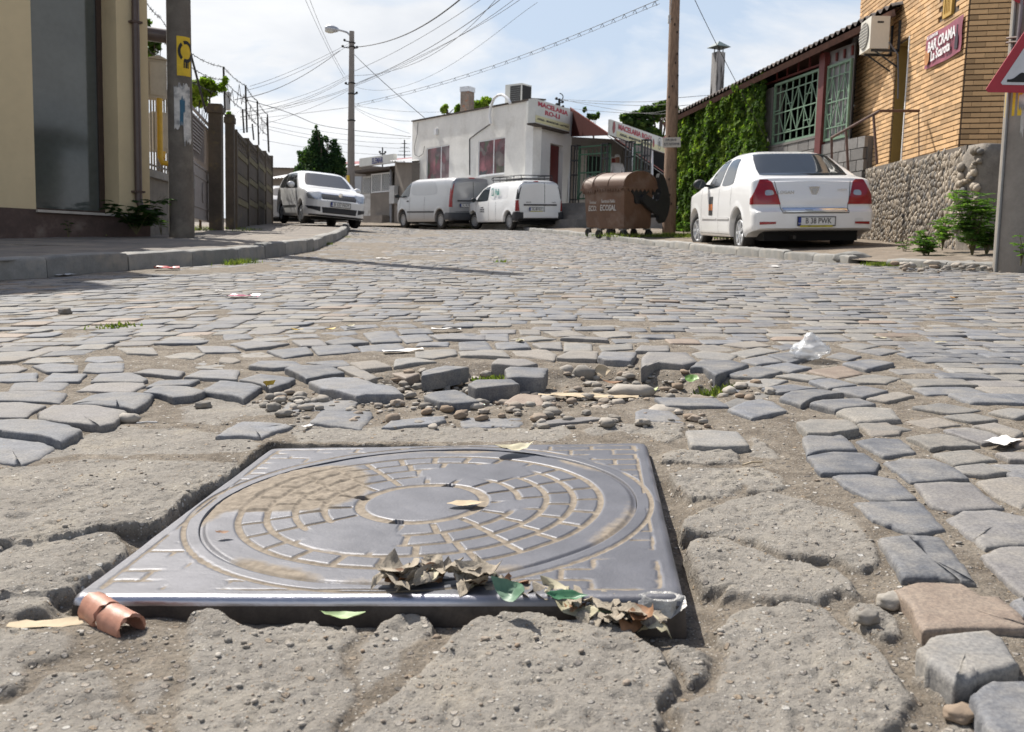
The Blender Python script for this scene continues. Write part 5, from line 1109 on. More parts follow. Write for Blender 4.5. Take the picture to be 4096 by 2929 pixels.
for px0, px1, py0, py1, nm, mt in ((2345, 2400, 625, 800, 'window', GLASS), (2440, 2478, 628, 720, 'window', PVC), (2490, 2600, 600, 800, 'wall_panel', M('grey_panel', (.20, .19, .18), .6)), (2614, 2700, 600, 812, 'doorway', M('shop_interior_dark', (.012, .012, .012), .9)), (2300, 2340, 600, 812, 'door', M('shop_white_door', (.45, .43, .40), .6)), (2560, 2590, 700, 760, 'notice', PAPER)):
    q0 = FB.hit(px0, py0); q1 = FB.hit(px1, py1); b = MB(); wbox(b, q0[0], q1[0], max(.02, q1[1]), q0[1], -.05, -.004); o = b.build(nm, mt, t)
    if nm == 'window' and mt == PVC: b = MB(); wbox(b, q0[0]+.05, q1[0]-.05, q1[1]+.05, q0[1]-.05, -.058, -.052); b.build('pane', M('red_window_poster', (.30, .06, .06), .5, .5, 6), o)
# iron gateway
BLK = M('black_gate_iron', (.022, .024, .028), .5, .2, 20); GRN = M('green_gate_iron', (.035, .11, .06), .5, .2, 20)
FG = Frame(at(2286, 812, 33.5), at(2595, 812, 31.2), Pf.z); t = thing('iron_gateway', FG.M, 'row of black lattice posts with green barred gate leaves on the shop porch', 'gate')
for px0, px1, py in ((2287, 2312, 583), (2409, 2434, 575), (2504, 2530, 567), (2567, 2594, 560)):
    x0 = FG.hit(px0, 700)[0]; x1 = FG.hit(px1, 700)[0]; H = FG.hit(px0, py)[1]; b = MB()
    for x in (x0, x1-.035):
        for y in (-.1, .08): wbox(b, x, x+.035, 0, H, y, y+.035)
    for z in (.1, .95, 1.45, H-.035): wbox(b, x0, x1, z, z+.035, -.095, -.065); wbox(b, x0, x1, z, z+.035, .085, .11); wbox(b, x0+.002, x0+.033, z, z+.035, -.065, .085); wbox(b, x1-.033, x1-.002, z, z+.035, -.065, .085)
    b.build('lattice_post', BLK, t)
for px0, px1, py in ((2312, 2440, 588), (2531, 2566, 578)):
    x0 = FG.hit(px0, 700)[0]; x1 = FG.hit(px1, 700)[0]; H = FG.hit(px0, py)[1]; n = 8 if px0 < 2500 else 3; b = MB()
    for z in (.12, H*.52, H-.3, H-.04): wbox(b, x0, x1, z, z+.045, -.02, .02)
    for x in (x0, x1-.04): wbox(b, x, x+.04, .12, H, -.022, .022)
    leaf = b.build('gate_leaf', GRN, t)
    for i in range(n): x = x0+(x1-x0)*(i+.5)/n; b = MB(); wbox(b, x, x+.018, .12, H-.1, -.012, .012); b.build('gate_bar', GRN, leaf)
    b = MB(); b.bar((x0, 0, .15), ((x0+x1)/2, 0, H*.52), .03); b.bar((x1, .003, .15), ((x0+x1)/2, .003, H*.52), .03); b.build('brace', GRN, leaf)

# kiosk with flower of bars
GRW = M('grey_cement_render', (.20, .175, .15), .92, .15, 2, .004, 30)
k0 = at(1443, 866, 43.6); k1 = at(1568, 862, 41.4); FK, kt = fr(k0, k1, (k0.z+k1.z)/2, 'kiosk', 'small grey kiosk with white sign board, white door and lattice barred windows', 'kiosk')
H = FK.hit(1500, 668)[1]; xd = FK.hit(1482, 780)[0]; xw1 = FK.hit(1563, 700)[0]; zw = FK.hit(1510, 770)[1]
b = MB(); wbox(b, xd, FK.L, -1.2, zw-.02, 0, .2); wbox(b, 0, FK.L, -1.2, H, .25, 2.5); wbox(b, 0, FK.L, -1.6, -.02, -.5, -.002); b.build('wall', GRW, kt)
b = MB(); wbox(b, .02, xd-.02, 0, H-.35, .08, .14); kd = b.build('door', M('worn_white_door', (.5, .49, .47), .6, .1, 5, dirt=(.3, .28, .25)), kt)
b = MB(); wbox(b, .10, xd-.10, zw, H-.45, .06, .075); b.build('pane', M('kiosk_glass', (.10, .11, .11), .2, .1), kd)
def lattice(x0, x1, z0, z1, y, st, parent, mat):
    b = MB(); w_ = x1-x0; h_ = z1-z0; k = -h_
    while k < w_:
        a0 = max(0, k); a1 = min(w_, k+h_)
        if a1 > a0: b.bar((x0+a0, y, z0+(a0-k)), (x0+a1, y, z0+(a1-k)), .014); b.bar((x0+a0, y-.006, z1-(a0-k)), (x0+a1, y-.006, z1-(a1-k)), .014)
        k += st
    return b.build('lattice_bars', mat, parent)
lattice(.10, xd-.10, zw, H-.45, .045, .16, kd, PVC)
m = MB(); t_ = .05
for x in (xd, (xd+xw1)/2, xw1-t_): wbox(m, x, x+t_, zw, H-.3, .02, .08)
wbox(m, xd+t_, xw1-t_, H-.35, H-.3, .022, .078); wbox(m, xd+t_, xw1-t_, zw, zw+t_, .022, .078); kw = m.build('window', PVC, kt)
b = MB(); wbox(b, xd+t_, xw1-t_, zw+t_, H-.35, .06, .07); b.build('pane', M('kiosk_glass', (0, 0, 0)), kw)
lattice(xd+.05, (xd+xw1)/2, zw+.05, H-.35, .03, .17, kw, PVC); lattice((xd+xw1)/2+.05, xw1-.05, zw+.05, H-.35, .03, .17, kw, PVC)
b = MB(); wbox(b, -.25, FK.L+.35, H-.22, H-.12, -.35, 2.5); b.build('roof', TAR, kt)
FKs = Frame(at(1437, 660, 43.2), at(1575, 650, 40.8), k0.z); ks = thing('kiosk_sign', FKs.M, 'long white kiosk sign board with faded blue lettering on the kiosk roof', 'sign')
a0 = FKs.hit(1437, 668)[1]; a1 = FKs.hit(1437, 635)[1]; b = MB(); wbox(b, 0, FKs.L, a0, a1, 0, .15); b.build('board', SIGNW, ks)
text(ks, 'ELEMAR', FKs.L*.112, M('faded_blue_letters', (.035, .045, .17), .6), wallM(FKs.L*.54, (a0+a1)/2-.02, -.008), bold=.008, ext=.004, sx=.8)
b = MB(); wbox(b, FKs.L*.42, FKs.L*.68, a0+.03, a0+.10, -.006, -.002); b.build('small_print', M('beige_print', (.45, .38, .3), .6), ks)
b = MB(); a = FK.hit(1570, 660)[0]; b.cyl((a, -.08, -.9), (a, -.08, H-.2), .045, 8); b.build('downpipe', M('zinc_pipe', (.22, .23, .25), .5, .1), kt)
q0 = FK.hit(1569, 745, -.3); q1 = FK.hit(1588, 815, -.3); t = thing('electric_box', FK.M @ Matrix.Translation((q0[0], -.45, q1[1])), 'narrow pale grey electricity box on a post beside the kiosk', 'electric box')
b = MB(); b.bb((0, 0, 0), (q1[0]-q0[0], .2, q0[1]-q1[1])); b.build('case', M('grey_box_paint', (.42, .42, .41), .6, .1, 6), t); b = MB(); b.bb((.05, .05, -.9), (.1, .1, -.002)); b.build('post', M('zinc_pipe', (0, 0, 0)), t)
# grey house between kiosk and shop, sheds to the left
def shed(name, px0, px1, pyb, pyt0, pyt1, Z0, Z1, mat, label, depth=4, roofm=None, rh=0, over=.2):
    Fq = Frame(at(px0, pyb, Z0), at(px1, pyb, Z1), at(px0, pyb, Z0).z); t = thing(name, Fq.M, label, 'building'); tf = zline(Fq, px0, pyt0, px1, pyt1); b = MB()
    opening_wall(b, Fq.L, tf, [], 0, depth, -2); b.build('wall', mat, t)
    if roofm:
        L_ = Fq.L; n = max(4, int(L_/.28)); b = MB()
        for i in range(n):
            a = L_*i/n; c = L_*(i+1)/n; m = (a+c)/2
            for s0, s1, z0, z1 in ((a, m, .0, .04), (m, c, .04, .0)):
                b.add([(s0, -over, tf(s0)+z0), (s1, -over, tf(s1)+z1), (s1, depth, tf(s1)+rh+z1), (s0, depth, tf(s0)+rh+z0)], [(0, 1, 2, 3)])
        b.build('roof', roofm, t)
    return Fq, t
BRT = M('bright_corrugated_sheet', (.50, .50, .50), .38, .08, 4, metal=.3)
shed('grey_house', 1577, 1644, 870, 648, 650, 41.0, 39.5, GRW, 'grey rendered low house squeezed between the kiosk and the white shop', 5, BRT, .9, .3)
shed('low_shed', 1060, 1180, 800, 722, 712, 47, 45, GRW, 'low grey shed under a bright corrugated roof behind the parked cars', 4, BRT, 1.0, .3)
shed('far_house', 1040, 1190, 760, 672, 676, 60, 58, M('beige_far_render', (.22, .19, .16), .9, .2), 'far low house with dark flat roof behind the bright shed', 6, TAR, .3, .3)
shed('far_house', 1365, 1445, 780, 655, 660, 54, 52, M('beige_far_render', (0, 0, 0)), 'far brownish house with pinkish red roof behind the lamp post', 6, M('pink_red_roof', (.30, .07, .08), .6), .9, .3)
Fq, t = shed('metal_gate', 1395, 1444, 880, 706, 706, 45.5, 44.5, M('pale_blue_sheet', (.40, .42, .45), .5, .08, 3), 'pale blue grey sheet metal gate between the lamp post and the kiosk', .1); t['category'] = 'gate'

# person in white at the shop
def person():
    base_ = at(2462, 815, 34.6); Hp = 1.76; t = thing('person', Matrix.Translation(base_) @ Matrix.Rotation(rad(8), 4, 'Z'), 'person in white cap and white short sleeved coat standing at the shop entrance', 'person')
    SK = M('skin', (.33, .17, .11), .55, .1, 20, sub=.1); CO = M('white_coat', (.70, .71, .74), .8, .06, 12, .004, 12); TR = M('pale_trousers', (.35, .36, .38), .8, .1)
    def skinned(name, pts, edges, rad_, mat, parent):
        me = bpy.data.meshes.new(name); me.from_pydata(pts, edges, []); o = bpy.data.objects.new(name, me); COL.objects.link(o)
        m = o.modifiers.new('s', 'SKIN'); me.skin_vertices[0].data[0].use_root = True
        for i, r in enumerate(rad_): me.skin_vertices[0].data[i].radius = r if isinstance(r, tuple) else (r, r)
        m2 = o.modifiers.new('d', 'SUBSURF'); m2.levels = 2; m2.render_levels = 2
        dg = bpy.context.evaluated_depsgraph_get(); nm = bpy.data.meshes.new_from_object(o.evaluated_get(dg)); bpy.data.objects.remove(o); nm.materials.clear(); nm.materials.append(mat); nm.polygons.foreach_set('use_smooth', [True]*len(nm.polygons)); return link(name, nm, parent)
    pts = [(0, 0, .95), (0, 0, 1.15), (0, .0, 1.36), (0, 0, 1.47), (0, -.01, 1.55), (0, -.02, 1.64), (0, -.01, 1.71), (.17, 0, 1.40), (.25, .02, 1.14), (.27, -.04, .92), (.27, -.07, .83), (-.17, 0, 1.40), (-.25, .02, 1.14), (-.26, -.06, .92), (-.25, -.10, .83), (.10, 0, .9), (.11, -.01, .5), (.12, .02, .09), (.13, -.10, .04), (-.10, 0, .9), (-.11, -.01, .5), (-.12, .02, .09), (-.13, -.10, .04)]
    ed = [(0, 1), (1, 2), (2, 3), (3, 4), (4, 5), (5, 6), (2, 7), (7, 8), (8, 9), (9, 10), (2, 11), (11, 12), (12, 13), (13, 14), (0, 15), (15, 16), (16, 17), (17, 18), (0, 19), (19, 20), (20, 21), (21, 22)]
    rd_ = [(.15, .10), (.14, .10), (.15, .10), .055, (.068, .08), (.078, .095), (.06, .075), .055, .042, .034, .03, .055, .042, .034, .03, .085, .06, .045, .035, .085, .06, .045, .035]
    body = skinned('body', pts, ed, rd_, SK, t)
    cp = [(0, 0, .78), (0, 0, 1.0), (0, 0, 1.2), (0, 0, 1.38), (0, 0, 1.45), (.16, 0, 1.40), (.22, .01, 1.25), (.26, .02, 1.06), (-.16, 0, 1.40), (-.22, .01, 1.25), (-.26, .02, 1.06)]
    skinned('coat', cp, [(0, 1), (1, 2), (2, 3), (3, 4), (3, 5), (5, 6), (6, 7), (3, 8), (8, 9), (9, 10)], [(.185, .125), (.18, .12), (.18, .12), (.17, .12), (.09, .07), .078, .07, .068, .078, .07, .068], CO, t)
    skinned('trousers', [(0, 0, .92), (.10, 0, .86), (.115, 0, .5), (.12, .02, .10), (-.10, 0, .86), (-.115, 0, .5), (-.12, .02, .10)], [(0, 1), (1, 2), (2, 3), (0, 4), (4, 5), (5, 6)], [(.15, .11), .10, .075, .065, .10, .075, .065], TR, t)
    b = MB(); b.sphere((0, -.005, 1.695), .098, 16, 8, (1, 1.12, .80)); b.build('cap', CO, t, None, True)
    b = MB(); b.prism([(.07*math.cos(a_)*1.05, -.09-.075*math.sin(a_)) for a_ in [PI*k/8 for k in range(9)]], 1.675, 1.69); b.build('cap_peak', CO, t)
    b = MB(); b.sphere((0, -.118, 1.635), .016, 8, 6, (.8, 1, 1.4)); b.build('nose', SK, t, None, True)
    for s in (-1, 1):
        b = MB(); b.sphere((s*.030, -.098, 1.655), .009, 8, 6); b.build('eye', BK, t, None, True)
        b = MB(); b.sphere((s*.085, -.01, 1.64), .02, 8, 6, (.4, .8, 1.3)); b.build('ear', SK, t, None, True)
        for k in range(4): b = MB(); b.tube([(s*.27, -.085-.012*k+.02, .80), (s*.275, -.09-.014*k+.02, .74), (s*.268, -.095-.014*k+.02, .70)], [.010, .009, .007], 6); b.build('finger', SK, t, None, True)
        b = MB(); b.tube([(s*.255, -.10, .80), (s*.235, -.115, .76), (s*.235, -.118, .73)], [.011, .010, .008], 6); b.build('thumb', SK, t, None, True)
    b = MB(); b.box((0, -.105, 1.60), (.045, .006, .008)); b.build('mouth', M('lips', (.25, .09, .07), .6), t)
person()

# lamp post
lb = at(1403, 905, 37.0); lt = pole_taper('lamp_post', lb, .165, .095, 7.35, M('lamp_post_concrete', (.24, .215, .195), .9, .1, 4), 'slim concrete lamp post with a curved lamp arm behind the white hatchback', 'street lamp', (-.002, 0))
Hl = 7.35; GM = M('galvanised_steel', (.45, .46, .48), .45, .1, 10, metal=.5)
b = MB(); LM = Matrix.Translation(-lb)
b.tube([LM @ at(px, py, 36.85) for px, py in ((1404, 200), (1403, 160), (1400, 142), (1388, 130), (1370, 124), (1352, 120))], .035, 8); b.build('lamp_arm', GM, lt, None, 'auto')
a = LM @ at(1356, 121, 36.85); c = LM @ at(1300, 112, 36.85); d = (c-a); b = MB()
for i, (f, r) in enumerate(((0, .05), (.15, .10), (.5, .15), (.8, .14), (1, .05))): pass
b.tube([a+d*f for f in (0, .12, .4, .75, .97, 1.0)], [.04, .09, .14, .15, .08, .02], 12); b.build('lamp_head', GM, lt, None, 'auto')
b = MB(); m_ = a+d*.62-Vector((0, 0, .07)); b.sphere(m_, .13, 12, 8, (1.7, 1, .8)); b.build('lamp_bowl', M('lamp_glass', (.55, .55, .5), .15, .05), lt, None, True)
for zf in (6.75, 6.9, 5.4, 5.0, 4.0): b = MB(); b.lathe([(.10+.010*(7.35-zf), zf), (.125+.010*(7.35-zf), zf+.01), (.125+.010*(7.35-zf), zf+.04), (.10+.010*(7.35-zf), zf+.05)], 14); b.build('clamp', BK, lt)
b = MB()
for dx, zf in ((-.35, 6.72), (-.28, 6.95), (-.22, 5.35), (.2, 6.7), (.2, 5.0)): b.cyl((0, 0, zf), (dx, -.05, zf+.03), .02, 6); b.sphere((dx, -.05, zf+.06), .05, 8, 6)
b.build('insulators', BK, lt)
wrap(lt, 'yellow_notice', YP, lambda z: .169, (at(1403, 760, 37)-lb).z, (at(1403, 705, 37)-lb).z, an(-80), an(-10))
# tiny masts on the skyline
for px, pyt, pyb_, Z, cw, lab in ((1530, 590, 640, 70, 22, 'small far pylon with a cross arm on the skyline above the kiosk'), (1618, 560, 640, 80, 0, 'thin far lattice antenna mast on the skyline beside the white shop')):
    a = at(px, pyb_+40, Z); c = at(px, pyt, Z); b = MB(); b.bar(a, c, .09)
    if cw: q = a.lerp(c, .72); ex = Vector((cw/2*Z/F_PX, 0, 0)); b.bar(q-ex, q+ex, .09); [b.sphere(q+ex*s+Vector((0, 0, .12)), .09, 6, 4) for s in (-1, 1)]
    else:
        for f in (.35, .5, .62, .75, .88): q = a.lerp(c, f); ex = Vector((.9*(1.15-f), 0, 0)); b.bar(q-ex, q+ex, .035)
    tag(b.build('far_mast', BLK), lab, 'mast')
a = at(2234, 430, 37); c = at(2238, 395, 37); b = MB(); b.bar(a-Vector((0, 0, 1)), c, .07)
for dx, dz in ((-.12, .0), (.12, -.12), (-.1, -.22), (.14, -.3)): b.sphere(c+Vector((dx, 0, dz)), .06, 8, 6); b.bar(c+Vector((0, 0, dz-.03)), c+Vector((dx, 0, dz-.03)), .03)
b.tube([c+Vector((.14*math.sin(k), 0, .14*math.cos(k)+.06)) for k in (0, .6, 1.2, 1.8, 2.4, 3)], .02, 5); tag(b.build('roof_mast', BLK), 'black roof bracket with insulators standing behind the sign box', 'mast')
# ================================================================== right side of the street
q0 = at(2700, 916, 24.8); q1 = at(3400, 900, 16.9)
FI, iv = fr(q0, q1, q0.z, 'ivy_covered_building', 'long low building with ivy covered wall, green window grilles and a dark corrugated roof', 'building')
LI = FI.L; y_e = -.30; te = zline(FI, 2749, 428, 3466, 69) if False else None
e0 = FI.hit(2749, 430, y_e); e1 = FI.hit(3440, 84, y_e); te = lambda x: e0[1]+(e1[1]-e0[1])*(x-e0[0])/(e1[0]-e0[0])
xg0 = FI.hit(3092, 450)[0]; xg1 = FI.hit(3268, 420)[0]; gz0 = FI.hit(3261, 543)[1]; gz1 = FI.hit(3270, 276)[1]; xc0 = FI.hit(3278, 400)[0]; xc1 = FI.hit(3300, 400)[0]; xp1 = FI.hit(3397, 400)[0]
BLOCK = M('grey_concrete_block', (.20, .19, .18), .95, .15, 5, .006, 40, tint=.2); MORT = M('rough_mortar', (.16, .15, .14), .95, .15, 8, .008, 40)
b = MB(); wbox(b, 0, xg0-.06, -1.2, te(0)-.08, 0, .25); wbox(b, xg0-.06, xc0, -1.2, gz0-.05, .06, .25); wbox(b, xc1, xp1+.6, -1.2, gz0-.2, .06, .25)
wbox(b, 0, xp1+.6, -1.2, .2, .3, 5); b.build('wall', MORT, iv)
b = MB(); wbox(b, 0, .2, -1.2, te(0)+.3, .25, 5); b.build('end_wall', MORT, iv)
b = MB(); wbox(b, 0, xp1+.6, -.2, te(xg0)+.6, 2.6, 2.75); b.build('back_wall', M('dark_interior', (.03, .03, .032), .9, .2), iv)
# blocks under the grilles
for (xa, xb, zt_) in ((xg0-.06, xc0, gz0-.05), (xc1, xp1+.6, gz0-.2)):
    z = zt_; r = 0
    while z > zt_-1.5:
        x = xa-(.2 if r % 2 else 0)
        while x < xb:
            a = max(x, xa); c = min(x+.39, xb)
            if c-a > .04: b = MB(); b.bb((a+.006, -.015, z-.19), (c-.006, .056, z-.004)); b.t = [random.random()]*6; b.build('concrete_block', BLOCK, iv)
            x += .40
        z -= .2; r += 1
# roof of corrugated sheets
ROOF = M('dark_corrugated_roof', (.05, .035, .03), .8, .3, 6, tint=.25, dirt=(.12, .08, .06)); n = 60; L_ = xp1+1.6; st = .18; x = -.55; vs = []; fs = []
b = MB(); xs = np.arange(-.55, L_, st/6)
for i, x in enumerate(xs):
    z = te(x)+.045*math.sin(2*PI*x/st)*.8
    for y, dz in ((y_e, 0), (y_e, -.015), (2.8, .75)): vs.append((x, y, z+dz))
for i in range(len(xs)-1): fs += [(3*i, 3*i+3, 3*i+5, 3*i+2), (3*i+1, 3*i, 3*i+3, 3*i+4)]
b.add(vs, fs); b.build('roof', ROOF, iv, None, True)
b = MB(); 
b.add([(-.5, y_e+.02, te(-.5)-.07), (L_, y_e+.02, te(L_)-.07), (L_, y_e+.06, te(L_)-.17), (-.5, y_e+.06, te(-.5)-.17), (-.5, 2.7, te(-.5)+.6), (L_, 2.7, te(L_)+.6)], [(0, 1, 2, 3), (0, 4, 5, 1)]); b.build('eave_board', M('rusty_brown_wood', (.10, .045, .03), .8, .3, 8), iv)
# window grille with diamonds
GGR = M('pale_green_grille_paint', (.16, .25, .17), .55, .15, 14, dirt=(.14, .09, .06), dirtpos=(.62, .78)); RDC = M('dark_red_steel', (.12, .025, .022), .55, .15, 8)
def grille(x0, x1, z0, z1, y, cols, rows, tall, mat, name='window_grille'):
    b = MB(); w_ = .045
    for x in (x0, x1-w_): wbox(b, x, x+w_, z0, z1, y-.02, y+.02)
    for z in (z0, z1-w_): wbox(b, x0+w_, x1-w_, z, z+w_, y-.02, y+.02)
    f = b.build(name, mat, iv)
    for i in range(1, cols):
        x = x0+(x1-x0)*i/cols; c = MB(); wbox(c, x-.011, x+.011, z0+w_, z1-w_, y-.010, y+.010); c.build('grille_bar', mat, f)
    for k in (1, rows//2, rows-1):
        z = z0+(z1-z0)*k/rows; c = MB(); wbox(c, x0+w_, x1-w_, z-.011, z+.011, y-.021, y-.011); c.build('grille_bar', mat, f)
    for i in tall:
        xa = x0+(x1-x0)*i/cols; xb_ = x0+(x1-x0)*(i+2)/cols; xm = (xa+xb_)/2; zz = z0+(z1-z0)/rows; zt2 = z0+(z1-z0)*(rows-1)/rows; zm = (zz+zt2)/2
        for p, q in (((xa, zm), (xm, zt2)), ((xm, zt2), (xb_, zm)), ((xb_, zm), (xm, zz)), ((xm, zz), (xa, zm))): c = MB(); c.bar((p[0], y-.014, p[1]), (q[0], y-.014, q[1]), .016); c.build('grille_bar', mat, f)
    for i, zf in ((0, .35), (0, .55), (2, .62), (2, .2), (5, .68), (5, .28), (7, .45), (7, .6)):
        if i < cols: xa = x0+(x1-x0)*i/cols; xb_ = x0+(x1-x0)*(i+1)/cols; z = z0+(z1-z0)*zf; c = MB(); wbox(c, xa, xb_, z-.01, z+.01, y-.010, y+.008); c.build('grille_bar', mat, f)
    return f
grille(xg0, xg1, gz0, gz1, .02, 7, 6, (1, 3, 5), GGR)
b = MB(); wbox(b, xg0-.05, xc0-.02, gz0-.05, gz0-.004, -.03, .2); b.build('sill', M('rough_mortar', (0, 0, 0)), iv)
b = MB(); wbox(b, xc0, xc1, -.8, te(xc0)-.12, -.05, .12); b.build('column', RDC, iv)
for k, zf in enumerate((0.06, .36)): b = MB(); wbox(b, xg0-1.0, xc0-.002, gz1+zf, gz1+zf+.035, .03, .07); b.build('upper_rail', RDC, iv)
for k in range(5): b = MB(); x = xg0+(xg1-xg0)*k/4; wbox(b, x-.012, x+.012, gz1+.095, gz1+.36, .03, .06); b.build('upper_bar', RDC, iv)
PANL = M('milky_grey_sheet', (.22, .21, .21), .45, .12, 3, dirt=(.14, .13, .13))
b = MB(); wbox(b, xc1+.002, xp1, gz0-.2, te(xp1)-.15, .05, .056); b.build('sheet_panel', PANL, iv)
grille(xc1+.02, xp1-.02, gz0-.15, gz1-.02, .02, 4, 6, (0, 2), GGR)
for k in range(4): b = MB(); x = xc1+.02+(xp1-xc1-.06)*k/3; wbox(b, x-.02, x+.02, gz1+.03, te(x)-.2, .01, .04); b.build('upper_bar', RDC, iv)
b = MB(); xt = FI.hit(3215, 480, 1.2); wbox(b, xg0+.3, xg1-.2, xt[1], xt[1]+.04, 1.2, 1.24); b.build('lit_tube', M('white_tube', (.8, .8, .8), .4), iv)
# ivy
def leaf_cards(P, Nrm, size, rng, spread=.6):
    """one folded leaf of 4 triangles at every point"""
    n = len(P); a = rng.normal(size=(n, 3)); nn = Nrm+a*spread; nn /= np.linalg.norm(nn, axis=1)[:, None]
    t = np.cross(nn, rng.normal(size=(n, 3))); t /= np.linalg.norm(t, axis=1)[:, None]; s = np.cross(nn, t); sz = (size*(.6+.8*rng.random(n)))[:, None]
    V = np.stack([P-t*sz*.5, P-t*sz*.05+s*sz*.42+nn*sz*.10, P+t*sz*.6, P-t*sz*.05-s*sz*.42+nn*sz*.10, P+nn*sz*.0], 1).reshape(-1, 3)
    b = np.arange(n)[:, None, None]*5; F_ = (b+np.array([[0, 1, 4], [1, 2, 4], [2, 3, 4], [3, 0, 4]])[None]).reshape(-1, 3); return V, F_
def leaf_mat(name, c0, c1, c2, rough=.75):
    m, n_, l, bs = nodes(name); a = n_.new('ShaderNodeAttribute'); a.attribute_name = 'tint'; r = n_.new('ShaderNodeValToRGB'); e = r.color_ramp.elements; e.new(.5)
    e[0].color = c0+(1,); e[1].color = c1+(1,); e[1].position = .55; e[2].color = c2+(1,); e[2].position = 1; l.new(a.outputs['Fac'], r.inputs[0]); l.new(r.outputs[0], bs.inputs['Base Color']); bs.inputs['Roughness'].default_value = rough; bs.inputs['Specular IOR Level'].default_value = .12
    tr = n_.new('ShaderNodeBsdfTranslucent'); sc = n_.new('ShaderNodeVectorMath'); sc.operation = 'MULTIPLY'; sc.inputs[1].default_value = (1.5, 1.7, .6); l.new(r.outputs[0], sc.inputs[0]); l.new(sc.outputs[0], tr.inputs['Color'])
    mx_ = n_.new('ShaderNodeMixShader'); mx_.inputs[0].default_value = .45; l.new(bs.outputs[0], mx_.inputs[1]); l.new(tr.outputs[0], mx_.inputs[2]); l.new(mx_.outputs[0], n_['Material Output'].inputs[0]); return m
IVY = leaf_mat('ivy_leaf', (.022, .045, .012), (.085, .150, .028), (.24, .31, .065))
def leaves(name, P, Nn, size, mat, parent=None, mw=None, spread=.6, seed=1, kind='stuff'):
    rg_ = np.random.default_rng(seed); V, F_ = leaf_cards(P, Nn, size, rg_, spread); cl = np.clip(.5+.32*fbm(P[:, [0, 2]], 2.2, seed, 3)+rg_.normal(size=len(P))*.17, 0, 1)
    o = np_mesh(name, V, F_, mat, parent, mw, False, {'tint': ('FACE', np.repeat(cl, 4))})
    if kind: o['kind'] = kind
    return o
ni = 26000; rg_ = np.random.default_rng(4); xs = rg_.random(ni)*(xg0+.35)-.12; zs = rg_.random(ni); tops_ = np.array([te(x)-.02 for x in xs]); zs = -.1+zs*(tops_+.1)
keep = (xs < xg0+.02+.16*fbm(np.stack([zs, zs*0], -1), 1.3, 3, 3)) | (rg_.random(ni) < .0); lowcut = zs > -.1+.3*sstep(xs, xg0-.7, xg0)
keep &= lowcut; xs, zs = xs[keep], zs[keep]
P2 = np.stack([xs, zs], -1); rag = np.stack([xs*1.0+zs*.55, zs*.45-xs*.2], -1)
lump = .12+.10*fbm(rag, 3.2, 9, 3)+.05*fbm(P2, 9, 12, 2); ys = -np.maximum(.01, lump)-rg_.random(len(xs))*.05
gx = (.10*fbm(rag+[.02, 0], 3.2, 9, 3)-.10*fbm(rag, 3.2, 9, 3))/.02
Nn = np.stack([-gx*.3, -np.ones_like(xs), np.full_like(xs, .45)], -1)
leaves('ivy_leaves', np.stack([xs, ys, zs], -1), Nn, .085, IVY, iv, None, .5, 4)
nb = 2200; zz = rg_.random(nb)*(te(0)-.1); leaves('ivy_leaves', np.stack([-.08-.14*rg_.random(nb), rg_.random(nb)*2.4-.1, zz], -1), np.tile([-1., -.2, .3], (nb, 1)), .09, IVY, iv, None, .5, 6)

# white chimney behind the roof
a = at(2866, 388, 25.5); H = at(2866, 215, 25.5).z-a.z; t = thing('white_chimney', Matrix.Translation(a) @ Matrix.Rotation(rad(25), 4, 'Z'), 'tall white chimney streaked with soot under a little pitched cap behind the ivy roof', 'chimney')
b = MB(); b.box((0, 0, H/2-.6), (.25, .25, H+1.2)); b.build('shaft', M('sooty_white_chimney', (.42, .40, .38), .9, .2, 3, stretch=(3, 3, .5), dirt=(.03, .028, .025), dirtpos=(.46, .60), dscale=2.2), t)
b = MB()
for sx in (-1, 1):
    for sy_ in (-1, 1): b.bar((sx*.08, sy_*.08, H), (sx*.08, sy_*.08, H+.14), .02)
b.build('cap_leg', BLK, t); b = MB(); b.add([(-.23, -.23, H+.13), (.23, -.23, H+.13), (.23, .23, H+.13), (-.23, .23, H+.13), (0, 0, H+.30)], [(0, 1, 4), (1, 2, 4), (2, 3, 4), (3, 0, 4), (3, 2, 1, 0)]); b.build('cap', M('green_copper_cap', (.10, .14, .14), .6, .2), t)

# orange brick building
o0 = at(3403, 660, 17.7); o1 = at(3836, 575, 13.0); o2 = at(4330, 600, 12.6)
FO, ob = fr(o0, o1, o1.z-.05, 'orange_brick_building', 'building clad in long orange bricks with dark joints and a recessed ochre door', 'building')
FE = Frame(o1, o2, o1.z-.05); relE = FO.M.inverted() @ FE.M; Lo = FO.L; HT = 4.2
dx0 = FO.hit(3573, 400)[0]; dx1 = FO.hit(3624, 400)[0]; dz1 = FO.hit(3625, 160)[1]; wx0 = FO.hit(3780, 40)[0]; wx1 = FO.hit(3814, 40)[0]; wz0 = FO.hit(3797, 66)[1]
JNT = M('dark_brick_joint', (.085, .062, .045), .95, .2, 12)
OBR = M('orange_clinker_brick', (.53, .335, .165), .78, .07, 9, .0012, 60, tint=.30, dirt=(.56, .42, .28), dirtpos=(.55, .8), dscale=2.5)
b = MB(); opening_wall(b, Lo, lambda x: HT, [(dx0, dx1, -1, dz1), (wx0, wx1, wz0, wz0+1.2)], .012, .35, -1.2); b.build('wall', JNT, ob)
b = MB(); opening_wall(b, FE.L, lambda x: HT, [], .012, 4.6, -1.2); b.build('wall', JNT, ob, relE)
bricks = []; ch = .0715; bl_ = .24; r = 0; z = -.75
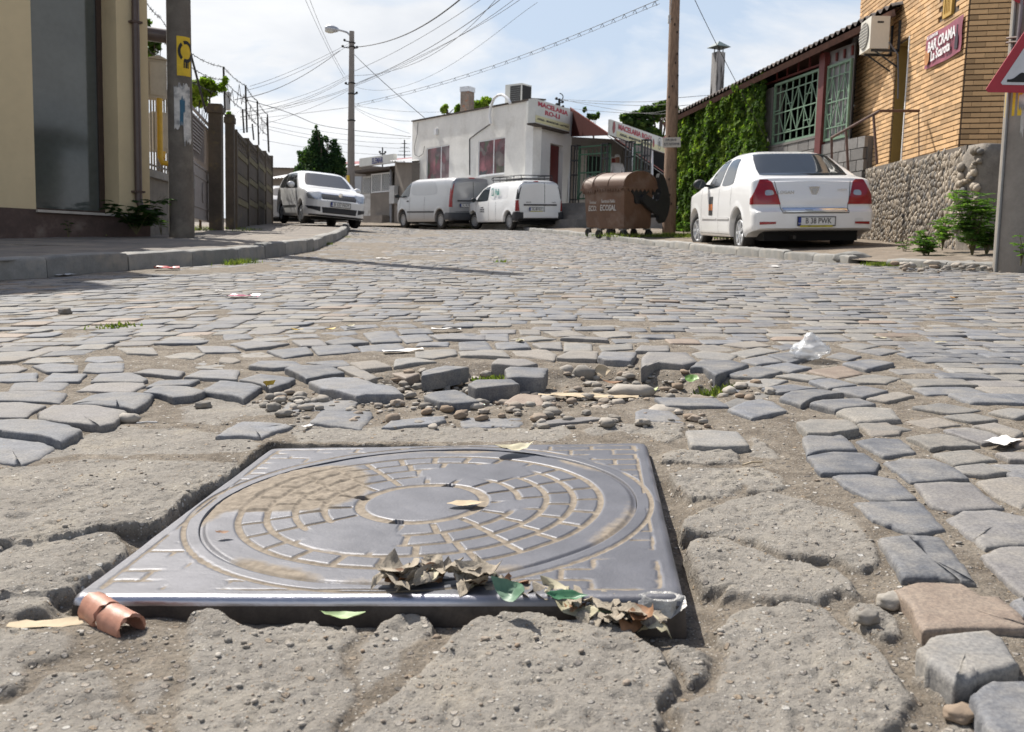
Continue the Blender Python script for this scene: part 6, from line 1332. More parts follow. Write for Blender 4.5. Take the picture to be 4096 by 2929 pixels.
while z < HT:
    x = -(.12 if r % 2 else 0)
    while x < Lo:
        a, c = max(0, x), min(x+bl_-.0025, Lo-.015)
        for s0, s1 in (((a, c),) if not (z+ch > -1 and z < dz1 and a < dx1 and c > dx0) else ((a, min(c, dx0)), (max(a, dx1), c))):
            if z+ch > wz0 and z < wz0+1.2 and s0 < wx1 and s1 > wx0: continue
            if s1-s0 > .02: bricks.append((Lo-(s0+s1)/2+abs(z-1.2)*.25, 0, s0, s1, z))
        x += bl_
    x = -(.0 if r % 2 else .12)
    while x < 2.3:
        a, c = max(0.015, x), x+bl_-.004
        bricks.append((x+abs(z-1.2)*.25-.3, 1, a, c, z)); x += bl_
    z += ch; r += 1
bricks.sort(key=lambda q: q[0]); rr = random.Random(2)
stuff = [MB(), MB()]; cache = {}
for i, (_, w_, s0, s1, z) in enumerate(bricks):
    pr = rr.uniform(-.003, .002); tn_ = rr.random()
    if i < 300:
        key = (round(s1-s0, 3), i % 5)
        if key not in cache:
            b = MB(); b.ct = tn_; b.bb((0, 0, .006), (s1-s0, .03, ch-.010)); cache[key] = b.mesh('brick', OBR)
        m = Matrix.Translation((s0, pr-.008, z)); link('brick', cache[key], ob, m if w_ == 0 else relE @ m)
    else: stuff[w_].bb((s0, pr-.008, z+.006), (s1, .022, z+ch-.010), tint=tn_)
for w_, s in enumerate(stuff): o = s.build('bricks', OBR, ob, None if w_ == 0 else relE, recalc=False); o['kind'] = 'stuff'
b = MB(); D_ = .42; wbox(b, dx0-.003, dx0+.012, -.9, dz1, .02, D_); wbox(b, dx0, dx1, dz1-.012, dz1+.003, .02, D_); wbox(b, dx0+.012, dx1, -.9, dz1-.012, D_, D_+.05); b.build('door_reveal', M('ochre_reveal_paint', (.30, .19, .05), .8, .1, 3), ob)
b = MB(); wbox(b, dx0+.22, dx1-.02, -.8, dz1-.03, D_-.04, D_-.005); b.build('door', M('pale_grey_door', (.50, .52, .55), .5, .05), ob)
b = MB(); wbox(b, dx1-.006, dx1+.02, -.8, dz1+.02, -.02, .03); b.build('door_trim', PVC, ob)
b = MB(); wbox(b, wx0, wx0+.05, wz0, wz0+1.2, -.03, .1); wbox(b, wx1-.05, wx1, wz0, wz0+1.2, -.03, .1); wbox(b, wx0+.05, wx1-.05, wz0, wz0+.05, -.03, .1); wn = b.build('window', M('yellow_window_frame', (.45, .28, .06), .6, .1), ob)
b = MB(); wbox(b, wx0+.05, wx1-.05, wz0+.05, wz0+1.2, .10, .12); b.build('pane', GLASS, wn)
for k in range(4): b = MB(); x = wx0+.05+(wx1-wx0-.1)*(k+.5)/4; wbox(b, x-.012, x+.012, wz0+.05, wz0+1.2, -.02, .005); b.build('window_bar', M('yellow_window_frame', (0, 0, 0)), wn)
# downpipe, gutter
b = MB(); xa = FO.hit(3408, 300, -.12)[0]; zt2 = FO.hit(3408, 190, -.12)[1]; b.tube([(xa, -.12, -1.2), (xa, -.12, zt2), (xa+.03, -.1, zt2+.12), (xa+.16, -.04, zt2+.18)], .062, 12); b.cyl((xa, -.12, zt2-.9), (xa, -.12, zt2-.86), .07, 12); b.build('downpipe', M('grey_plastic_pipe', (.16, .16, .175), .4, .08), ob, None, 'auto')
b = MB(); b.tube([(xa+.4, -.25, zt2+1.35), (Lo*.55, -.25, zt2+1.5)], .06, 10); b.build('gutter', M('grey_plastic_pipe', (0, 0, 0)), ob, None, 'auto')
b = MB(); b.tube([(xa+.7, -.05, zt2+.95), (Lo*.3, -.04, zt2+1.6)], .02, 6); b.tube([(xa+.7, -.05, zt2+.85), (Lo*.32, -.04, zt2+1.5)], .015, 6); b.build('cable', M('dark_cable', (0, 0, 0)), ob)
# cooling unit on the wall
ay0, ay1 = -.50, -.20; xn = FO.hit(3483, 120, ay0)[0]; zt3 = FO.hit(3483, 66, ay0)[1]; zb3 = FO.hit(3483, 190, ay0)[1]; xf = max(FO.hit(3442, 150, ay0)[0], xn-.85)
t = thing('wall_cooling_unit', FO.M @ Matrix.Translation((xf, 0, zb3)), 'cream cooling unit with a round fan grille on brackets on the orange brick wall', 'air conditioner'); wA = xn-xf; hA = zt3-zb3
b = MB(); b.bb((0, ay0, 0), (wA, ay1, hA)); b.build('case', M('cream_appliance', (.62, .59, .51), .45, .04, 5), t)
b = MB(); b.lathe([(hA*.40, 0), (hA*.42, .01), (hA*.42, .018), (hA*.05, .018)], 24, Matrix.Translation((wA*.42, ay0, hA*.5)) @ Matrix.Rotation(PI/2, 4, 'X')); fg = b.build('fan_grille', M('grey_fan_grille', (.25, .24, .22), .6), t)
for k in range(9): b = MB(); h2 = -.38+.095*k; ln_ = math.sqrt(max(.01, .41**2-h2**2)); b.bb((wA*.42-ln_*hA, ay0-.026, hA*(.5+h2)), (wA*.42+ln_*hA, ay0-.020, hA*(.5+h2)+.008)); b.build('grille_wire', M('cream_appliance', (0, 0, 0)), fg)
b = MB(); wbox(b, wA+.001, wA+.004, hA*.78, hA*.84, ay0+.1, ay0+.2); b.build('nameplate', BLK, t)
b = MB()
for x in (.1, wA-.06): wbox(b, x, x+.03, -.04, -.005, ay0+.04, -.01); wbox(b, x, x+.03, -.04, .45, -.045, -.01); b.bar((x+.015, ay0+.1, -.03), (x+.015, -.02, -.28), .02)
b.build('bracket', BLK, t); b = MB(); b.tube([(wA, -.2, .1), (wA+.05, -.06, -.1), (wA+.06, -.03, -.5), (wA+.1, -.03, -.8)], .012, 6); b.build('hose', M('grey_plastic_pipe', (0, 0, 0)), t)
# banner
s0 = FO.hit(3703, 200, -.03); s1 = FO.hit(3850, 130, -.03); zb_ = FO.hit(3702, 279, -.03)[1]; zt4 = FO.hit(3710, 143, -.03)[1]; zb5 = FO.hit(3842, 203, -.03)[1]; zt5 = FO.hit(3852, 58, -.03)[1]; bz0 = (zb_+zb5)/2; bz1 = (zt4+zt5)/2
t = thing('bar_banner', FO.M @ Matrix.Translation((s0[0], 0, bz0)), 'wine red bar banner with brushy white lettering nailed to the orange brick wall', 'banner'); bw = s1[0]-s0[0]; bh = bz1-bz0
vs = []; fs = []; n_, m_ = 16, 10
for i in range(m_+1):
    for j in range(n_+1): x = bw*j/n_; z = bh*i/m_; vs.append((x, -.035+.008*math.sin(x*9+z*3)+.006*math.sin(z*14), z-.02*math.sin(PI*j/n_)))
for i in range(m_):
    for j in range(n_): k = i*(n_+1)+j; fs.append((k, k+1, k+n_+2, k+n_+1))
b = MB(); b.add(vs, fs); b.build('cloth', M('wine_red_banner', (.30, .075, .11), .5, .3, 2.2, dirt=(.16, .04, .06), dirtpos=(.4, .7), dscale=1.8), t, None, True)
WL = M('banner_white_letters', (.72, .70, .70), .6)
text(t, 'BAR CRAMA', bw*.165, WL, wallM(bw*.48, bh*.60, -.052, rad(2)), bold=.006, ext=.002, sx=.82)
text(t, 'La Scarota', bw*.155, WL, wallM(bw*.47, bh*.28, -.052, rad(2)), bold=.006, ext=.002, sx=.80)
text(t, 'SC CALIN B SRL', bw*.05, WL, wallM(bw*.22, bh*.87, -.052), bold=.002, ext=.002, sx=.9)
b = MB(); P = [(bw*.09+bw*.07*math.cos(2*PI*k/14), bh*.30+bh*.22*math.sin(2*PI*k/14)) for k in range(14)]; b.prism(P, -.052, -.048, 'y'); b.build('barrel_picture', M('barrel_orange', (.45, .20, .07), .6, .4, 9), t)
b = MB(); b.prism([(bw*.85, bh*.12), (bw*.93, bh*.12), (bw*.93, bh*.45), (bw*.905, bh*.58), (bw*.905, bh*.78), (bw*.88, bh*.78), (bw*.88, bh*.58), (bw*.85, bh*.45)], -.052, -.048, 'y'); b.build('bottle_picture', M('bottle_dark', (.03, .02, .03), .5), t)
# ---------------- terrace and pebble wall
sw0 = at(3440, 960, 16.6); sw1 = at(3822, 1000, 11.5); FP2, pw = fr(sw0, sw1, sw1.z, 'pebble_wall', 'low retaining wall of upright river pebbles set in mortar below the orange building', 'wall')
Lw = FP2.L; tp = zline(FP2, 3507, 662, 3830, 585); zb6 = -.3
SMORT = M('pebble_mortar', (.125, .105, .085), .95, .15, 10, .006, 60)
b = MB(); opening_wall(b, Lw+.05, lambda x: tp(min(x, Lw))-.01, [], .02, .4, -.6); b.build('wall', SMORT, pw)
PEB = M('river_pebble', (.28, .235, .18), .7, .25, 22, .002, 60, tint=.6, tintcol=(.11, .105, .10))
protos = []
for k in range(10):
    rr = random.Random(k); bm = bmesh.new(); bmesh.ops.create_icosphere(bm, subdivisions=1, radius=1)
    for v_ in bm.verts: v_.co = Vector((v_.co.x*(.8+.3*rr.random()), v_.co.y*(.85+.2*rr.random()), v_.co.z*(.85+.25*rr.random())))
    me = bpy.data.meshes.new('pebble'); bm.to_mesh(me); bm.free(); me.materials.append(PEB); me.polygons.foreach_set('use_smooth', [True]*len(me.polygons)); a = me.attributes.new('tint', 'FLOAT', 'FACE'); tv = rr.random(); a.data.foreach_set('value', [tv]*len(me.polygons)); protos.append(me)
peb = []; rr = random.Random(12); z = -.35; row = 0
while z < 2.2:
    x = rr.random()*.05; hh = rr.uniform(.075, .11)
    while x < Lw:
        w_ = rr.uniform(.035, .06)
        if z+hh*.6 < tp(x): peb.append((x+w_/2, z+rr.uniform(-.035, .035), w_, hh*rr.uniform(.8, 1.1)))
        x += w_+rr.uniform(.0, .012)
    z += hh*.80
peb.sort(key=lambda p: (Lw-p[0])+.0)
st_ = MB()
for i, (x, z, w_, hh) in enumerate(peb):
    M_ = Matrix.Translation((x, .015, z)) @ Matrix.Rotation(rr.uniform(-.35, .35), 4, 'Y') @ Matrix.Diagonal((w_*.62, .020, hh*.60, 1))
    if i < 300: link('pebble', protos[i % 10], pw, M_)
    else:
        me = protos[i % 10]; st_.add([M_ @ v_.co for v_ in me.vertices], [tuple(p.vertices) for p in me.polygons], tint=rr.random())
o = st_.build('pebbles', PEB, pw, None, True, recalc=False); o['kind'] = 'stuff'
# rough corner pier of rubble
FC0 = at(3822, 1000, 11.5); FC1 = at(3905, 1000, 11.15); FCo = Frame(FC0, FC1, sw1.z); relC = FP2.M.inverted() @ FCo.M; zc_ = FCo.hit(3860, 584)[1]
RUB = M('rubble_mortar', (.22, .195, .165), .95, .2, 9, .012, 22)
def lumpy(w_, d_, h_, seed, nx=14, nz=18, amp=.05):
    vs = []; fs = []; n_ = 4*nx
    for i in range(nz+1):
        for j in range(n_):
            a = 2*PI*j/n_; r_ = 1/((abs(math.cos(a))**5+abs(math.sin(a))**5)**.2); z = h_*i/nz; f = 1-.18*(max(0, i/nz-.85)/.15)**2
            p = Vector((r_*math.cos(a)*w_/2*f, r_*math.sin(a)*d_/2*f, z)); q = p.normalized() if p.length else p; dn = mnoise.noise(p*6+Vector((seed, 0, 0)))*amp+mnoise.noise(p*17+Vector((seed, 0, 0)))*amp*.5
            vs.append(p+Vector((q.x, q.y, 0))*dn)
    for i in range(nz):
        for j in range(n_): k = (j+1) % n_; fs.append((i*n_+j, i*n_+k, (i+1)*n_+k, (i+1)*n_+j))
    fs.append(tuple(nz*n_+j for j in range(n_))); return vs, fs
b = MB(); vs, fs = lumpy(FCo.L*1.25, .5, zc_+.7, 3); b.add([(v_[0]+FCo.L*.5, v_[1]+.22, v_[2]-.7) for v_ in vs], fs); b.build('corner_pier', RUB, pw, relC, True)
rr = random.Random(5)
for i in range(46):
    x = rr.uniform(-.02, FCo.L); z = rr.uniform(-.1, zc_-.05); s_ = rr.uniform(.03, .075); M_ = relC @ Matrix.Translation((x, -.045, z)) @ Matrix.Rotation(rr.uniform(-1, 1), 4, 'Y') @ Matrix.Diagonal((s_, .045, s_*rr.uniform(.6, 1.1), 1)); link('rubble_stone', protos[i % 10], pw, M_)
FC2 = Frame(at(3900, 1000, 11.3), at(4260, 1000, 11.7), sw1.z); relD = FP2.M.inverted() @ FC2.M; zD = FC2.hit(3960, 612)[1]
b = MB(); nx, nz = 40, 20; vs = []
for i in range(nz+1):
    for j in range(nx+1): x = FC2.L*j/nx; z = -.5+(zD+.5)*i/nz; vs.append((x, .25+.05*mnoise.noise(Vector((x*3, z*3, 2)))+.02*mnoise.noise(Vector((x*11, z*11, 5))), z))
b.add(vs, [(i*(nx+1)+j, i*(nx+1)+j+1, (i+1)*(nx+1)+j+1, (i+1)*(nx+1)+j) for i in range(nz) for j in range(nx)]); b.build('rough_wall', RUB, pw, relD, True)
# terrace top between wall and building
TP = [FP2.M @ Vector((x, .3, tp(x)-.02)) for x in np.linspace(-.5, Lw, 12)]; TQ = [FO.M @ Vector((x, .1, 0)) for x in np.linspace(-.2, Lo, 12)]
for i, q in enumerate(TQ): q.z = min(TP[i].z+.12, q.z+3)
TP += [FC2.M @ Vector((x, .25, zD)) for x in np.linspace(.1, FC2.L, 8)]; TQ += [FE.M @ Vector((x, .1, 0)) for x in np.linspace(.1, 2.4, 8)]
for i in range(12, 20): TQ[i].z = TP[i].z+.12
rows = [[a.lerp(c, f)+Vector((0, 0, .035*mnoise.noise(a.lerp(c, f)*4))) for a, c in zip(TP, TQ)] for f in np.linspace(0, 1, 8)]
X = np.array([[tuple(p) for p in r_] for r_ in rows]).reshape(-1, 3); struct(np_mesh('terrace_ground', X, grid_faces(8, 20), EARTH))
# railing
RST = M('rusty_rail', (.11, .06, .045), .7, .3, 15)
def rp(px, py, Z): return at(px, py, Z)
t = thing('stair_railing', Matrix.Translation(rp(3326, 600, 14.6)), 'rusty tube handrail climbing to the door of the orange building', 'railing'); iv_ = Matrix.Translation(-rp(3326, 600, 14.6))
P = [rp(3325, 552, 14.8), rp(3518, 444, 13.9), rp(3676, 444, 14.2)]
b = MB(); b.tube([iv_ @ p for p in P], .022, 8); b.build('handrail', RST, t)
for px, py, pbm, Z in ((3326, 552, 640, 14.8), (3384, 526, 690, 14.5), (3494, 464, 655, 14.0), (3675, 444, 640, 14.2)):
    b = MB(); b.tube([iv_ @ rp(px, py, Z), iv_ @ rp(px+(14 if px == 3494 else 9 if px == 3384 else 1), pbm, Z)], .02 if px != 3675 else .008, 6); b.build('rail_post', RST, t)

# wooden pole and its board
wb = at(2677, 944, 21.3); Wd = M('weathered_wood_pole', (.24, .155, .10), .85, .25, 5, .008, 14, stretch=(6, 6, .7), dirt=(.07, .04, .025), dirtpos=(.55, .68), dscale=2.4)
t = thing('wooden_pole', Matrix.Translation(wb), 'knotty brown wooden utility pole in front of the ivy wall', 'pole'); topw = at(2700, -20, 21.3)-wb; b = MB(); n = 40; vs = []; fs = []; sd_n = 18
for i in range(n+1):
    f = i/n; c = topw*f*1.25-Vector((0, 0, .4*(1-f))); r_ = .155-.052*f
    for j in range(sd_n):
        a = 2*PI*j/sd_n; nn = mnoise.noise(Vector((math.cos(a)*1.5, math.sin(a)*1.5, f*9)))*.012+mnoise.noise(Vector((math.cos(a)*6, math.sin(a)*6, f*3)))*.007; vs.append(c+Vector((math.cos(a), math.sin(a), 0))*(r_+nn))
    cx_ = .012*math.sin(f*7)
b.add(vs, [(i*sd_n+j, i*sd_n+(j+1) % sd_n, (i+1)*sd_n+(j+1) % sd_n, (i+1)*sd_n+j) for i in range(n) for j in range(sd_n)]+[tuple(n*sd_n+j for j in range(sd_n))]); b.build('shaft', Wd, t, None, True)
b = MB(); rr = random.Random(9)
for i in range(16): f = rr.uniform(.1, .95); c = topw*f*1.25; a = rr.uniform(-2.6, -.5); b.sphere(c+Vector((math.cos(a), math.sin(a), 0))*(.15-.052*f), .020, 6, 4, (1, .6, 1.6))
b.build('knots', M('dark_knot', (.05, .03, .02), .9), t, None, True)
b = MB(); q = at(2677, 78, 21.1)-wb; b.box(q, (.05, .06, .17)); b.tube([q+Vector((.0, 0, .08)), q+Vector((.02, 0, .3)), q+Vector((.05, 0, .6))], .008, 5); b.build('small_box', M('grey_box_paint', (0, 0, 0)), t)
q = at(2686, 570, 21.1); sgn = thing('rental_board', Matrix.Translation(q) @ Matrix.Rotation(rad(4), 4, 'Z') @ Matrix.Rotation(rad(3), 4, 'Y').inverted(), 'small hand painted white board nailed to the wooden pole', 'sign')
wS, hS = 74*21.1/F_PX, 39*21.1/F_PX; b = MB(); b.box((0, 0, 0), (wS, .015, hS)); b.build('board', M('board_off_white', (.52, .49, .44), .7, .08, 12), sgn)
text(sgn, 'DRUJBAR', .1, DKL, wallM(-.01, hS*.22, -.010), bold=.0012, ext=.001, fit=(wS*.60, hS*.28)); text(sgn, '0753870998', .1, DKL, wallM(0, -hS*.18, -.010), bold=.0012, ext=.001, fit=(wS*.84, hS*.28))

# right-hand concrete pole with road sign
rb = at(4069, 1036, 8.5); rl = (-.014, 0); rp_ = pole_taper('concrete_pole', rb, .195, .15, 8.6, CONC, 'thick pale concrete pole with road signs and torn yellow stickers, right of the pebble wall', 'pole', rl)
rf2 = lambda z: .195+(.15-.195)*(z+.4)/9.0+.003
zq = lambda py: (at(4080, py, 8.5)-rb).z
wrap(rp_, 'yellow_notice', YP, rf2, zq(484), zq(378), an(-100), an(60), rl, ragged=.01, seed=2)
STN = M('stain_white', (.45, .43, .40), .9, .2, 20)
wrap(rp_, 'stain', STN, lambda z: rf2(z)+.002, zq(560), zq(470), an(-42), an(-34), rl, ragged=.04, seed=5); wrap(rp_, 'torn_poster', PAPER, lambda z: rf2(z)+.003, zq(560), zq(488), an(-2), an(40), rl, ragged=.03, seed=6); wrap(rp_, 'torn_poster', PAPER, lambda z: rf2(z)+.003, zq(455), zq(405), an(-50), an(-12), rl, ragged=.025, seed=8)
b = MB(); ro_ = rf2(1.5)+.004; z3 = zq(400)
for j in range(12):
    t0 = PI+PI*j/12; t1 = PI+PI*(j+1)/12; vs = []
    for tq, rq in ((t0, .05), (t1, .05), (t1, .085), (t0, .085)): a = an(-8)+rq*math.cos(tq)/ro_; z = z3+.05+rq*math.sin(tq); vs.append((ro_*math.cos(a)+rl[0]*z, ro_*math.sin(a), z))
    b.add(vs, [(0, 1, 2, 3)])
for a0 in (-22, -12, -2, 8, 18):
    vs = [(ro_*math.cos(an(a))+rl[0]*z, ro_*math.sin(an(a)), z) for a, z in ((a0, zq(440)), (a0+6, zq(440)), (a0+6, zq(434)), (a0, zq(434)))]; b.add(vs, [(0, 1, 2, 3)])
b.build('notice_print', BK, rp_)
b = MB(); b.tube([(-.205+rl[0]*z*1.1+.007*z, -.04, z) for z in (-.2, 1, 2, 3, 4, 5.5)], .012, 6); b.build('conduit', M('pale_conduit', (.20, .20, .195), .6), rp_)
b = MB(); b.tube([(-.235+.012*z, -.12, z) for z in (zq(380), zq(200), zq(0), zq(-300))], .016, 8); b.build('sign_tube', M('violet_grey_tube', (.20, .17, .18), .6), rp_)
b = MB()
for py in (195, 178):
    z = zq(py); r_ = rf2(z); b.tube([(r_*math.cos(a)*1.12+rl[0]*z-.01, r_*math.sin(a)*1.12, z+.03*math.sin(a*1)) for a in np.linspace(-PI*1.02, .2, 12)], .010, 5)
b.build('strap', M('rusty_rail', (0, 0, 0)), rp_)
rs = thing('warning_sign', Matrix.Translation(at(4130, 372, 8.12)) @ Matrix.Rotation(rad(-3), 4, 'Z'), 'red bordered white triangular warning sign showing an uneven road, on the right concrete pole', 'road sign'); s_ = .80
def tri(sz, zo, r=.03): h_ = sz*.866; return [(-sz/2+r, zo), (sz/2-r, zo), (sz/2-r*.3, zo+r*.8), (r*.6, zo+h_-r), (-r*.6, zo+h_-r), (-sz/2+r*.3, zo+r*.8)]
b = MB(); b.prism(tri(s_, 0), -.004, .008, 'y'); b.build('plate', M('sign_red_border', (.36, .02, .035), .45, .05), rs)
b = MB(); b.prism(tri(s_*.70, .062, .02), -.010, -.006, 'y'); b.build('white_field', M('sign_white_field', (.55, .56, .58), .5, .06), rs)
P = [(-.225, .085)]+[(-.225+.45*i/30, .105+.060*math.exp(-((i/30-.27)/.12)**2)+.060*math.exp(-((i/30-.73)/.12)**2)) for i in range(31)]+[(.225, .085)]
b = MB(); b.prism(P, -.014, -.011, 'y'); b.build('bump_symbol', BK, rs)
rs2 = thing('round_sign', Matrix.Translation(at(4130, -128, 8.12)), 'lower rim of a round red sign at the top of the right concrete pole', 'road sign'); b = MB(); b.lathe([(.30, 0), (.31, .006), (.30, .012)], 36, Matrix.Rotation(PI/2, 4, 'X')); b.build('plate', M('sign_red_border', (0, 0, 0)), rs2)

# house across the street, to the right of the picture: it shows only as a reflection in the shop window
m0 = R(8.2, 9.4, 0); m1 = R(8.2, .2, 0); FM, fh = fr((m0.x, m0.y), (m1.x, m1.y), m1.z-.4, 'facing_house', 'grey block house with grilled windows facing the ochre shop window', 'building')
b = MB(); wbox(b, 0, FM.L, -.5, 2.3, 0, .3); wbox(b, 0, FM.L, 2.3, 4.0, .5, .6); b.build('wall', BLOCK, fh); b = MB(); wbox(b, -.4, FM.L+.4, 4.0, 4.15, -.4, 4); b.build('roof', ROOF, fh)
for k in range(14): b = MB(); x = FM.L*k/14; wbox(b, x, x+.04, 2.3, 4.0, -.02, .02); b.build('window_bar', GGR, fh)
for z in (2.4, 2.95, 3.5): b = MB(); wbox(b, 0, FM.L, z, z+.04, -.045, -.02); b.build('window_bar', GGR, fh)
# ================================================================== vehicles
def interp(P): xs = [p[0] for p in P]; zs = [p[1] for p in P]; return lambda x: float(np.interp(x, xs, zs))
def smooth_interp(P):
    xs = np.array([p[0] for p in P], float); zs = np.array([p[1] for p in P], float); g = np.linspace(xs[0], xs[-1], 900); v = np.interp(g, xs, zs); k = np.hanning(31); k /= k.sum()
    vp = np.r_[np.full(15, v[0]), v, np.full(15, v[-1])]; sv = np.convolve(vp, k, 'valid'); return lambda x: float(np.interp(x, g, sv))
class Body:
    """lofted car body: x forward from the rear axle, y to the left, z up"""
    def __init__(s, x0, x1, W, top, belt, bot, axles, Ra, tumble=.22, gh=(0, 2), nhood=3.2, nroof=5.5, plan=None, zw=.33, bowr=.07, bowf=.12, rr=.16, rf=.30, rearx=None, frontx=None):
        s.x0, s.x1, s.W = x0, x1, W; top = smooth_interp(top); belt = interp(belt); bot = interp(bot)
        xs = list(np.arange(x0, x1, .06))+[x1]
        for a in axles: xs += list(np.arange(a-Ra-.02, a+Ra+.03, .022))
        xs += list(x0+np.array([.0, .01, .02, .035, .055, .08, .11]))+list(x1-np.array([.01, .02, .035, .055, .08, .11, .15, .2])); xs = sorted(set(round(x, 4) for x in xs if x0 <= x <= x1)); s.xs = xs
        J1, J2 = 16, 20; rows = []
        for x in xs:
            w = W/2
            dr = x-x0; df = x1-x
            if dr < rr: w -= .11*(1-math.sqrt(max(0, 1-(1-dr/rr)**2)))
            if df < rf*2: w -= .20*(max(0, 1-df/(rf*2)))**2
            if df < .12: w -= .06*(1-math.sqrt(max(0, 1-(1-df/.12)**2)))
            zb = bot(x)
            for a in axles:
                if abs(x-a) < Ra: zb = max(zb, zw+math.sqrt(Ra**2-(x-a)**2))
            zt = top(x); zl = min(belt(x), zt-.035)
            if dr < .05: zt -= .03*(1-dr/.05)**2; 
            if df < .10: zt -= .05*(1-df/.10)**2
            if dr < .04 : zb += .02*(1-dr/.04)
            if df < .06 : zb += .03*(1-df/.06)
            zl = max(zb+.05, min(zl, zt-.03)); g = max(0, min(1, (zt-zl-.10)/.25)); n = nhood+(nroof-nhood)*g; P = []
            for j in range(J1+1):
                t = j/J1; z = zb+(zl-zb)*t; f = 1-.035*(max(0, .55-z)/.4)**2-.03*max(0, (z-.72)/.35)**1.5
                for a in axles:
                    d_ = math.hypot(x-a, z-zw)-Ra
                    if d_ < .10: f += .012*(1-max(0, d_)/.10)
                if t < .06: f -= .02
                P.append((w*f, z))
            yb = P[-1][0]; h = zt-zl
            for j in range(1, J2+1):
                th = PI/2*(j/J2)**(1.0); cz = math.sin(th)**(2/n); cy = max(0, math.cos(th))**(2/n); P.append((max(0, (yb-tumble*h*cz*(.35+.65*g)))*cy, zl+h*cz))
            P[-1] = (0, zt); P = [(0, zb)]+P; rows.append([(x, y, z) for y, z in P])
        n = len(rows[0]); V = []; ring = 2*n-2
        for r in rows: V += r+[(x, -y, z) for x, y, z in r[-2:0:-1]]
        F_ = grid_faces(len(rows), ring, True).tolist(); V = [list(v) for v in V]
        K = 9
        for end, base, sgn, bow in ((0, 0, -1, bowr), (1, (len(rows)-1)*ring, 1, bowf)):
            prev = [base+j for j in range(ring)]; R0 = [V[i] for i in prev]
            for k in range(1, K+1):
                f = 1-k/K; cur = []
                for j in range(ring):
                    if k == K or j in (0, n-1):
                        # mid line: shared between both sides
                        jj = j if j <= n-1 else ring-j
                        cur.append(None)
                    else: cur.append(None)
                cur = []
                for j in range(ring):
                    q = R0[j]; cur.append(len(V)); V.append([q[0]+sgn*bow*(1-f*f), q[1]*f, q[2]])
                for j in range(ring): F_.append((prev[j], prev[(j+1) % ring], cur[(j+1) % ring], cur[j]))
                prev = cur
        V = np.array(V)
        if rearx: m = V[:, 0] < x0+.35; k_ = np.clip((x0+.35-V[:, 0])/.35, 0, 1); V[:, 0] += np.where(m, k_*np.array([rearx(z) for z in V[:, 2]]), 0)
        if frontx: m = V[:, 0] > x1-.4; k_ = np.clip((V[:, 0]-x1+.4)/.4, 0, 1); V[:, 0] += np.where(m, k_*np.array([frontx(z) for z in V[:, 2]]), 0)
        bm = bmesh.new(); vs = [bm.verts.new(v) for v in V]
        for f in F_:
            if len(set(f)) == 4:
                try: bm.faces.new([vs[i] for i in f])
                except ValueError: pass
        bmesh.ops.remove_doubles(bm, verts=bm.verts, dist=.0006); bmesh.ops.recalc_face_normals(bm, faces=bm.faces); me = bpy.data.meshes.new('body'); bm.to_mesh(me); bm.free()
        me.polygons.foreach_set('use_smooth', [True]*len(me.polygons)); me.set_sharp_from_angle(angle=rad(42)); s.me = me
        s.C = np.array([tuple(p.center) for p in me.polygons]); s.N = np.array([tuple(p.normal) for p in me.polygons])
        s.vn = np.array([tuple(v.normal) for v in me.vertices])
    def panel(s, view, poly, off=.004, skirt=.006, nlim=.15, rng=None):
        """piece of the body surface inside a convex outline seen from one side, lifted slightly and given an edge"""
        ax = {'L': (0, 2), 'R': (0, 2), 'B': (1, 2), 'F': (1, 2), 'T': (0, 1)}[view]; d = {'L': (0, 1, 0), 'R': (0, -1, 0), 'B': (-1, 0, 0), 'F': (1, 0, 0), 'T': (0, 0, 1)}[view]
        P = np.array(poly, float); lo = P.min(0)-.09; hi = P.max(0)+.09; c = s.C[:, list(ax)]
        m = ((c > lo) & (c < hi)).all(1) & (s.N@np.array(d) > nlim)
        if view in 'BF': m &= (s.C[:, 0] < s.x0+1.4) if view == 'B' else (s.C[:, 0] > s.x1-2.2)
        if view == 'B' and nlim <= .05 and not rng: m &= s.C[:, 0] < s.x0+.14
        if rng: m &= (s.C[:, rng[0]] > rng[1]) & (s.C[:, rng[0]] < rng[2])
        bm = bmesh.new(); vm = {}
        for i in np.nonzero(m)[0]:
            p = s.me.polygons[int(i)]
            for v in p.vertices:
                if v not in vm: vv = s.me.vertices[v]; vm[v] = bm.verts.new(vv.co+vv.normal*off)
            bm.faces.new([vm[v] for v in p.vertices])
        ctr = P.mean(0)
        for i in range(len(P)):
            a, b_ = P[i], P[(i+1) % len(P)]; e = b_-a
            if np.linalg.norm(e) < 1e-6: continue
            nr = np.array((e[1], -e[0])); nr /= np.linalg.norm(nr)
            if nr@(ctr-a) > 0: nr = -nr
            co = [0, 0, 0]; no = [0, 0, 0]; co[ax[0]], co[ax[1]] = a; no[ax[0]], no[ax[1]] = nr
            if not bm.faces: break
            bmesh.ops.bisect_plane(bm, geom=bm.verts[:]+bm.edges[:]+bm.faces[:], plane_co=co, plane_no=no, clear_outer=True)
        if skirt and bm.faces:
            be = [e for e in bm.edges if e.is_boundary]; r = bmesh.ops.extrude_edge_only(bm, edges=be)
            bm.normal_update()
            for g in r['geom']:
                if isinstance(g, bmesh.types.BMVert):
                    g.co -= Vector(d)*skirt
        me = bpy.data.meshes.new('panel'); bm.to_mesh(me); bm.free(); me.polygons.foreach_set('use_smooth', [True]*len(me.polygons)); me.set_sharp_from_angle(angle=rad(40)); return me
def rnd(P, r=.18, n=2):
    Q = [np.array(p, float) for p in P]
    for _ in range(n):
        O = []
        for i in range(len(Q)): a, b_ = Q[i], Q[(i+1) % len(Q)]; O += [a+(b_-a)*r, b_-(b_-a)*r]
        Q = O; r = .25
    return [tuple(q) for q in Q]
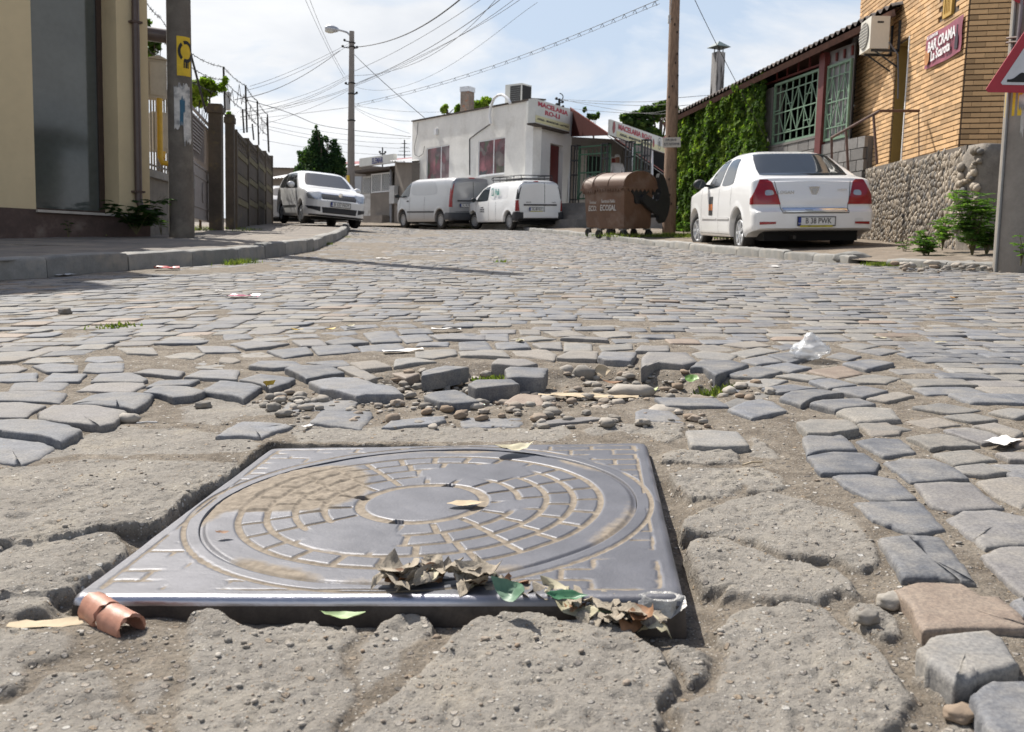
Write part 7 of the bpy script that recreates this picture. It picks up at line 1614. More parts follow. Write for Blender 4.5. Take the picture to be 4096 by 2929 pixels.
WPAINT = M('white_car_paint', (.80, .80, .79), .28, .015, 3, coat=.6); SPAINT = M('silver_car_paint', (.33, .335, .345), .32, .02, 3, coat=.4, metal=.3)
CGL = M('car_glass', (.018, .024, .028), .04, .1, 3, spec=.8); PLA = M('black_plastic', (.025, .026, .03), .6, .15, 20); TYR = M('tyre_rubber', (.022, .021, .02), .85, .2, 20); CHR = M('chrome', (.75, .76, .77), .12, .03, 5, metal=1)
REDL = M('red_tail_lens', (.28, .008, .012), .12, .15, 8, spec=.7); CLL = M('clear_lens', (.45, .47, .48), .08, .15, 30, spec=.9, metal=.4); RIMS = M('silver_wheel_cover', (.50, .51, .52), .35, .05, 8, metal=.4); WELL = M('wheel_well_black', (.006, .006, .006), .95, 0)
SEAM = M('panel_gap', (.05, .05, .05), .8, 0)
def wheel(parent, x, y, r, w, style, steer=0, zc=None):
    m = Matrix.Translation((x, y, zc or r)) @ Matrix.Rotation(steer, 4, 'Z') @ (Matrix.Identity(4) if y > 0 else Matrix.Rotation(PI, 4, 'Z'))
    rot = Matrix.Rotation(-PI/2, 4, 'X')      # lathe axis to +y
    b = MB(); b.lathe([(r*.62, -w/2+.01), (r*.90, -w/2), (r*.975, -w*.38), (r, -w*.22), (r, w*.22), (r*.975, w*.38), (r*.90, w/2), (r*.66, w/2-.012), (r*.62, w/2-.03)], 36, rot); tw_ = b.build('wheel', TYR, parent, m, True)
    b = MB(); d = w/2-.022; rim = r*.655
    if style == 'steel':
        b.lathe([(rim, d), (rim*.93, d+.012), (rim*.86, d-.008), (rim*.62, d+.004), (rim*.5, d+.012), (rim*.32, d-.012), (rim*.2, d+.012), (.0, d+.014)], 28, rot)
    else: b.lathe([(rim, d), (rim*.95, d+.014), (rim*.88, d+.006), (rim*.80, d-.012), (rim*.3, d-.012), (rim*.25, d+.012), (0, d+.014)], 28, rot)
    rim_o = b.build('rim', RIMS if style != 'steel' else M('dull_steel_rim', (.33, .33, .33), .5, .1, 8, metal=.3), tw_, None, True)
    b = MB(); k = 7 if style == 'cover' else (14 if style == 'steel' else 10)
    for i in range(k):
        a = 2*PI*i/k
        if style == 'steel': c = Vector((rim*.72*math.cos(a), d+.0, rim*.72*math.sin(a))); b.sphere(c, .016, 6, 4, (1, .5, 1))
        else:
            a2 = a+PI/k; wd = .36 if style == 'cover' else .2; P = [(rim*.42*math.cos(a2-wd*.55), rim*.42*math.sin(a2-wd*.55)), (rim*.90*math.cos(a2-wd*.5), rim*.90*math.sin(a2-wd*.5)), (rim*.90*math.cos(a2+wd*.5), rim*.90*math.sin(a2+wd*.5)), (rim*.42*math.cos(a2+wd*.55), rim*.42*math.sin(a2+wd*.55))]
            b.prism(P, d-.012, d-.004, 'y')
    b.build('rim_hole', WELL, tw_)
    if style != 'steel': 
        b = MB()
        for i in range(k): a = 2*PI*i/k; b.bar((rim*.2*math.cos(a), d+.006, rim*.2*math.sin(a)), (rim*.93*math.cos(a), d+.0, rim*.93*math.sin(a)), .02 if style == 'cover' else .03, .045 if style == 'cover' else .02)
        b.build('spoke', RIMS, tw_)
    return tw_
def plate(parent, txt, x, z, view, y=0, band=None, w=.52, h=.112, tilt=0):
    s = -1 if view == 'B' else 1
    m = Matrix.Translation((x, y, z)) @ Matrix.Rotation(PI/2 if s > 0 else -PI/2, 4, 'Z') @ Matrix.Rotation(PI/2+tilt*s*0, 4, 'X')
    b = MB(); b.box((0, 0, 0), (w+.02, h+.02, .012)); p = b.build('number_plate', PLA, parent, m)
    b = MB(); b.box((.012, 0, .0075), (w-.03, h-.006, .003)); b.build('plate_face', M('plate_white', (.68, .68, .66), .45, .04), p)
    b = MB(); b.box((-w/2+.022, 0, .0078), (.040, h-.006, .0034)); b.build('plate_band', M('plate_blue', (.015, .04, .25), .4), p)
    text(p, txt, h*.95, BK, Matrix.Translation((.024, .002, .0098)), bold=.001, ext=.0006, sx=.80); text(p, 'RO', h*.25, M('plate_white', (0, 0, 0)), Matrix.Translation((-w/2+.022, -h*.28, .0103)), ext=.0004)
    if band: b = MB(); b.box((0, -h/2-.012, .003), (w-.06, .022, .012)); q = b.build('dealer_strip', M('strip_yellow', (.55, .48, .03), .5), p); text(q, band, .020, BK, Matrix.Translation((0, -h/2-.012, .0105)), ext=.0004)
    return p
def mirror(parent, x, y, z, s, mat):
    b = MB(); b.bar((x, y-.16*s, z-.02), (x-.02, y-.02*s, z+.0), .05, .04); mo = b.build('mirror', PLA, parent); b = MB(); b.sphere((x-.01, y+.07*s, z+.02), .1, 14, 8, (.62, 1.05, .82)); b.build('mirror_shell', mat, mo, None, True)
    b = MB(); b.prism([(y+.07*s+.085*math.cos(a), z+.02+.062*math.sin(a)) for a in np.linspace(0, 2*PI, 16, endpoint=False)], x-.078, x-.066, 'x'); b.build('mirror_glass', CGL, mo)
def car(label, u, v, w, ang, roll, pitch, B, paint, group='vehicles parked along the street', name='parked_car', cat='car'):
    m = ROAD @ Matrix.Translation((u, v, w)) @ Matrix.Rotation(ang, 4, 'Z') @ Matrix.Rotation(roll, 4, 'X') @ Matrix.Rotation(pitch, 4, 'Y')
    t = thing(name, m, label, cat, group); B.me.materials.append(paint); bo_ = link('body', B.me, t); return t, bo_
def pan(B, t, name, mat, view, poly, **k):
    me = B.panel(view, poly, **k); me.materials.append(mat); me.name = name; return link(name, me, t)
def both(B, t, name, mat, poly, **k): return [pan(B, t, name, mat, v, poly, **k) for v in 'LR']
def under(t, x0, x1, W, z0=.20, z1=.58):
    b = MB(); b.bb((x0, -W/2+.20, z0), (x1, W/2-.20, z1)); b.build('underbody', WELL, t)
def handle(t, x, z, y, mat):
    for s in (-1, 1): b = MB(); b.bb((x-.09, s*y-.012, z-.012), (x+.09, s*y+.012, z+.016)); b.bb((x-.06, s*(y-.006)-.01, z-.03), (x+.06, s*(y-.006)+.01, z+.03)); b.build('door_handle', mat, t)

# ---- white saloon on the right
top = [(-.86, 1.06), (-.80, 1.085), (-.45, 1.115), (-.28, 1.15), (.32, 1.47), (.65, 1.525), (1.15, 1.535), (1.55, 1.49), (1.72, 1.44), (2.40, 1.03), (2.55, 1.0), (3.05, .93), (3.30, .84), (3.46, .66)]
belt = [(-.86, .98), (-.3, 1.0), (0, 1.0), (1.5, .96), (2.4, .92), (3.0, .84), (3.46, .62)]
bot = [(-.86, .36), (-.5, .30), (-.36, .24), (3.0, .22), (3.46, .28)]
def corner_at(pxd, Z, lx_, ly_, ang):
    u = (pxd-1135.5)/2107*Z; v = (Z-.078)/math.cos(PITCH_R); return u-(lx_*math.cos(ang)-ly_*math.sin(ang)), v-(lx_*math.sin(ang)+ly_*math.cos(ang))
B = Body(-.86, 3.46, 1.74, top, belt, bot, (0, 2.63), .365, tumble=.36, nhood=5, zw=.31, bowr=.06, rearx=lambda z: .10*sstep(z, .60, .66)*1.0+.10*sstep(z, .72, 1.1)-.0)
rl_ = (3.70, 14.55)
t, bo_ = car('white four door saloon with a chrome boot strip, parked half on the kerb', 4.20, 14.30, -.055, rad(92.5), rad(-.3), 0, B, WPAINT)
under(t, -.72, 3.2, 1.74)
for x, st in ((0, 0), (2.63, rad(12))):
    for s in (-1, 1): wheel(t, x, s*.735, .302, .185, 'cover', st if x else 0)
win = M('black_window_rubber', (.012, .012, .012), .5, 0)
pan(B, t, 'rear_window', CGL, 'B', rnd([(-.665, 1.125), (.665, 1.125), (.56, 1.475), (-.56, 1.475)], .06, 2), off=.005, nlim=.08)
both(B, t, 'window', CGL, rnd([(.30, 1.02), (1.02, 1.005), (1.02, 1.42), (.55, 1.42)], .12, 2), off=.005); both(B, t, 'window', CGL, rnd([(1.10, 1.005), (1.92, .985), (1.72, 1.20), (1.42, 1.41), (1.10, 1.43)], .08, 2), off=.005)
pan(B, t, 'windscreen', CGL, 'F', rnd([(-.64, 1.04), (.64, 1.04), (.52, 1.43), (-.52, 1.43)], .1, 2), off=.005, nlim=.1)
for s in (-1, 1):
    q = [(s*.575, 1.02), (s*.63, 1.06), (s*.74, 1.06), (s*.90, .74), (s*.90, .71), (s*.475, .71)]
    l_ = pan(B, t, 'tail_light', REDL, 'B', q, off=.010, nlim=.12, rng=(0, -1.1, -.45))
    pan(B, l_, 'clear_lens', CLL, 'B', rnd([(s*.56, .84), (s*.575, .91), (s*.68, .91), (s*.69, .83)], .2, 2), off=.014, nlim=.12)
    pan(B, t, 'reflector', REDL, 'B', [(s*.56, .44), (s*.56, .47), (s*.78, .47), (s*.78, .43)], off=.007, nlim=.05)
    pan(B, t, 'tail_light_side', REDL, 'L' if s > 0 else 'R', [(-.90, .71), (-.70, .71), (-.74, .88), (-.80, 1.05), (-.90, 1.05)], off=.009, nlim=.12)
ch_ = pan(B, t, 'chrome_strip', CHR, 'B', [(-.44, .605), (.44, .605), (.46, .665), (-.46, .665)], off=.016, nlim=-.3, rng=(0, -1.2, -.6))
pan(B, t, 'boot_gap', SEAM, 'B', [(-.47, .585), (.47, .585), (.47, .597), (-.47, .597)], off=.006, nlim=.02)
for s in (-1, 1): pan(B, t, 'boot_gap', SEAM, 'B', [(s*.462, .60), (s*.470, .60), (s*.545, 1.03), (s*.537, 1.03)], off=.004)
pan(B, t, 'fuel_flap', M('bumper_flap', (.68, .68, .67), .35, .02), 'B', rnd([(-.55, .42), (-.68, .42), (-.68, .52), (-.55, .52)], .15, 2), off=.003)
xr_ = -.86-.06
b = MB(); b.tube([(xr_+.035, 0, .90-.0), (xr_+.030, 0, .90)], .001, 3)
P = [(-.075, .955), (.075, .955), (.045, .865), (.02, .83), (-.02, .83), (-.045, .865)]; Q_ = [(-.045, .930), (.045, .930), (.025, .870), (0, .855), (-.025, .870)]
xe_ = xr_+.145
def badge(P, x, th, nm, mat, parent): b = MB(); b.prism(P, x, x-th, 'x'); return b.build(nm, mat, parent)
em = badge(P, xe_, .02, 'emblem', CHR, t); badge(Q_, xe_-.021, .004, 'emblem_field', M('emblem_silver', (.45, .46, .47), .4, .05, metal=.5), em)
RB = lambda x, y, z: Matrix.Translation((x, y, z)) @ Matrix.Rotation(-PI/2, 4, 'Z') @ Matrix.Rotation(PI/2, 4, 'X')
text(t, 'LOGAN', .058, CHR, RB(xe_-.006, .40, .875), 'badge', bold=.001, ext=.004, sx=1.15); text(t, 'LAUREATE', .03, CHR, RB(xe_-.006, -.40, .91), 'badge', ext=.004)
b = MB(); b.lathe([(.026, 0), (.026, .01), (.014, .012), (0, .012)], 14, Matrix.Translation((xe_-.012, 0, .735)) @ Matrix.Rotation(-PI/2, 4, 'Y')); b.build('lock', PLA, t)
plate(t, 'B 38 PWK', xr_-.008, .475, 'B', 0, 'APAN   www.apan.ro   APAN')
b = MB(); b.tube([(-.6, .28, .26), (-.93, .30, .255)], .024, 10); b.build('exhaust_pipe', M('sooty_pipe', (.05, .045, .04), .5, .2, metal=.5), t)
both(B, t, 'rub_strip', WPAINT, [(.42, .50), (1.12, .50), (1.12, .535), (.42, .535)], off=.014); both(B, t, 'rub_strip', WPAINT, [(1.17, .50), (2.12, .50), (2.12, .535), (1.17, .535)], off=.014)
for xx in (1.06, 2.18, .36): both(B, t, 'door_gap', SEAM, [(xx, .27 if xx > .5 else .70), (xx+.008, .27 if xx > .5 else .70), (xx+.008, .98), (xx, .98)], off=.003, skirt=0)
both(B, t, 'door_gap', SEAM, [(.4, .27), (2.2, .27), (2.2, .276), (.4, .276)], off=.003, skirt=0)
handle(t, .58, .85, .845, WPAINT); handle(t, 1.30, .845, .85, WPAINT)
st_ = pan(B, t, 'taxi_sticker', M('sticker_black', (.02, .02, .02), .5), 'L', [(1.42, .56), (1.66, .56), (1.66, .86), (1.42, .86)], off=.005); pan(B, st_, 'sticker_field', M('sticker_orange', (.5, .14, .02), .5), 'L', [(1.42, .64), (1.66, .64), (1.66, .74), (1.42, .74)], off=.0065)
for s in (-1, 1): mirror(t, 1.86, s*.92, 1.05, s, PLA)

# ---- white hatchback on the left, two wheels on the footway
top = [(-.62, .92), (-.58, 1.10), (-.45, 1.32), (-.28, 1.44), (0, 1.49), (.8, 1.505), (1.25, 1.48), (1.45, 1.43), (2.20, 1.04), (2.35, 1.01), (2.90, .94), (3.15, .86), (3.34, .70)]
belt = [(-.62, .90), (0, .96), (1.4, .93), (2.2, .91), (2.8, .86), (3.34, .62)]
bot = [(-.62, .34), (-.35, .26), (-.3, .22), (2.8, .20), (3.34, .22)]
B = Body(-.62, 3.34, 1.64, top, belt, bot, (0, 2.45), .345, zw=.30, bowf=.13, frontx=lambda z: -.10*sstep(z, .60, .92)-.03*sstep(.32-z, 0, .1))
hx = Vector((.43, -.90)); ang = math.atan2(-.90, .43); fl = (-4.32, 26.3)        # front left wheel
lx = Vector((-math.sin(ang), math.cos(ang))); c0 = Vector(fl)-lx*.70-Vector((math.cos(ang), math.sin(ang)))*2.45
t, bo_ = car('white five door hatchback facing down the street with two wheels on the footway', c0.x, c0.y, .215, ang, rad(0)+math.asin(.14/1.42)*-1, 0, B, WPAINT)
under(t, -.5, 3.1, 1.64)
for x in (0, 2.45):
    for s in (-1, 1): wheel(t, x, s*.70, .295, .18, 'alloy', rad(6) if x else 0)
pan(B, t, 'windscreen', CGL, 'F', rnd([(-.66, 1.05), (.66, 1.05), (.52, 1.42), (-.52, 1.42)], .08, 2), off=.005, nlim=.1)
both(B, t, 'window', CGL, rnd([(-.40, 1.02), (.35, .99), (.35, 1.41), (-.05, 1.40)], .1, 2), off=.005); both(B, t, 'window', CGL, rnd([(.45, .985), (1.18, .965), (1.18, 1.40), (.45, 1.42)], .06, 2), off=.005); both(B, t, 'window', CGL, rnd([(1.24, .965), (1.95, .955), (1.40, 1.31), (1.24, 1.38)], .06, 2), off=.005)
gr_ = pan(B, t, 'grille', PLA, 'F', [(-.44, .66), (.44, .66), (.50, .79), (.46, .81), (-.46, .81), (-.50, .79)], off=.006); pan(B, t, 'grille_trim', CHR, 'F', [(-.50, .805), (.50, .805), (.49, .83), (-.49, .83)], off=.010)
for k in range(17): y = -.42+.84*k/16; pan(B, gr_, 'grille_slat', M('grille_slat_dark', (.06, .06, .065), .4), 'F', [(y-.006, .67), (y+.006, .67), (y+.006, .80), (y-.006, .80)], off=.014, skirt=0)
b = MB(); b.lathe([(.0, 0), (.052, 0), (.055, .012), (.042, .014), (0, .012)], 20, Matrix.Translation((3.39, 0, .80)) @ Matrix.Rotation(PI/2, 4, 'Y')); b.build('emblem', CHR, t)
for s in (-1, 1):
    pan(B, t, 'headlight', CLL, 'F', [(s*.52, .68), (s*.60, .64), (s*.77, .66), (s*.80, .78), (s*.74, .86), (s*.60, .84)], off=.010, nlim=.04); pan(B, t, 'headlight', CLL, 'L' if s > 0 else 'R', [(3.02, .78), (3.14, .68), (3.40, .66), (3.40, .84), (3.12, .87)], off=.009, nlim=.05)
    pan(B, t, 'side_vent', PLA, 'F', [(s*.50, .34), (s*.76, .40), (s*.80, .47), (s*.50, .46)], off=.006, nlim=.04)
pan(B, t, 'lower_grille', PLA, 'F', [(-.44, .31), (.44, .31), (.47, .46), (-.47, .46)], off=.006); pan(B, t, 'bumper_lip', PLA, 'F', [(-.74, .225), (.74, .225), (.74, .265), (-.74, .265)], off=.008, nlim=.02)
plate(t, 'B 127 NOY', 3.345+.13, .545, 'F', 0)
for xx in (.40, 1.42): both(B, t, 'door_gap', SEAM, [(xx, .3), (xx+.01, .3), (xx+.01, .95), (xx, .95)], off=.003, skirt=0)
both(B, t, 'rub_strip', PLA, [(.42, .47), (1.95, .47), (1.95, .495), (.42, .495)], off=.010); handle(t, .52, .86, .80, PLA); handle(t, 1.38, .855, .80, PLA)
for s in (-1, 1): mirror(t, 1.72, s*.86, 1.02, s, WPAINT)
both(B, t, 'pillar_strip', PLA, [(.36, 1.0), (.44, .99), (.44, 1.42), (.36, 1.42)], off=.004, skirt=0); both(B, t, 'pillar_strip', PLA, [(1.185, .97), (1.235, .97), (1.235, 1.39), (1.185, 1.40)], off=.004, skirt=0)

# ---- silver panel van
top = [(-.85, 1.72), (-.78, 1.86), (-.5, 1.90), (2.4, 1.90), (2.75, 1.84), (3.0, 1.72), (3.60, 1.20), (3.75, 1.15), (3.98, 1.02), (4.06, .72)]
belt = [(-.85, 1.20), (2.3, 1.20), (3.2, 1.14), (3.6, 1.06), (4.06, .66)]
bot = [(-.85, .36), (-.4, .28), (3.6, .24), (4.06, .28)]
B = Body(-.85, 4.06, 1.90, top, belt, bot, (0, 3.2), .40, tumble=.16, nroof=6, zw=.34, bowr=.03, rr=.10)
rearc = (930, 503)
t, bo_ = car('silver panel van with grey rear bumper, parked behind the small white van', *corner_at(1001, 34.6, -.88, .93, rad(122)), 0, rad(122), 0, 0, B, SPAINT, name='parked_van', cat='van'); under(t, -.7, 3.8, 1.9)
for x in (0, 3.2):
    for s in (-1, 1): wheel(t, x, s*.82, .335, .2, 'steel')
both(B, t, 'window', CGL, rnd([(2.62, 1.22), (3.42, 1.20), (3.02, 1.62), (2.82, 1.75), (2.62, 1.77)], .08, 2), off=.005)
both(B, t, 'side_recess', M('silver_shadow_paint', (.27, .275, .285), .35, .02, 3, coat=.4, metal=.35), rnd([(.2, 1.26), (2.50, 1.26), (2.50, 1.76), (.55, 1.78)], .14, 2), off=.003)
pan(B, t, 'windscreen', CGL, 'F', rnd([(-.75, 1.2), (.75, 1.2), (.62, 1.68), (-.62, 1.68)], .08, 2), off=.005, nlim=.1)
both(B, t, 'rub_strip', PLA, [(.45, .60), (2.75, .60), (2.75, .66), (.45, .66)], off=.010)
pan(B, t, 'bumper', M('grey_bumper_plastic', (.06, .065, .075), .6, .1), 'B', [(-1, .30), (1, .30), (1, .60), (-1, .60)], off=.05, nlim=.0); both(B, t, 'bumper_side', M('grey_bumper_plastic', (0, 0, 0)), [(-.92, .34), (-.42, .34), (-.40, .52), (-.5, .60), (-.92, .60)], off=.03)
for s in (-1, 1):
    pan(B, t, 'tail_light', REDL, 'B', [(s*.86, .80), (s*.98, .80), (s*.98, 1.70), (s*.87, 1.70)], off=.010, nlim=.02); pan(B, t, 'tail_light_side', REDL, 'L' if s > 0 else 'R', [(-.95, .80), (-.79, .80), (-.83, 1.70), (-.95, 1.70)], off=.009, nlim=.4)
pan(B, t, 'rear_door_gap', SEAM, 'B', [(-.008, .66), (.008, .66), (.008, 1.80), (-.008, 1.80)], off=.004); pan(B, t, 'handle_strip', PLA, 'B', [(-.12, 1.0), (.66, 1.0), (.66, 1.05), (-.12, 1.05)], off=.016)
pan(B, t, 'bottom_gap', SEAM, 'B', [(-.78, .625), (.78, .625), (.78, .64), (-.78, .64)], off=.004)
plate(t, 'GL 40 ADY', -.85-.05, .86, 'B', .30)
for xx in (2.53, 3.40, 1.25): both(B, t, 'door_gap', SEAM, [(xx, .34), (xx+.014, .34), (xx+.014, 1.2), (xx, 1.2)], off=.003, skirt=0)
handle(t, 2.62+.1, 1.05, .925, PLA); [mirror(t, 3.38, s*1.02, 1.24, s, PLA) for s in (-1, 1)]
pan(B, t, 'third_brake_light', REDL, 'B', [(-.12, 1.835), (.12, 1.835), (.12, 1.87), (-.12, 1.87)], off=.008, nlim=.02)

# ---- small white van with roof rack
top = [(-.70, 1.56), (-.66, 1.62), (-.4, 1.67), (1.6, 1.66), (2.0, 1.60), (2.25, 1.52), (2.95, 1.08), (3.1, 1.04), (3.45, .97), (3.62, .86), (3.75, .66)]
belt = [(-.70, 1.0), (1.4, .97), (2.9, .92), (3.3, .86), (3.75, .62)]
bot = [(-.70, .40), (-.4, .30), (3.3, .24), (3.75, .28)]
B = Body(-.70, 3.75, 1.74, top, belt, bot, (0, 2.90), .36, tumble=.18, nroof=6, zw=.31, bowr=.03, rr=.10)
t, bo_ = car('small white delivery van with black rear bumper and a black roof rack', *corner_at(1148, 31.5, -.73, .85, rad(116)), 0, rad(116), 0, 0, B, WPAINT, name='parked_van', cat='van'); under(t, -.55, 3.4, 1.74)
for x in (0, 2.9):
    for s in (-1, 1): wheel(t, x, s*.735, .31, .185, 'steel', rad(14) if x else 0)
both(B, t, 'window', CGL, rnd([(1.62, 1.0), (2.66, .98), (2.32, 1.30), (2.02, 1.47), (1.62, 1.52)], .08, 2), off=.005)
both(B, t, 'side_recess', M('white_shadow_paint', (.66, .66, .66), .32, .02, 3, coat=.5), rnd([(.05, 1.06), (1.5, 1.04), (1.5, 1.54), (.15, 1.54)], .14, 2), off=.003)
pan(B, t, 'windscreen', CGL, 'F', rnd([(-.66, 1.1), (.66, 1.1), (.55, 1.52), (-.55, 1.52)], .08, 2), off=.005, nlim=.1)
pan(B, t, 'bumper', PLA, 'B', [(-1, .28), (1, .28), (1, .60), (-1, .60)], off=.055, nlim=.0); both(B, t, 'bumper_side', PLA, [(-.80, .32), (-.42, .32), (-.36, .50), (-.5, .62), (-.80, .62)], off=.03)
for s in (-1, 1):
    pan(B, t, 'tail_light', REDL, 'B', [(s*.77, .64), (s*.92, .64), (s*.92, 1.02), (s*.80, 1.02)], off=.010, nlim=.02); pan(B, t, 'tail_light_side', REDL, 'L' if s > 0 else 'R', [(-.76, .64), (-.60, .64), (-.65, 1.02), (-.76, 1.02)], off=.009, nlim=.4)
    pan(B, t, 'corner_trim', PLA, 'B', [(s*.80, 1.03), (s*.92, 1.03), (s*.90, 1.50), (s*.78, 1.50)], off=.006, nlim=.02); pan(B, t, 'corner_trim', PLA, 'L' if s > 0 else 'R', [(-.76, 1.03), (-.66, 1.03), (-.69, 1.50), (-.76, 1.50)], off=.006, nlim=.4)
pan(B, t, 'rear_door_gap', SEAM, 'B', [(-.165, .42), (-.150, .42), (-.150, 1.58), (-.165, 1.58)], off=.004)
for z in (.40, 1.575): pan(B, t, 'rear_door_gap', SEAM, 'B', [(-.66, z), (.66, z), (.66, z+.012), (-.66, z+.012)], off=.060 if z < .6 else .004, nlim=.0)
pan(B, t, 'rear_doors', WPAINT, 'B', [(-.655, .415), (.655, .415), (.655, .62), (-.655, .62)], off=.062, nlim=.0)
pan(B, t, 'handle_strip', PLA, 'B', [(-.62, .82), (.62, .82), (.62, .87), (-.62, .87)], off=.02); plate(t, 'GL 08 GLT', -.70-.05, .70, 'B', .16, 'ALCO')
text(t, 'DACIA', .05, PLA, RB(-.742, .45, .93), 'badge', ext=.003, sx=1.2); text(t, 'LOGAN', .04, PLA, RB(-.742, -.5, .93), 'badge', ext=.003)
pan(B, t, 'third_brake_light', REDL, 'B', [(.05, 1.60), (.22, 1.60), (.22, 1.63), (.05, 1.63)], off=.008, nlim=.02)
for xx in (1.55, 2.62, .95): both(B, t, 'door_gap', SEAM, [(xx, .32), (xx+.012, .32), (xx+.012, 1.0), (xx, 1.0)], off=.003, skirt=0)
handle(t, 1.72, .86, .85, PLA); handle(t, 1.1, .86, .85, PLA); [mirror(t, 2.58, s*.92, 1.02, s, PLA) for s in (-1, 1)]
LT = lambda x, y, z: Matrix.Translation((x, y, z)) @ Matrix.Rotation(PI, 4, 'Z') @ Matrix.Rotation(PI/2, 4, 'X')
TEAL = M('teal_letters', (.02, .28, .24), .5); text(t, 'Vail', .30, TEAL, LT(.85, .855, 1.28), bold=.004, ext=.004, sx=.72)
b = MB(); b.box((1.22, .86, 1.30), (.16, .006, .26)); b.box((1.22, .864, 1.30), (.10, .004, .18), mi=1); b.build('logo', [TEAL, WPAINT], t)
for k, s_ in enumerate(('www.vail.ro', 'Tel. 0236 31 32 33', 'Tel. 0236 31 22 33')): text(t, s_, .06, PLA, LT(2.1, .872, .78-.075*k), bold=.001, ext=.003, sx=.8)
rk = thing('roof_rack', t.matrix_world @ Matrix.Translation((0, 0, 1.66)), 'black tube roof rack on top of the small white delivery van', 'roof rack')
for y in (-.58, .58): b = MB(); b.tube([(-.45, y, .16), (1.75, y, .16), (1.9, y, .10)], .016, 6); b.tube([(-.45, y, .06), (1.85, y, .06)], .016, 6); b.build('side_rail', PLA, rk)
for x in np.linspace(-.45, 1.8, 8): b = MB(); b.bar((x, -.58, .06), (x, .58, .06), .024); b.build('cross_bar', PLA, rk)
for x in (-.45, .1, .65, 1.2, 1.75):
    for y in (-.58, .58): b = MB(); b.bar((x, y, -.02), (x, y, .16), .018); b.build('stanchion', PLA, rk)
for x in (-.45, 1.8): b = MB(); b.tube([(x, -.58, .16), (x, .58, .16)], .016, 6); b.build('end_rail', PLA, rk)

# ---- silver car behind the fence
top = [(-.9, .98), (-.6, 1.02), (-.35, 1.06), (.25, 1.38), (.7, 1.43), (1.3, 1.42), (1.6, 1.34), (2.4, .96), (3.3, .82), (3.5, .6)]
B = Body(-.9, 3.5, 1.74, top, [(-.9, .90), (1, .92), (2.4, .88), (3.5, .6)], [(-.9, .34), (-.4, .24), (3.5, .24)], (0, 2.6), .35, zw=.31)
t, bo_ = car('silver saloon mostly hidden behind the concrete fence and the white hatchback', -7.75, 33.5, .1, rad(108), 0, 0, B, SPAINT); under(t, -.7, 3.2, 1.74)
for x in (0, 2.6):
    for s in (-1, 1): wheel(t, x, s*.73, .305, .185, 'alloy')
pan(B, t, 'rear_window', CGL, 'B', rnd([(-.60, 1.07), (.60, 1.07), (.50, 1.34), (-.50, 1.34)], .1, 2), off=.005, nlim=.1); both(B, t, 'window', CGL, rnd([(.2, .96), (1.9, .94), (1.4, 1.30), (.5, 1.32)], .1, 2), off=.005)
plate(t, 'GL 22 ACB', -1.0, .74, 'B', 0)
for s in (-1, 1): pan(B, t, 'tail_light', REDL, 'B', [(s*.62, .72), (s*.87, .72), (s*.87, .90), (s*.62, .90)], off=.01, nlim=.02)

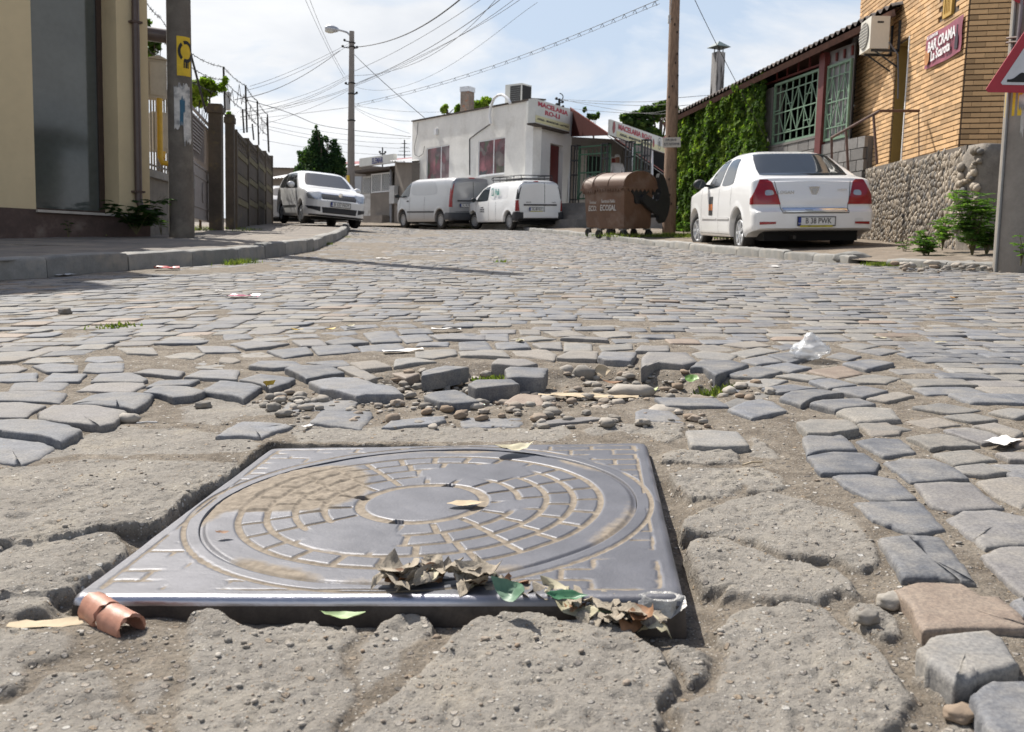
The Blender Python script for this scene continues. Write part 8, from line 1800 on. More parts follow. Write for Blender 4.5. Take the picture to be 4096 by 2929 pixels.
# ================================================================== refuse containers
BROWN = M('brown_bin_plastic', (.135, .075, .047), .6, .12, 5, .0015, 40, dirt=(.24, .18, .145), dirtpos=(.50, .8), dscale=2.2); BLP = M('black_bin_arm', (.018, .018, .018), .7, .2, 12, dirt=(.08, .07, .06), dirtpos=(.6, .8)); BWH = M('bin_white_print', (.55, .53, .50), .7, .2, 30)
def bin_(u, v, ang, label, arm, front_text=True):
    m = ROAD @ Matrix.Translation((u, v, 0)) @ Matrix.Rotation(ang, 4, 'Z'); t = thing('waste_container', m, label, 'waste container', 'brown wheeled waste containers')
    Lb_, Wb, z0, z1 = .84, 1.0, .22, 1.06; b = MB(); vs = []
    for z, f in ((z0, .90), (z0+.05, .93), (z1-.08, 1.0), (z1, 1.0)):
        for sx, sy_ in ((-1, -1), (1, -1), (1, 1), (-1, 1)):
            X_, Y_ = sx*Lb_/2*f, sy_*Wb/2*f; vs += [(X_-sx*.05, Y_, z), (X_, Y_-sy_*.05, z)] if (sx*sy_ < 0) else [(X_, Y_-sy_*.05, z), (X_-sx*.05, Y_, z)]
    fs = [(i*8+j, i*8+(j+1) % 8, (i+1)*8+(j+1) % 8, (i+1)*8+j) for i in range(3) for j in range(8)]+[tuple(range(7, -1, -1))]; b.add(vs, fs); body = b.build('body', BROWN, t)
    b = MB(); b.bb((-Lb_/2-.05, -Wb/2-.05, z1), (Lb_/2+.05, Wb/2+.05, z1+.045)); n = 11
    for i in range(n):
        x = -Lb_/2+Lb_*(i+.5)/n; w_ = Lb_/n*.5
        for y in (-Wb/2-.045, Wb/2+.025): b.prism([(x-w_, z1), (x+w_, z1), (x, z1-.075)], y, y+.02, 'y')
    for i in range(8):
        x = -Wb/2+Wb*(i+.5)/8; w_ = Wb/16
        for y in (-Lb_/2-.045, Lb_/2+.025): b.prism([(x-w_, z1), (x+w_, z1), (x, z1-.075)], y, y+.02, 'x')
    b.build('rim', BROWN, t)
    n = 16
    for x0, x1 in ((-Lb_/2-.03, -.012), (.012, Lb_/2+.03)):      # two half lids, one vault along the container
        b = MB(); vs = []
        for i in range(n+1):
            a = PI*i/n; y = -Wb/2*math.cos(a)*1.02; z = z1+.045+.30*math.sin(a)**.8
            vs += [(x0, y, z), (x1, y, z), (x0, y*.97, z1+.046), (x1, y*.97, z1+.046)]
        fs = []
        for i in range(n): a = 4*i; fs += [(a, a+4, a+5, a+1), (a+2, a+6, a+4, a), (a+1, a+5, a+7, a+3)]
        b.add(vs, fs)
        b.build('lid', BROWN, t, None, 'auto')
    b = MB()
    for x0 in (-Lb_/2-.045, Lb_/2+.03):
        P = [(-Wb/2*math.cos(PI*i/n)*1.04, z1+.04+.325*math.sin(PI*i/n)**.8) for i in range(n+1)]; Q_ = [(-Wb/2*math.cos(PI*i/n)*.98, z1+.04+.285*math.sin(PI*i/n)**.8) for i in range(n+1)]
        for i in range(n): b.prism([P[i], P[i+1], Q_[i+1], Q_[i]], x0, x0+.015, 'x')
    b.build('lid_edge', BROWN, t)
    for sx in (-1, 1):
        for sy_ in (-1, 1):
            x, y = sx*.32, sy_*.38; b = MB(); b.bar((x, y, .22), (x+.03*sx, y, .11), .05, .07); b.box((x, y, .205), (.12, .12, .03)); cs = b.build('caster', M('caster_steel', (.25, .25, .25), .5, .2, metal=.5), t)
            b = MB(); b.lathe([(.03, -.025), (.095, -.025), (.10, -.015), (.10, .015), (.095, .025), (.03, .025)], 18, Matrix.Translation((x+.05*sx, y+.0, .10)) @ Matrix.Rotation(PI/2, 4, 'X')); b.build('caster_wheel', TYR, cs, None, 'auto')
    TXm = lambda x, z: Matrix.Translation((x, -Wb/2*.985, z)) @ Matrix.Rotation(PI/2-.045, 4, 'X')
    text(t, 'ECOSAL', .185, BWH, TXm(0, .66), bold=.002, ext=.004, fit=(.46, .125)); text(t, 'Serviciul Public', .085, BWH, TXm(0, .80), ext=.004, fit=(.40, .07))
    if arm:
        P = [(.10, 1.02), (-.10, 1.02), (-.15, .95), (-.2, .75)]
        b = MB(); x = Lb_/2+.005; b.prism(rnd([(-.30, 1.02), (.30, 1.02), (.17, .92), (.14, .74), (-.14, .74), (-.17, .92)], .12, 2), x, x+.03, 'x'); b.build('trunnion_plate', BLP, t)
        b = MB(); b.prism([(.50, 1.38), (.62, 1.36), (.72, 1.20), (.80, 1.02), (.85, .85), (.85, .72), (.80, .52), (.70, .36), (.58, .33), (.50, .40), (.50, .50), (.36, .55), (.2, .64), (.05, .74), (-.02, .80), (-.03, .87), (.03, .93), (.12, .93), (.28, .86), (.42, .80), (.50, .84), (.55, .98), (.53, 1.15), (.47, 1.30)][::-1], x+.035, x+.12, 'x')
        b.build('lifting_arm', BLP, t); b = MB(); b.bb((x-.1, .40, .93), (x+.03, .52, 1.0)); b.bb((x-.1, .40, .45), (x+.03, .52, .52)); b.build('arm_pivot', BLP, t)
    return t
ba = rad(-50)
bin_(*corner_at(1379, 19.9, .40, -.48, ba), ba, 'brown domed waste container with black lifting arm, in front of the wooden pole', True)
bin_(*corner_at(1346, 21.7, .40, -.48, rad(-54)), rad(-54), 'brown domed waste container half hidden behind the front one', False)
# ================================================================== trees and plants
BARK = M('grey_brown_bark', (.10, .075, .055), .95, .3, 12, .01, 30)
CONL = leaf_mat('conifer_needles', (.012, .030, .016), (.035, .075, .030), (.09, .14, .05)); BRL = leaf_mat('broad_leaves', (.020, .040, .014), (.055, .095, .026), (.13, .18, .05)); YGL = leaf_mat('yellow_green_leaves', (.05, .10, .012), (.16, .24, .03), (.34, .42, .07)); WEED = leaf_mat('weed_leaves', (.030, .065, .018), (.075, .15, .035), (.17, .26, .07)); DKW = leaf_mat('dark_weed_leaves', (.010, .025, .010), (.028, .06, .018), (.07, .12, .03))
def blobs(cs, n, rng):
    """points spread through a set of (centre, radii) lumps, denser at the skin"""
    P = []; Nn = []; vol = np.array([r[0]*r[1]*r[2] for c, r in cs])**.7; vol /= vol.sum()
    for (c, r), k in zip(cs, (vol*n).astype(int)):
        d = rng.normal(size=(k, 3)); d /= np.linalg.norm(d, axis=1)[:, None]; q = (rng.random(k)**.45)[:, None]; P.append(np.array(c)+d*q*np.array(r)); Nn.append(d+[0, 0, .5])
    return np.concatenate(P), np.concatenate(Nn)
def tree(name, base, lumps, n, size, mat, label, cat='tree', trunk=None, r0=.12, seed=1, group=None, spread=.9):
    t = thing(name, Matrix.Translation(base), label, cat, group); rng = np.random.default_rng(seed); P, Nn = blobs(lumps, n, rng); keep = fbm(P[:, [0, 2]]+P[:, [1, 1]]*.3, 1.1/max(size*6, .3), seed, 2) > (-.9 if mat is CONL else -.42); P, Nn = P[keep], Nn[keep]
    leaves('crown', P, Nn, size, mat, t, None, spread, seed, None)
    b = MB(); tr = trunk or (0, 0, max(c[2] for c, _ in lumps)*.8); b.tube([(0, 0, -1), tuple(np.array(tr)*.5), tr], [r0, r0*.6, r0*.12], 8)
    for c, r in lumps[:9]: b.tube([tuple(np.array(tr)*.45), tuple((np.array(tr)*.5+np.array(c)*.5)), c], [r0*.25, r0*.15, r0*.06], 5)
    b.build('trunk', BARK, t, None, True); return t
def lump(base, px, py, Z, rx, ry=None, rz=None):
    p = at(px, py, Z)-base; k = Z/F_PX; return (tuple(p), (rx*k, (ry or rx)*k, (rz or rx)*k))
# conifer behind the hatchback
base = at(1285, 880, 46); cs = []
rr = random.Random(3)
for px, py, r in ((1265, 508, 9), (1264, 530, 16), (1268, 555, 24), (1262, 580, 34), (1285, 600, 40), (1250, 622, 44), (1300, 560, 18), (1335, 570, 16), (1340, 600, 30), (1330, 640, 48), (1240, 660, 50), (1290, 660, 60), (1350, 665, 36), (1215, 630, 26), (1200, 680, 26), (1280, 720, 90), (1370, 690, 22), (1195, 610, 9), (1372, 640, 12)): cs.append(lump(base, px, py, 46, r))
tree('conifer_tree', base, cs, 15000, .10, CONL, 'dark green bushy conifer standing behind the white hatchback', seed=3, spread=1.2, r0=.16)
base = at(1930, 470, 46); tree('garden_tree', base, [lump(base, 1915, 425, 46, 32, 30, 22), lump(base, 1945, 410, 46, 28, 30, 20), lump(base, 1968, 425, 46, 18, 20, 16)], 1100, .16, YGL, 'rounded bright green tree top between the chimney and the rooftop unit', seed=5)
base = at(1790, 480, 46); tree('garden_tree', base, [lump(base, 1775, 440, 46, 14, 14, 16), lump(base, 1782, 428, 46, 10), lump(base, 1832, 440, 46, 14, 14, 22)], 500, .15, YGL, 'sparse bright green tree top left of the patched brick chimney', seed=6)
base = at(2630, 780, 52); cs = [lump(base, *q[:2], 52, *q[2:]) for q in ((2520, 490, 30, 30, 22), (2500, 470, 22, 20, 16), (2545, 462, 30, 30, 24), (2590, 450, 34, 30, 28), (2640, 440, 40, 36, 30), (2660, 420, 24, 20, 16), (2690, 450, 30, 30, 30), (2570, 500, 50, 40, 30), (2640, 500, 60, 50, 40), (2700, 500, 40, 40, 40), (2715, 470, 16, 16, 30), (2620, 540, 70, 60, 30))]
tree('walnut_tree', base, cs, 4200, .22, BRL, 'large dark leafed tree behind the slanting butcher sign', seed=7, r0=.3)
base = at(2372, 640, 50); tree('garden_tree', base, [lump(base, 2372, 468, 50, 22, 20, 12), lump(base, 2355, 462, 50, 8), lump(base, 2392, 462, 50, 9, 9, 12), lump(base, 2338, 440, 50, 8, 8, 10)], 420, .15, BRL, 'small dark tuft of tree top above the red canopy roof', seed=8, r0=.06)
base = at(640, 760, 20); tree('vine_tree', base, [lump(base, *q[:2], 20, *q[2:]) for q in ((600, 95, 26, 30, 14), (620, 170, 40, 40, 22), (650, 195, 30, 30, 20), (600, 215, 40, 40, 20))], 420, .13, BRL, 'dark broad leaves showing between the ochre building and the concrete pole', seed=9, r0=.05)
base = at(800, 760, 19.5); tree('grape_vine', base, [lump(base, *q[:2], 19.5, *q[2:]) for q in ((790, 350, 40, 40, 30), (770, 390, 30, 30, 40), (830, 330, 34, 30, 18), (862, 352, 30, 26, 16), (840, 375, 30, 24, 12), (890, 345, 16, 16, 16), (900, 320, 12, 12, 14), (800, 400, 40, 40, 26))], 900, .10, YGL, 'sunlit vine spilling over the gate beside the concrete pole', 'vine', seed=10, r0=.03)
base = at(930, 500, 20.8); tree('grape_vine', base, [lump(base, *q[:2], 20.8, *q[2:]) for q in ((920, 455, 14, 12, 6), (945, 440, 8, 8, 8), (960, 445, 6), (984, 438, 5), (935, 470, 10, 10, 4))], 110, .08, YGL, 'few bright vine sprigs on the cap of the narrow pillar', 'vine', seed=11, r0=.01)

def pinnate(b, root, d, L_, n, wl, rr, lt):
    """arching stalk with paired leaflets"""
    P = [root]; dv = Vector(d).normalized(); 
    for i in range(n): dv = (dv+Vector((0, 0, -.09))).normalized(); P.append(P[-1]+dv*L_/n)
    b.tube(P, .0025, 3, caps=False, tint=.3)
    for i in range(2, len(P)):
        sd_ = (P[i]-P[i-1]).cross(Vector((0, 0, 1))).normalized()
        for s in (-1, 1):
            a = P[i]; l = wl*(1-.5*abs(i/len(P)-.5)); e = a+sd_*s*l+(P[i]-P[i-1])*.6-Vector((0, 0, l*.25)); m = a.lerp(e, .5); q = (P[i]-P[i-1]).normalized()*l*.22; b.add([a, m+q+Vector((0, 0, .006)), e, m-q+Vector((0, 0, .006))], [(0, 1, 2, 3)], tint=min(1, max(0, rr.gauss(lt, .18))))
def bush(name, base, n, H, Wd, label, mat, seed, wl=.055, lt=.5):
    rr = random.Random(seed); t = thing(name, Matrix.Translation(base), label, 'plant'); b = MB(); st = MB()
    ns = max(3, n//9)
    for k in range(ns):
        a = rr.random()*2*PI; tip = Vector((math.cos(a)*Wd*rr.random(), math.sin(a)*Wd*rr.random(), H*rr.uniform(.5, 1))); st.tube([(0, 0, -.05), tip*.5+Vector((0, 0, .05)), tip], [.005, .004, .002], 5)
        for j in range(n//ns): f = rr.uniform(.25, 1); a2 = rr.random()*2*PI; pinnate(b, tip*f, (math.cos(a2), math.sin(a2), rr.uniform(.1, .9)), rr.uniform(.16, .34)*min(1, H), 7, wl, rr, lt)
    b.build('foliage', mat, t, None, False, recalc=False); st.build('stem', M('green_brown_stem', (.10, .09, .04), .8, .2), t); return t
bush('tree_of_heaven_sapling', at(3890, 1012, 10.3), 190, .66, .26, 'tall feathery green sapling against the corner of the pebble wall', WEED, 1, .06, .6)
bush('feathery_weed', at(3945, 1006, 10.4), 90, .40, .22, 'darker feathery weed between the sapling and the concrete pole', WEED, 2, .055, .35)
bush('feathery_weed', at(3705, 1030, 10.6), 110, .32, .30, 'low spreading weed at the foot of the pebble wall', WEED, 3, .045, .55)
bush('feathery_weed', at(3770, 985, 11.0), 70, .36, .2, 'weed with pale leaves left of the tall sapling', WEED, 4, .045, .7)
bush('feathery_weed', at(3620, 1015, 11.6), 16, .16, .16, 'small thin weed near the right rear wheel of the saloon', WEED, 5, .035, .6)
bush('feathery_weed', at(4085, 1040, 8.0), 14, .22, .10, 'weed sprouting at the foot of the right concrete pole', WEED, 6, .05, .7)
bush('dark_leafy_weed', at(545, 925, 13.9), 150, .55, .5, 'dark leafy weed growing under the downpipe of the ochre building', DKW, 7, .10, .5)
bush('dark_leafy_weed', at(645, 928, 14.3), 26, .34, .14, 'yellow flowering weed between the downpipe and the concrete pole', WEED, 8, .04, .5)
bush('dark_leafy_weed', at(275, 935, 13.2), 10, .2, .2, 'thin straggling weed at the brown plinth below the shop window', DKW, 9, .04, .6)
bush('feathery_weed', at(2735, 925, 18.9), 30, .26, .15, 'grey green weed behind the foot of the wooden pole', WEED, 12, .05, .5)
# grass along edges
GRS = leaf_mat('grass_blades', (.05, .07, .025), (.10, .135, .04), (.20, .21, .08))
def grass(pts, n, h, sp, label, seed, name='grass'):
    rng = np.random.default_rng(seed); P = np.array(pts, float); i = rng.integers(0, len(P), n); c = P[i]+rng.normal(size=(n, 3))*[sp, sp, 0]; a = rng.random(n)*2*PI; hh = h*(.4+rng.random(n)); w_ = .004+.004*rng.random(n); ln_ = rng.normal(size=(n, 2))*.45
    d = np.stack([np.cos(a), np.sin(a), 0*a], -1)*w_[:, None]; tip = c+np.stack([ln_[:, 0]*hh, ln_[:, 1]*hh, hh], -1); V = np.stack([c-d, c+d, tip], 1).reshape(-1, 3); F_ = np.arange(3*n).reshape(-1, 3)
    o = np_mesh(name, V, F_, GRS, None, ROAD, False, {'tint': ('FACE', rng.random(n))}); tag(o, label, 'grass', None, 'stuff'); return o
def gp(px, py, w=0): u, v = rd(px, py, w); return (u, v, w)
def seg(a, c, n, w=0, rag=.1, seed=0):
    r_ = random.Random(seed); A_, C_2 = gp(*a, w), gp(*c, w); return [(A_[0]+(C_2[0]-A_[0])*t+r_.gauss(0, rag), A_[1]+(C_2[1]-A_[1])*t+r_.gauss(0, rag), w) for t in [r_.random() for _ in range(n)]]
grass(seg((3520, 1062), (4090, 1078), 26, 0, .04, 1), 2600, .035, .06, 'ragged grass growing out of the right kerb joints', 1)
grass(seg((2560, 946), (2840, 946), 20, .06, .35, 2)+[(4.0+.2*k, 17.5+.9*k, .07) for k in range(8)], 5200, .07, .28, 'grass strip at the foot of the ivy wall behind the wooden pole', 2)
grass([(-1.6+.75*k, 36.6+.15*(k % 3), .02) for k in range(10)]+[(-5.4+.5*k, 41+.2*(k % 2), .02) for k in range(7)], 4200, .14, .35, 'grass strip behind the parked vans along the shop wall', 3)
grass(seg((1190, 1010), (1320, 975), 10, .0, .03, 4)+seg((1385, 955), (1400, 930), 8, 0, .05, 5)+seg((900, 1065), (1000, 1050), 4, 0, .03, 6), 1500, .05, .05, 'small green weeds in the bend of the left kerb', 4)
grass(seg((760, 925), (870, 905), 8, .22, .2, 7)+seg((900, 915), (1010, 925), 6, .2, .2, 8)+seg((300, 945), (500, 940), 5, .2, .1, 9), 1200, .05, .12, 'thin grass on the footway at the gate and fence', 5)
grass([(.64, 2.80, -.03), (.70, 2.84, -.03), (.60, 2.76, -.035)], 420, .022, .022, 'bright green tuft at the right edge of the hole', 6, 'grass_tuft')
grass([(-.08, 3.02, -.03), (-.05, 3.05, -.03)], 200, .014, .018, 'tiny green tuft at the far side of the hole', 7, 'grass_tuft')
grass([gp(465, 1308)], 90, .018, .04, 'tiny green tuft between setts on the left of the road', 8, 'grass_tuft'); grass([gp(2010, 1050)], 60, .03, .05, 'tiny yellow green tuft out in the road', 9, 'grass_tuft')

# ================================================================== loose stones, rubble, litter
GRAV = M('gravel_stone', (.29, .265, .23), .9, .15, 30, .0015, 90, tint=.30, tintcol=(.24, .175, .12), dirt=(.29, .25, .205), dirtpos=(.5, .7), dscale=12)
ico = {}
for k in range(8):
    bm = bmesh.new(); bmesh.ops.create_icosphere(bm, subdivisions=1 if k < 3 else 2 if k < 6 else 3, radius=1); r_ = random.Random(k)
    for v_ in bm.verts: v_.co *= (r_.uniform(.8, 1.12) if k < 3 else 1+.30*mnoise.noise(v_.co*1.7+Vector((k, 0, 0)))+.14*mnoise.noise(v_.co*4.5+Vector((k, 3, 0))))
    ico[k] = ([v_.co.copy() for v_ in bm.verts], [tuple(v_.index for v_ in f.verts) for f in bm.faces]); bm.free()
def hbed(P): return bed(np.array(P))[0]
def scatter(name, P, smin, smax, seed, flat=.6, mat=GRAV, sink=.3, parent=None):
    rng = random.Random(seed); H = hbed(P); b = MB()
    for (x, y), z in zip(P, H):
        s_ = smin+(smax-smin)*rng.random()**3; vs, fs = ico[rng.randrange(8)]; M_ = Matrix.Translation((x, y, z+s_*flat*(1-sink))) @ Matrix.Rotation(rng.random()*6.3, 4, 'Z') @ Matrix.Rotation(rng.gauss(0, .2), 4, 'X') @ Matrix.Diagonal((s_*rng.uniform(.9, 1.5), s_, s_*flat*rng.uniform(.7, 1.2), 1)); b.add([M_ @ v_ for v_ in vs], fs, tint=rng.random())
    o = b.build(name, mat, parent, ROAD if parent is None else None, True, recalc=False); return o
def inside(poly, n, rng):
    a = np.array(poly); lo, hi = a.min(0), a.max(0); P = lo+rng.random((n*4, 2))*(hi-lo); return P[poly_sd(P, poly) > 0][:n]
rng = np.random.default_rng(21)
PITL = [(-.62, 2.42), (-.35, 2.40), (0, 2.46), (.30, 2.50), (.28, 2.75), (.05, 2.95), (-.1, 3.2), (-.35, 3.1), (-.55, 2.75), (-.75, 2.6)]
P = np.concatenate([inside(PITL, 520, rng), inside([(.2, 2.5), (.75, 2.6), (.8, 2.95), (.4, 3.2), (.15, 3.1)], 160, rng), inside([(-.6, 2.2), (.5, 2.2), (.5, 2.42), (-.6, 2.42)], 110, rng)])
tag(scatter('gravel', P, .004, .021, 1), 'grey rubble and gravel filling the hole in the paving', 'gravel', None, 'stuff')
P = []
for k in range(3600):
    v = .9+(RNG.random()**1.6)*7.5; u = (RNG.random()*2-1)*(.60*v+.1); q = mh_local((u, v))
    if max(abs(q[0]), abs(q[1])) > .425: P.append((u, v))
tag(scatter('gravel', P, .0010, .0042, 2, .6), 'fine grit scattered over the road surface', 'gravel', None, 'stuff')
P = [tuple(p) for p in np.concatenate([inside([(.62, 1.20), (.68, 1.15), (.78, 1.55), (.80, 1.9), (.74, 1.9), (.70, 1.5)], 60, rng), inside([(-.62, 1.10), (.3, 1.06), (.3, 1.13), (-.62, 1.19)], 150, rng)])]
tag(scatter('gravel', P[::3], .0018, .005, 3), 'small pebbles in the gaps beside the manhole frame and the setts', 'gravel', None, 'stuff')
tag(scatter('rubble', [tuple(p) for p in inside([rd(3560, 1050, .05), rd(3800, 1030, .05), rd(3990, 1020, .05), rd(4010, 1070, .05), rd(3600, 1075, .05)], 150, rng)], .012, .055, 4, .5, sink=-1.2), 'pale broken stones and rubble around the weeds by the right pole', 'rubble', None, 'stuff')
def stone_thing(px, py, size, label, name='loose_stone', mat=GRAV, w=None, k=6, flat=.6, tv=.5, rz=0, cat='stone'):
    u, v = rd(px, py, -.01); z = float(hbed([(u, v)])[0]) if w is None else w; vs, fs = ico[k]; b = MB(); b.add([Vector((v_.x*size[0], v_.y*size[1], v_.z*size[2])) for v_ in vs], fs, tint=tv)
    o = b.build(name, mat, None, ROAD @ Matrix.Translation((u, v, z+size[2]*.7)) @ Matrix.Rotation(rz, 4, 'Z'), True); return tag(o, label, cat)
stone_thing(813, 1634, (.024, .013, .011), 'small dark oval pebble lying alone on the broken concrete', tv=.0)
stone_thing(512, 1694, (.03, .02, .014), 'flat pale stone chip below the raised setts on the left', k=5, tv=.85)
stone_thing(1247, 2455, (.0105, .009, .010), 'round dark pebble leaning against the front of the manhole frame', tv=.3); stone_thing(261, 1262, (.035, .03, .022), 'black lump lying on the road near the left kerb', tv=0)
stone_thing(3408, 1044, (.20, .10, .075), 'broken grey kerb lump at the gap in the right kerb', 'kerb_lump', KERB, k=7); stone_thing(3570, 2400, (.022, .017, .012), 'rounded grey stone beside the brown sett', tv=.6); stone_thing(3470, 2488, (.016, .012, .01), 'dark blue grey pebble stuck in the concrete', tv=.05)
stone_thing(3850, 2830, (.020, .015, .009), 'smooth brownish pebble near the lower right corner', tv=.4); stone_thing(2553, 1842, (.006, .006, .006), 'tiny black pellet on the manhole cover rim', w=.004, tv=0)
stone_thing(2690, 1640, (.085, .04, .03), 'long pale broken chunk of concrete in the right of the hole', k=5, tv=.9, w=-.045, rz=.3); stone_thing(2790, 1600, (.05, .035, .028), 'angular dark stone fragment behind the pale chunk', k=6, tv=.1, w=-.045)
stone_thing(2260, 1475, (.035, .03, .028), 'round rubble stone at the far left edge of the hole', k=3, w=-.045, tv=.55); stone_thing(2335, 1480, (.04, .03, .03), 'dark rubble stone under the raised setts of the hole', k=4, w=-.045, tv=.15); stone_thing(2530, 1540, (.075, .035, .022), 'pale wedge of stone beneath the biggest raised sett', k=5, w=-.045, tv=.9)
# crumpled sheets
def crumple(name, nx, ny, sx, sy, amp, seed, mat, mw, label, cat, bend=0, outline=None, fold=0):
    vs = []; fs = []; idx = {}
    for i in range(ny+1):
        for j in range(nx+1):
            x = (j/nx-.5)*sx; y = (i/ny-.5)*sy
            if outline: y *= outline(j/nx)
            z = amp*(mnoise.noise(Vector((x/sx*3, y/sy*3, seed)))+.6*mnoise.noise(Vector((x/sx*8, y/sy*8, seed+5))))+bend*(x/sx)**2*4+fold*abs(y); vs.append((x, y, z+amp))
    for i in range(ny):
        for j in range(nx): k = i*(nx+1)+j; fs.append((k, k+1, k+nx+2, k+nx+1))
    b = MB(); b.add(vs, fs, tint=.5); return tag(b.build(name, mat, None, mw, True), label, cat)
def onroad(px, py, w=0, rz=0, tx=0): u, v = rd(px, py, w); return ROAD @ Matrix.Translation((u, v, w)) @ Matrix.Rotation(rz, 4, 'Z') @ Matrix.Rotation(tx, 4, 'X')
leafo = lambda t: max(.04, math.sin(PI*min(1, t*1.05))**.7)
PB = M('pale_bark_paper', (.46, .37, .25), .85, .12, 20); crumple('bark_strip', 30, 5, .30, .05, .006, 2, PB, onroad(2352, 1590, -.038, rad(-9)), 'long pale strip of torn card lying in the hole', 'card strip', outline=lambda t: .4+.6*math.sin(PI*t)**.5)
YL = M('yellow_dry_leaf', (.50, .33, .03), .6, .2, 30); BRNL = M('brown_dry_leaf', (.22, .11, .05), .7, .25, 30); PGL = M('pale_dry_leaf', (.40, .36, .24), .7, .15, 30); GL = M('grey_green_leaf', (.10, .19, .12), .5, .2, 30, dirt=(.35, .38, .33), dscale=20); ORL = M('orange_dry_leaf', (.45, .24, .07), .7, .2, 30)
crumple('leaf', 8, 5, .045, .03, .004, 3, YL, onroad(1064, 1545, .01, rad(70), rad(50)), 'curled bright yellow leaf standing between two raised setts', 'leaf', .02, leafo)
crumple('leaf', 10, 6, .085, .045, .006, 4, PGL, onroad(2055, 1808, .010, rad(8)), 'pale curled dry leaf on the far edge of the manhole cover', 'leaf', .012, leafo, .25)
crumple('leaf', 8, 5, .07, .03, .004, 5, PB, onroad(1868, 2022, .002, rad(5)), 'flat pale dry leaf on the centre of the manhole cover', 'leaf', .003, leafo); crumple('leaf', 8, 5, .026, .013, .002, 6, BRNL, onroad(893, 2137, -.006, rad(5)), 'small brown leaf at the left of the manhole cover', 'leaf', .004, leafo, .2)
crumple('leaf', 8, 5, .055, .04, .005, 7, M('fresh_yellow_green_leaf', (.30, .38, .10), .5, .1), onroad(2600, 1572, -.035, rad(20)), 'yellow green leaf lying on the dirt of the hole', 'leaf', .012, leafo, .2)
crumple('leaf', 8, 5, .055, .045, .006, 8, PB, onroad(2408, 1490, -.02, rad(0), rad(50)), 'dry beige leaf leaning against the tall raised sett', 'leaf', .012, leafo, .3); crumple('leaf', 8, 5, .075, .04, .006, 9, ORL, onroad(2925, 1580, -.02, rad(25), rad(15)), 'curled orange brown leaf beside the green tuft', 'leaf', .01, leafo, .3)
crumple('leaf', 8, 5, .05, .04, .005, 10, M('fresh_green_leaf', (.10, .22, .03), .5, .1), onroad(2772, 1525, -.015, rad(-40), rad(30)), 'fresh green leaf under the raised sett right of the hole', 'leaf', .01, leafo, .3)
RAG = M('dusty_dry_leaf_litter', (.31, .265, .205), .9, .3, 40, .002, 90, tint=.3); rgn = random.Random(31)
for k in range(64):
    f = rgn.random(); px = 1540+f*1130; py = 2395+max(0, f-.42)*235+rgn.uniform(-24, 30)-max(0, .15-abs(f-.17))*190; u, v = rd(px, py, -.02); w_ = -.022+rgn.uniform(0, .012)+(.020 if f < .36 else .004)
    m = [RAG, RAG, RAG, PGL, BRNL, RAG, RAG, RAG][k % 8]; o = crumple('dry_leaf', 7, 5, rgn.uniform(.035, .075), rgn.uniform(.022, .04), .009, 40+k, m, ROAD @ Matrix.Translation((u, v, w_)) @ Matrix.Rotation(rgn.uniform(-3, 3), 4, 'Z') @ Matrix.Rotation(rgn.gauss(0, .3), 4, 'X'), 'dusty dry leaf in the heap along the front of the manhole frame', 'leaf', rgn.uniform(-.02, .02), leafo, rgn.uniform(-.3, .4)); o['group'] = 'dry leaves heaped against the manhole frame'
crumple('leaf', 10, 6, .062, .030, .006, 90, GL, onroad(2065, 2390, .012, rad(-50), rad(35)), 'curled grey green leaf standing on the heap of dry leaves', 'leaf', .02, leafo, .3); crumple('leaf', 10, 6, .055, .022, .004, 91, M('green_leaf_shiny', (.05, .17, .08), .45, .2), onroad(2268, 2402, .004, rad(-5), rad(15)), 'folded dark green leaf right of the curled grey green one', 'leaf', .006, leafo, .4)
crumple('leaf', 8, 5, .06, .02, .003, 92, M('pale_green_leaf', (.32, .42, .20), .6, .1), onroad(2452, 2455, -.012, rad(3)), 'small pale green leaf on the concrete before the frame', 'leaf', .004, leafo, .2); crumple('leaf', 8, 5, .06, .018, .004, 93, M('pale_green_leaf', (0, 0, 0)), onroad(1372, 2482, -.024, rad(-3)), 'long pale green and cream leaf under the front of the frame', 'leaf', .008, leafo, .4)
crumple('wood_chip', 10, 3, .10, .024, .003, 94, PB, onroad(195, 2500, -.024, rad(8)), 'flat splinter of weathered wood left of the terracotta shard', 'wood chip', 0, lambda t: .4+.6*math.sin(PI*t)**.4)
# terracotta shards, like two nested half tubes
TC = M('terracotta_shard', (.40, .19, .125), .5, .15, 14, .001, 60, dirt=(.30, .24, .19), dirtpos=(.6, .8), dscale=10)
def shard(px, py, w, L_, r, rz, label, a0=-30, a1=200):
    b = MB(); n, m = 14, 10; vs = []
    for s_, rr_2 in ((0, r), (1, r-.004)):
        for i in range(m+1):
            for j in range(n+1): a = rad(a0+(a1-a0)*j/n); x = L_*(i/m-.5)+(.006*mnoise.noise(Vector((j*.7, s_, i*.1+px)))*1.5 if i in (0, m) else 0); q = rr_2*(1+.05*mnoise.noise(Vector((i*.4, j*.4, px)))); vs.append((x, q*math.cos(a), q*math.sin(a)))
    K = (m+1)*(n+1); fs = []
    for i in range(m):
        for j in range(n): k = i*(n+1)+j; fs += [(k, k+1, k+n+2, k+n+1), (K+k, K+k+n+1, K+k+n+2, K+k+1)]
    for j in range(n):
        for base_ in (0, m*(n+1)): k = base_+j; fs.append((k, k+1, K+k+1, K+k))
    for i in range(m):
        for base_ in (0, n): k = i*(n+1)+base_; fs.append((k, k+n+1, K+k+n+1, K+k))
    b.add(vs, fs); u, v = rd(px, py, w); return tag(b.build('terracotta_shard', TC, None, ROAD @ Matrix.Translation((u, v, w)) @ Matrix.Rotation(rz, 4, 'Z') @ Matrix.Rotation(rad(3), 4, 'Y'), 'auto'), label, 'shard')
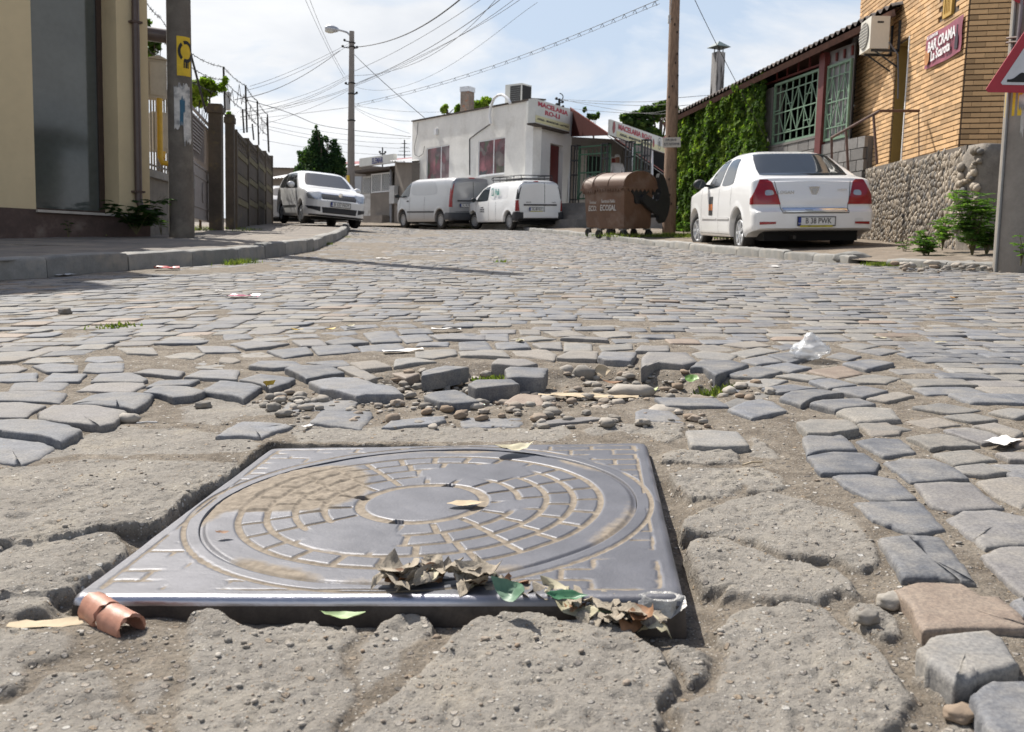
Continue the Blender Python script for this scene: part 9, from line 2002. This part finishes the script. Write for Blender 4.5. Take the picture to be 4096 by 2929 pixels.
shard(405, 2450, -.014, .042, .0215, rad(-42), 'curved terracotta shard touching the front left corner of the frame'); shard(485, 2497, -.016, .046, .0205, rad(-36), 'second curved terracotta shard, open end towards the concrete')
# paper, wrappers, bag
WP = M('white_litter_paper', (.62, .60, .57), .7, .1, 20); RW = M('red_wrapper', (.40, .05, .05), .35, .3, 30); PW = M('pink_wrapper', (.38, .06, .12), .3, .3, 30, dirt=(.6, .55, .5), dirtpos=(.55, .6), dscale=30)
crumple('wrapper', 8, 5, .19, .07, .015, 1, PW, onroad(974, 1192, .002, rad(-6)), 'pink and white snack wrapper lying on the road left of centre', 'wrapper'); crumple('wrapper', 8, 5, .22, .12, .03, 2, RW, onroad(668, 1084, .0, rad(20)), 'red crumpled wrapper in the gutter of the left kerb', 'wrapper')
crumple('crushed_cup', 8, 5, .13, .06, .008, 3, WP, onroad(1785, 1322, .003, rad(4)), 'flattened white cup lying on the setts', 'cup'); crumple('paper_scrap', 8, 4, .15, .04, .008, 4, WP, onroad(1612, 1408, .002, rad(20)), 'long white paper scrap beyond the gravelly hole', 'paper')
for k, (px, py, s_, lab) in enumerate(((1240, 1032, .16, 'white paper scrap near the end of the left kerb'), (1535, 1036, .18, 'white paper scrap out in the middle of the road'), (1760, 1004, .14, 'pale scrap far up the road near the vans'), (1985, 1032, .14, 'yellowish scrap on the road below the waste containers'), (3100, 1068, .14, 'white scrap on the road before the saloon'), (2220, 1072, .10, 'white scrap in the middle of the road right of the others'), (1280, 925, .3, 'white litter beside the white hatchback'), (3520, 1352, .05, 'tiny cream scrap on the right setts'), (30, 1735, .05, 'silvery foil scrap between the raised left setts'), (880, 1163, .06, 'tiny white scrap on the left of the road'), (3760, 1370, .05, 'small curled cream leaf on the right setts'), (4010, 1770, .09, 'cream paper bit at the right edge of the road'), (1230, 1705, .03, 'crumb of white paper beside the left slab'), (255, 1103, .2, 'white scrap in the gutter of the left kerb'))):
    crumple('paper_scrap', 6, 4, s_, s_*.5, s_*.06, 50+k, WP if k not in (3, 7, 10) else PGL, onroad(px, py, .003, rad(20*k)), lab, 'paper')
for k, (px, py) in enumerate(((1190, 1325), (1322, 1322), (2320, 1100), (3815, 1195), (2450, 1540), (3350, 1130), (1400, 1310), (2080, 1370))): crumple('leaf', 6, 4, .06, .035, .004, 120+k, [YL, YL, ORL, ORL, BRNL, PGL, PGL, PGL][k], onroad(px, py, .003, rad(40*k)), ['yellow leaf on the left setts beside a white scrap', 'small yellow leaf right of another on the far setts', 'tiny orange leaf in the road below the containers', 'small orange leaf at the right of the road', 'little brown leaf in the dirt of the hole', 'cream leaf in the road before the saloon', 'pale leaf beside the yellow leaves', 'pale leaf just above the hole'][k], 'leaf', .01, leafo, .2)
bg_ = M('clear_plastic_bag', (.80, .82, .84), .18, .05, 9, .004, 30, spec=.8, alpha=.42); b = MB(); vs = []; fs = []; n, m = 26, 16
for i in range(m+1):
    for j in range(n):
        ph = PI*i/m; th = 2*PI*j/n; d = Vector((math.sin(ph)*math.cos(th), math.sin(ph)*math.sin(th), math.cos(ph))); r_ = .050*(1+.35*mnoise.noise(d*2.2)+.22*mnoise.noise(d*6)+.1*abs(mnoise.noise(d*12))); p_ = Vector((d.x*r_*1.35, d.y*r_, d.z*r_*.62)); p_.z += .03*max(0, d.z)**10; vs.append(p_)
for i in range(m):
    for j in range(n): k = (j+1) % n; fs.append((i*n+j, (i+1)*n+j, (i+1)*n+k, i*n+k))
b.add(vs, fs); tag(b.build('plastic_bag', bg_, None, onroad(3242, 1400, .034, .3), True), 'crumpled knotted clear plastic bag on the setts right of the hole', 'plastic bag')
for k, (px, py, L_, rz, lab, m) in enumerate(((588, 1692, .05, .05, 'white paper stick lying below the raised left setts', WP), (3010, 1855, .05, .45, 'pale bent stick beside the right concrete lump', PB), (2500, 1555, .12, -.35, 'thin dark twig on the dirt of the hole', BK), (1260, 1075, .0, 0, '', BK))):
    if L_: b = MB(); b.tube([(-L_/2, 0, 0), (0, .003, .002), (L_/2, 0, .001)], .0022, 6); tag(b.build('stick', m, None, onroad(px, py, -.004 if k != 2 else -.036, rz)), lab, 'stick')

# ================================================================== overhead wires
CB = M('black_overhead_cable', (.03, .03, .032), .7, .1); 
def wire(pts, r, label, name='overhead_wire', dbl=False):
    P3 = [at(*p) for p in pts]; n = len(P3); out_ = []; r *= .72
    if n == 2: out_ = [P3[0].lerp(P3[1], t/12) for t in range(13)]
    else:
        T = [0]
        for a, c in zip(P3, P3[1:]): T.append(T[-1]+(c-a).length)
        M_ = np.array([[t**k for k in range(min(n, 4))] for t in np.array(T)/T[-1]]); C_3 = np.linalg.lstsq(M_, np.array([tuple(p) for p in P3]), rcond=None)[0]
        for t in np.linspace(0, 1, 26): out_.append(Vector(np.array([t**k for k in range(M_.shape[1])])@C_3))
    b = MB(); b.tube(out_, r, 5)
    if dbl:
        low = [p-Vector((0, 0, .09)) for p in out_]; b.tube(low, r*.7, 4)
        for p, q in zip(out_, out_[1:]):
            for f in (.5,): a = p.lerp(q, f); b.tube([a, a-Vector((.05, 0, .09))], r*.8, 4); b.tube([a, a-Vector((-.05, 0, .09))], r*.8, 4)
    return tag(b.build(name, CB, None), label, 'wire', 'overhead wires')
LPX = 1401
wire([(1405, 190, 37), (1500, 178, 33), (1680, 110, 25), (1850, -10, 18)], .022, 'thick sagging cable from the lamp post head to the top of the photo')
wire([(1412, 213, 37), (1540, 335, 36), (1703, 476, 37)], .016, 'cable running from the lamp post down to the shop roof')
wire([(1405, 290, 37), (1650, 170, 30), (1935, -10, 24)], .010, 'uppermost thin wire rising rightwards from the lamp post')
wire([(1405, 303, 37), (1540, 290, 34), (1990, -10, 24)], .010, 'second thin wire rising rightwards from the lamp post')
wire([(1405, 342, 37), (1620, 245, 32), (2005, -5, 24)], .014, 'darker wire rising rightwards from the lower clamp of the lamp post')
wire([(1405, 350, 37), (1740, 200, 31), (2060, -5, 25)], .010, 'lower thin wire rising rightwards above the shop')
wire([(1405, 347, 37), (1800, 165, 31), (2085, -5, 25)], .010, 'lowest of the wires rising to the top of the photo right of the lamp post')
wire([(1412, 345, 37), (1600, 350, 34), (1850, 230, 30), (2150, 10, 24)], .007, 'faint wire sagging below the others to the right of the lamp post')
wire([(1405, 420, 37), (1800, 320, 33), (2240, 160, 27), (2480, 70, 23), (2640, -5, 20)], .011, 'twin festoon cable with hanging clips between the lamp post and the wooden pole', dbl=True)
wire([(1395, 175, 37), (1200, 270, 33), (1000, 345, 28)], .009, 'thin wire falling leftwards from the lamp post head'); wire([(1395, 183, 37), (1200, 285, 33), (985, 362, 28)], .009, 'second thin wire falling leftwards from the lamp post head')
wire([(1360, 203, 36.9), (1200, 310, 34), (1000, 388, 28), (940, 400, 24)], .016, 'thick wire falling leftwards from the lamp post bracket')
for k, (y0, ym, y1) in enumerate(((300, 385, 440), (305, 400, 452), (312, 408, 468), (352, 412, 448), (358, 420, 470), (362, 450, 520), (430, 455, 480))):
    wire([(1395, y0, 37), (1200, ym, 36), (960, y1, 35)], .009, ['first', 'second', 'third', 'fourth', 'fifth', 'sixth', 'seventh'][k]+' from the top of the thin wires fanning left from the lamp post shaft')
wire([(985, 400, 26), (1200, 470, 30), (1400, 520, 36.8), (1644, 548, 38.7)], .013, 'cable crossing behind the lamp post to the left corner of the shop')
wire([(1220, -5, 26), (1300, 170, 31), (1376, 312, 36.9)], .008, 'left one of two steep wires dropping to the lamp post from above'); wire([(1238, -5, 26), (1310, 170, 31), (1380, 300, 36.9)], .008, 'right one of two steep wires dropping to the lamp post from above')
wire([(1415, 425, 37), (1520, 470, 38), (1640, 485, 38.7)], .008, 'thin wire from the lamp post to the left end of the shop roof'); wire([(1415, 422, 37), (1600, 445, 38), (1770, 448, 39)], .007, 'nearly level thin wire from the lamp post to behind the chimney')
wire([(1415, 430, 37), (1500, 480, 38), (1640, 535, 38.7)], .007, 'faint wire from the lamp post to the shop wall')
for k, (y0, y1, y2) in enumerate(((398, 408, 392), (402, 421, 408), (398, 445, 447), (430, 452, 430))):
    wire([(2245, y0, 37), (2500, y1, 30), (2690, y2, 21.3)], .009, ['top', 'second', 'third', 'lowest'][k]+' of the level wires between the roof mast and the wooden pole')
wire([(2705, 392, 21.3), (2843, 381, 25)], .008, 'short wire from the wooden pole to the white chimney, upper one'); wire([(2705, 425, 21.3), (2760, 420, 25)], .008, 'short wire from the wooden pole to the ivy roof, lower one')
wire([(2777, -5, 15), (2870, 185, 16), (2953, 345, 17), (3062, 552, 18.5)], .008, 'long slanting guy wire crossing the white chimney and the ivy roof')
for k, (y0, y1) in enumerate(((478, 545), (500, 566), (512, 585), (560, 612))): wire([(1050, y0, 44), (1250, (y0+y1)/2+8, 46), (1640, y1+10, 50)], .010, ['highest', 'second', 'third', 'lowest'][k]+' of the far level wires behind the conifer and lamp post')
b = MB(); c = at(980, 398, 24); ring = [c+Vector((.07*math.cos(a), 0, .07*math.sin(a))) for a in np.linspace(0, 2*PI, 16)]; b.tube(ring, .006, 4); b.bar(ring[0], ring[8], .008); b.bar(ring[4], ring[12], .008); tag(b.build('wire_spreader', CB), 'small ring spreader hanging in the wires above the fence', 'wire ring')
a = at(912, 440, 30); c = at(910, 372, 30); b = MB(); b.bar(a, c, .13); b.bar(c-Vector((0, 0, .1)), c+Vector((0, 0, .02)), .18); tag(b.build('far_flue', M('grey_box_paint', (0, 0, 0))), 'small grey flue with a dark cap behind the narrow pillar', 'flue')
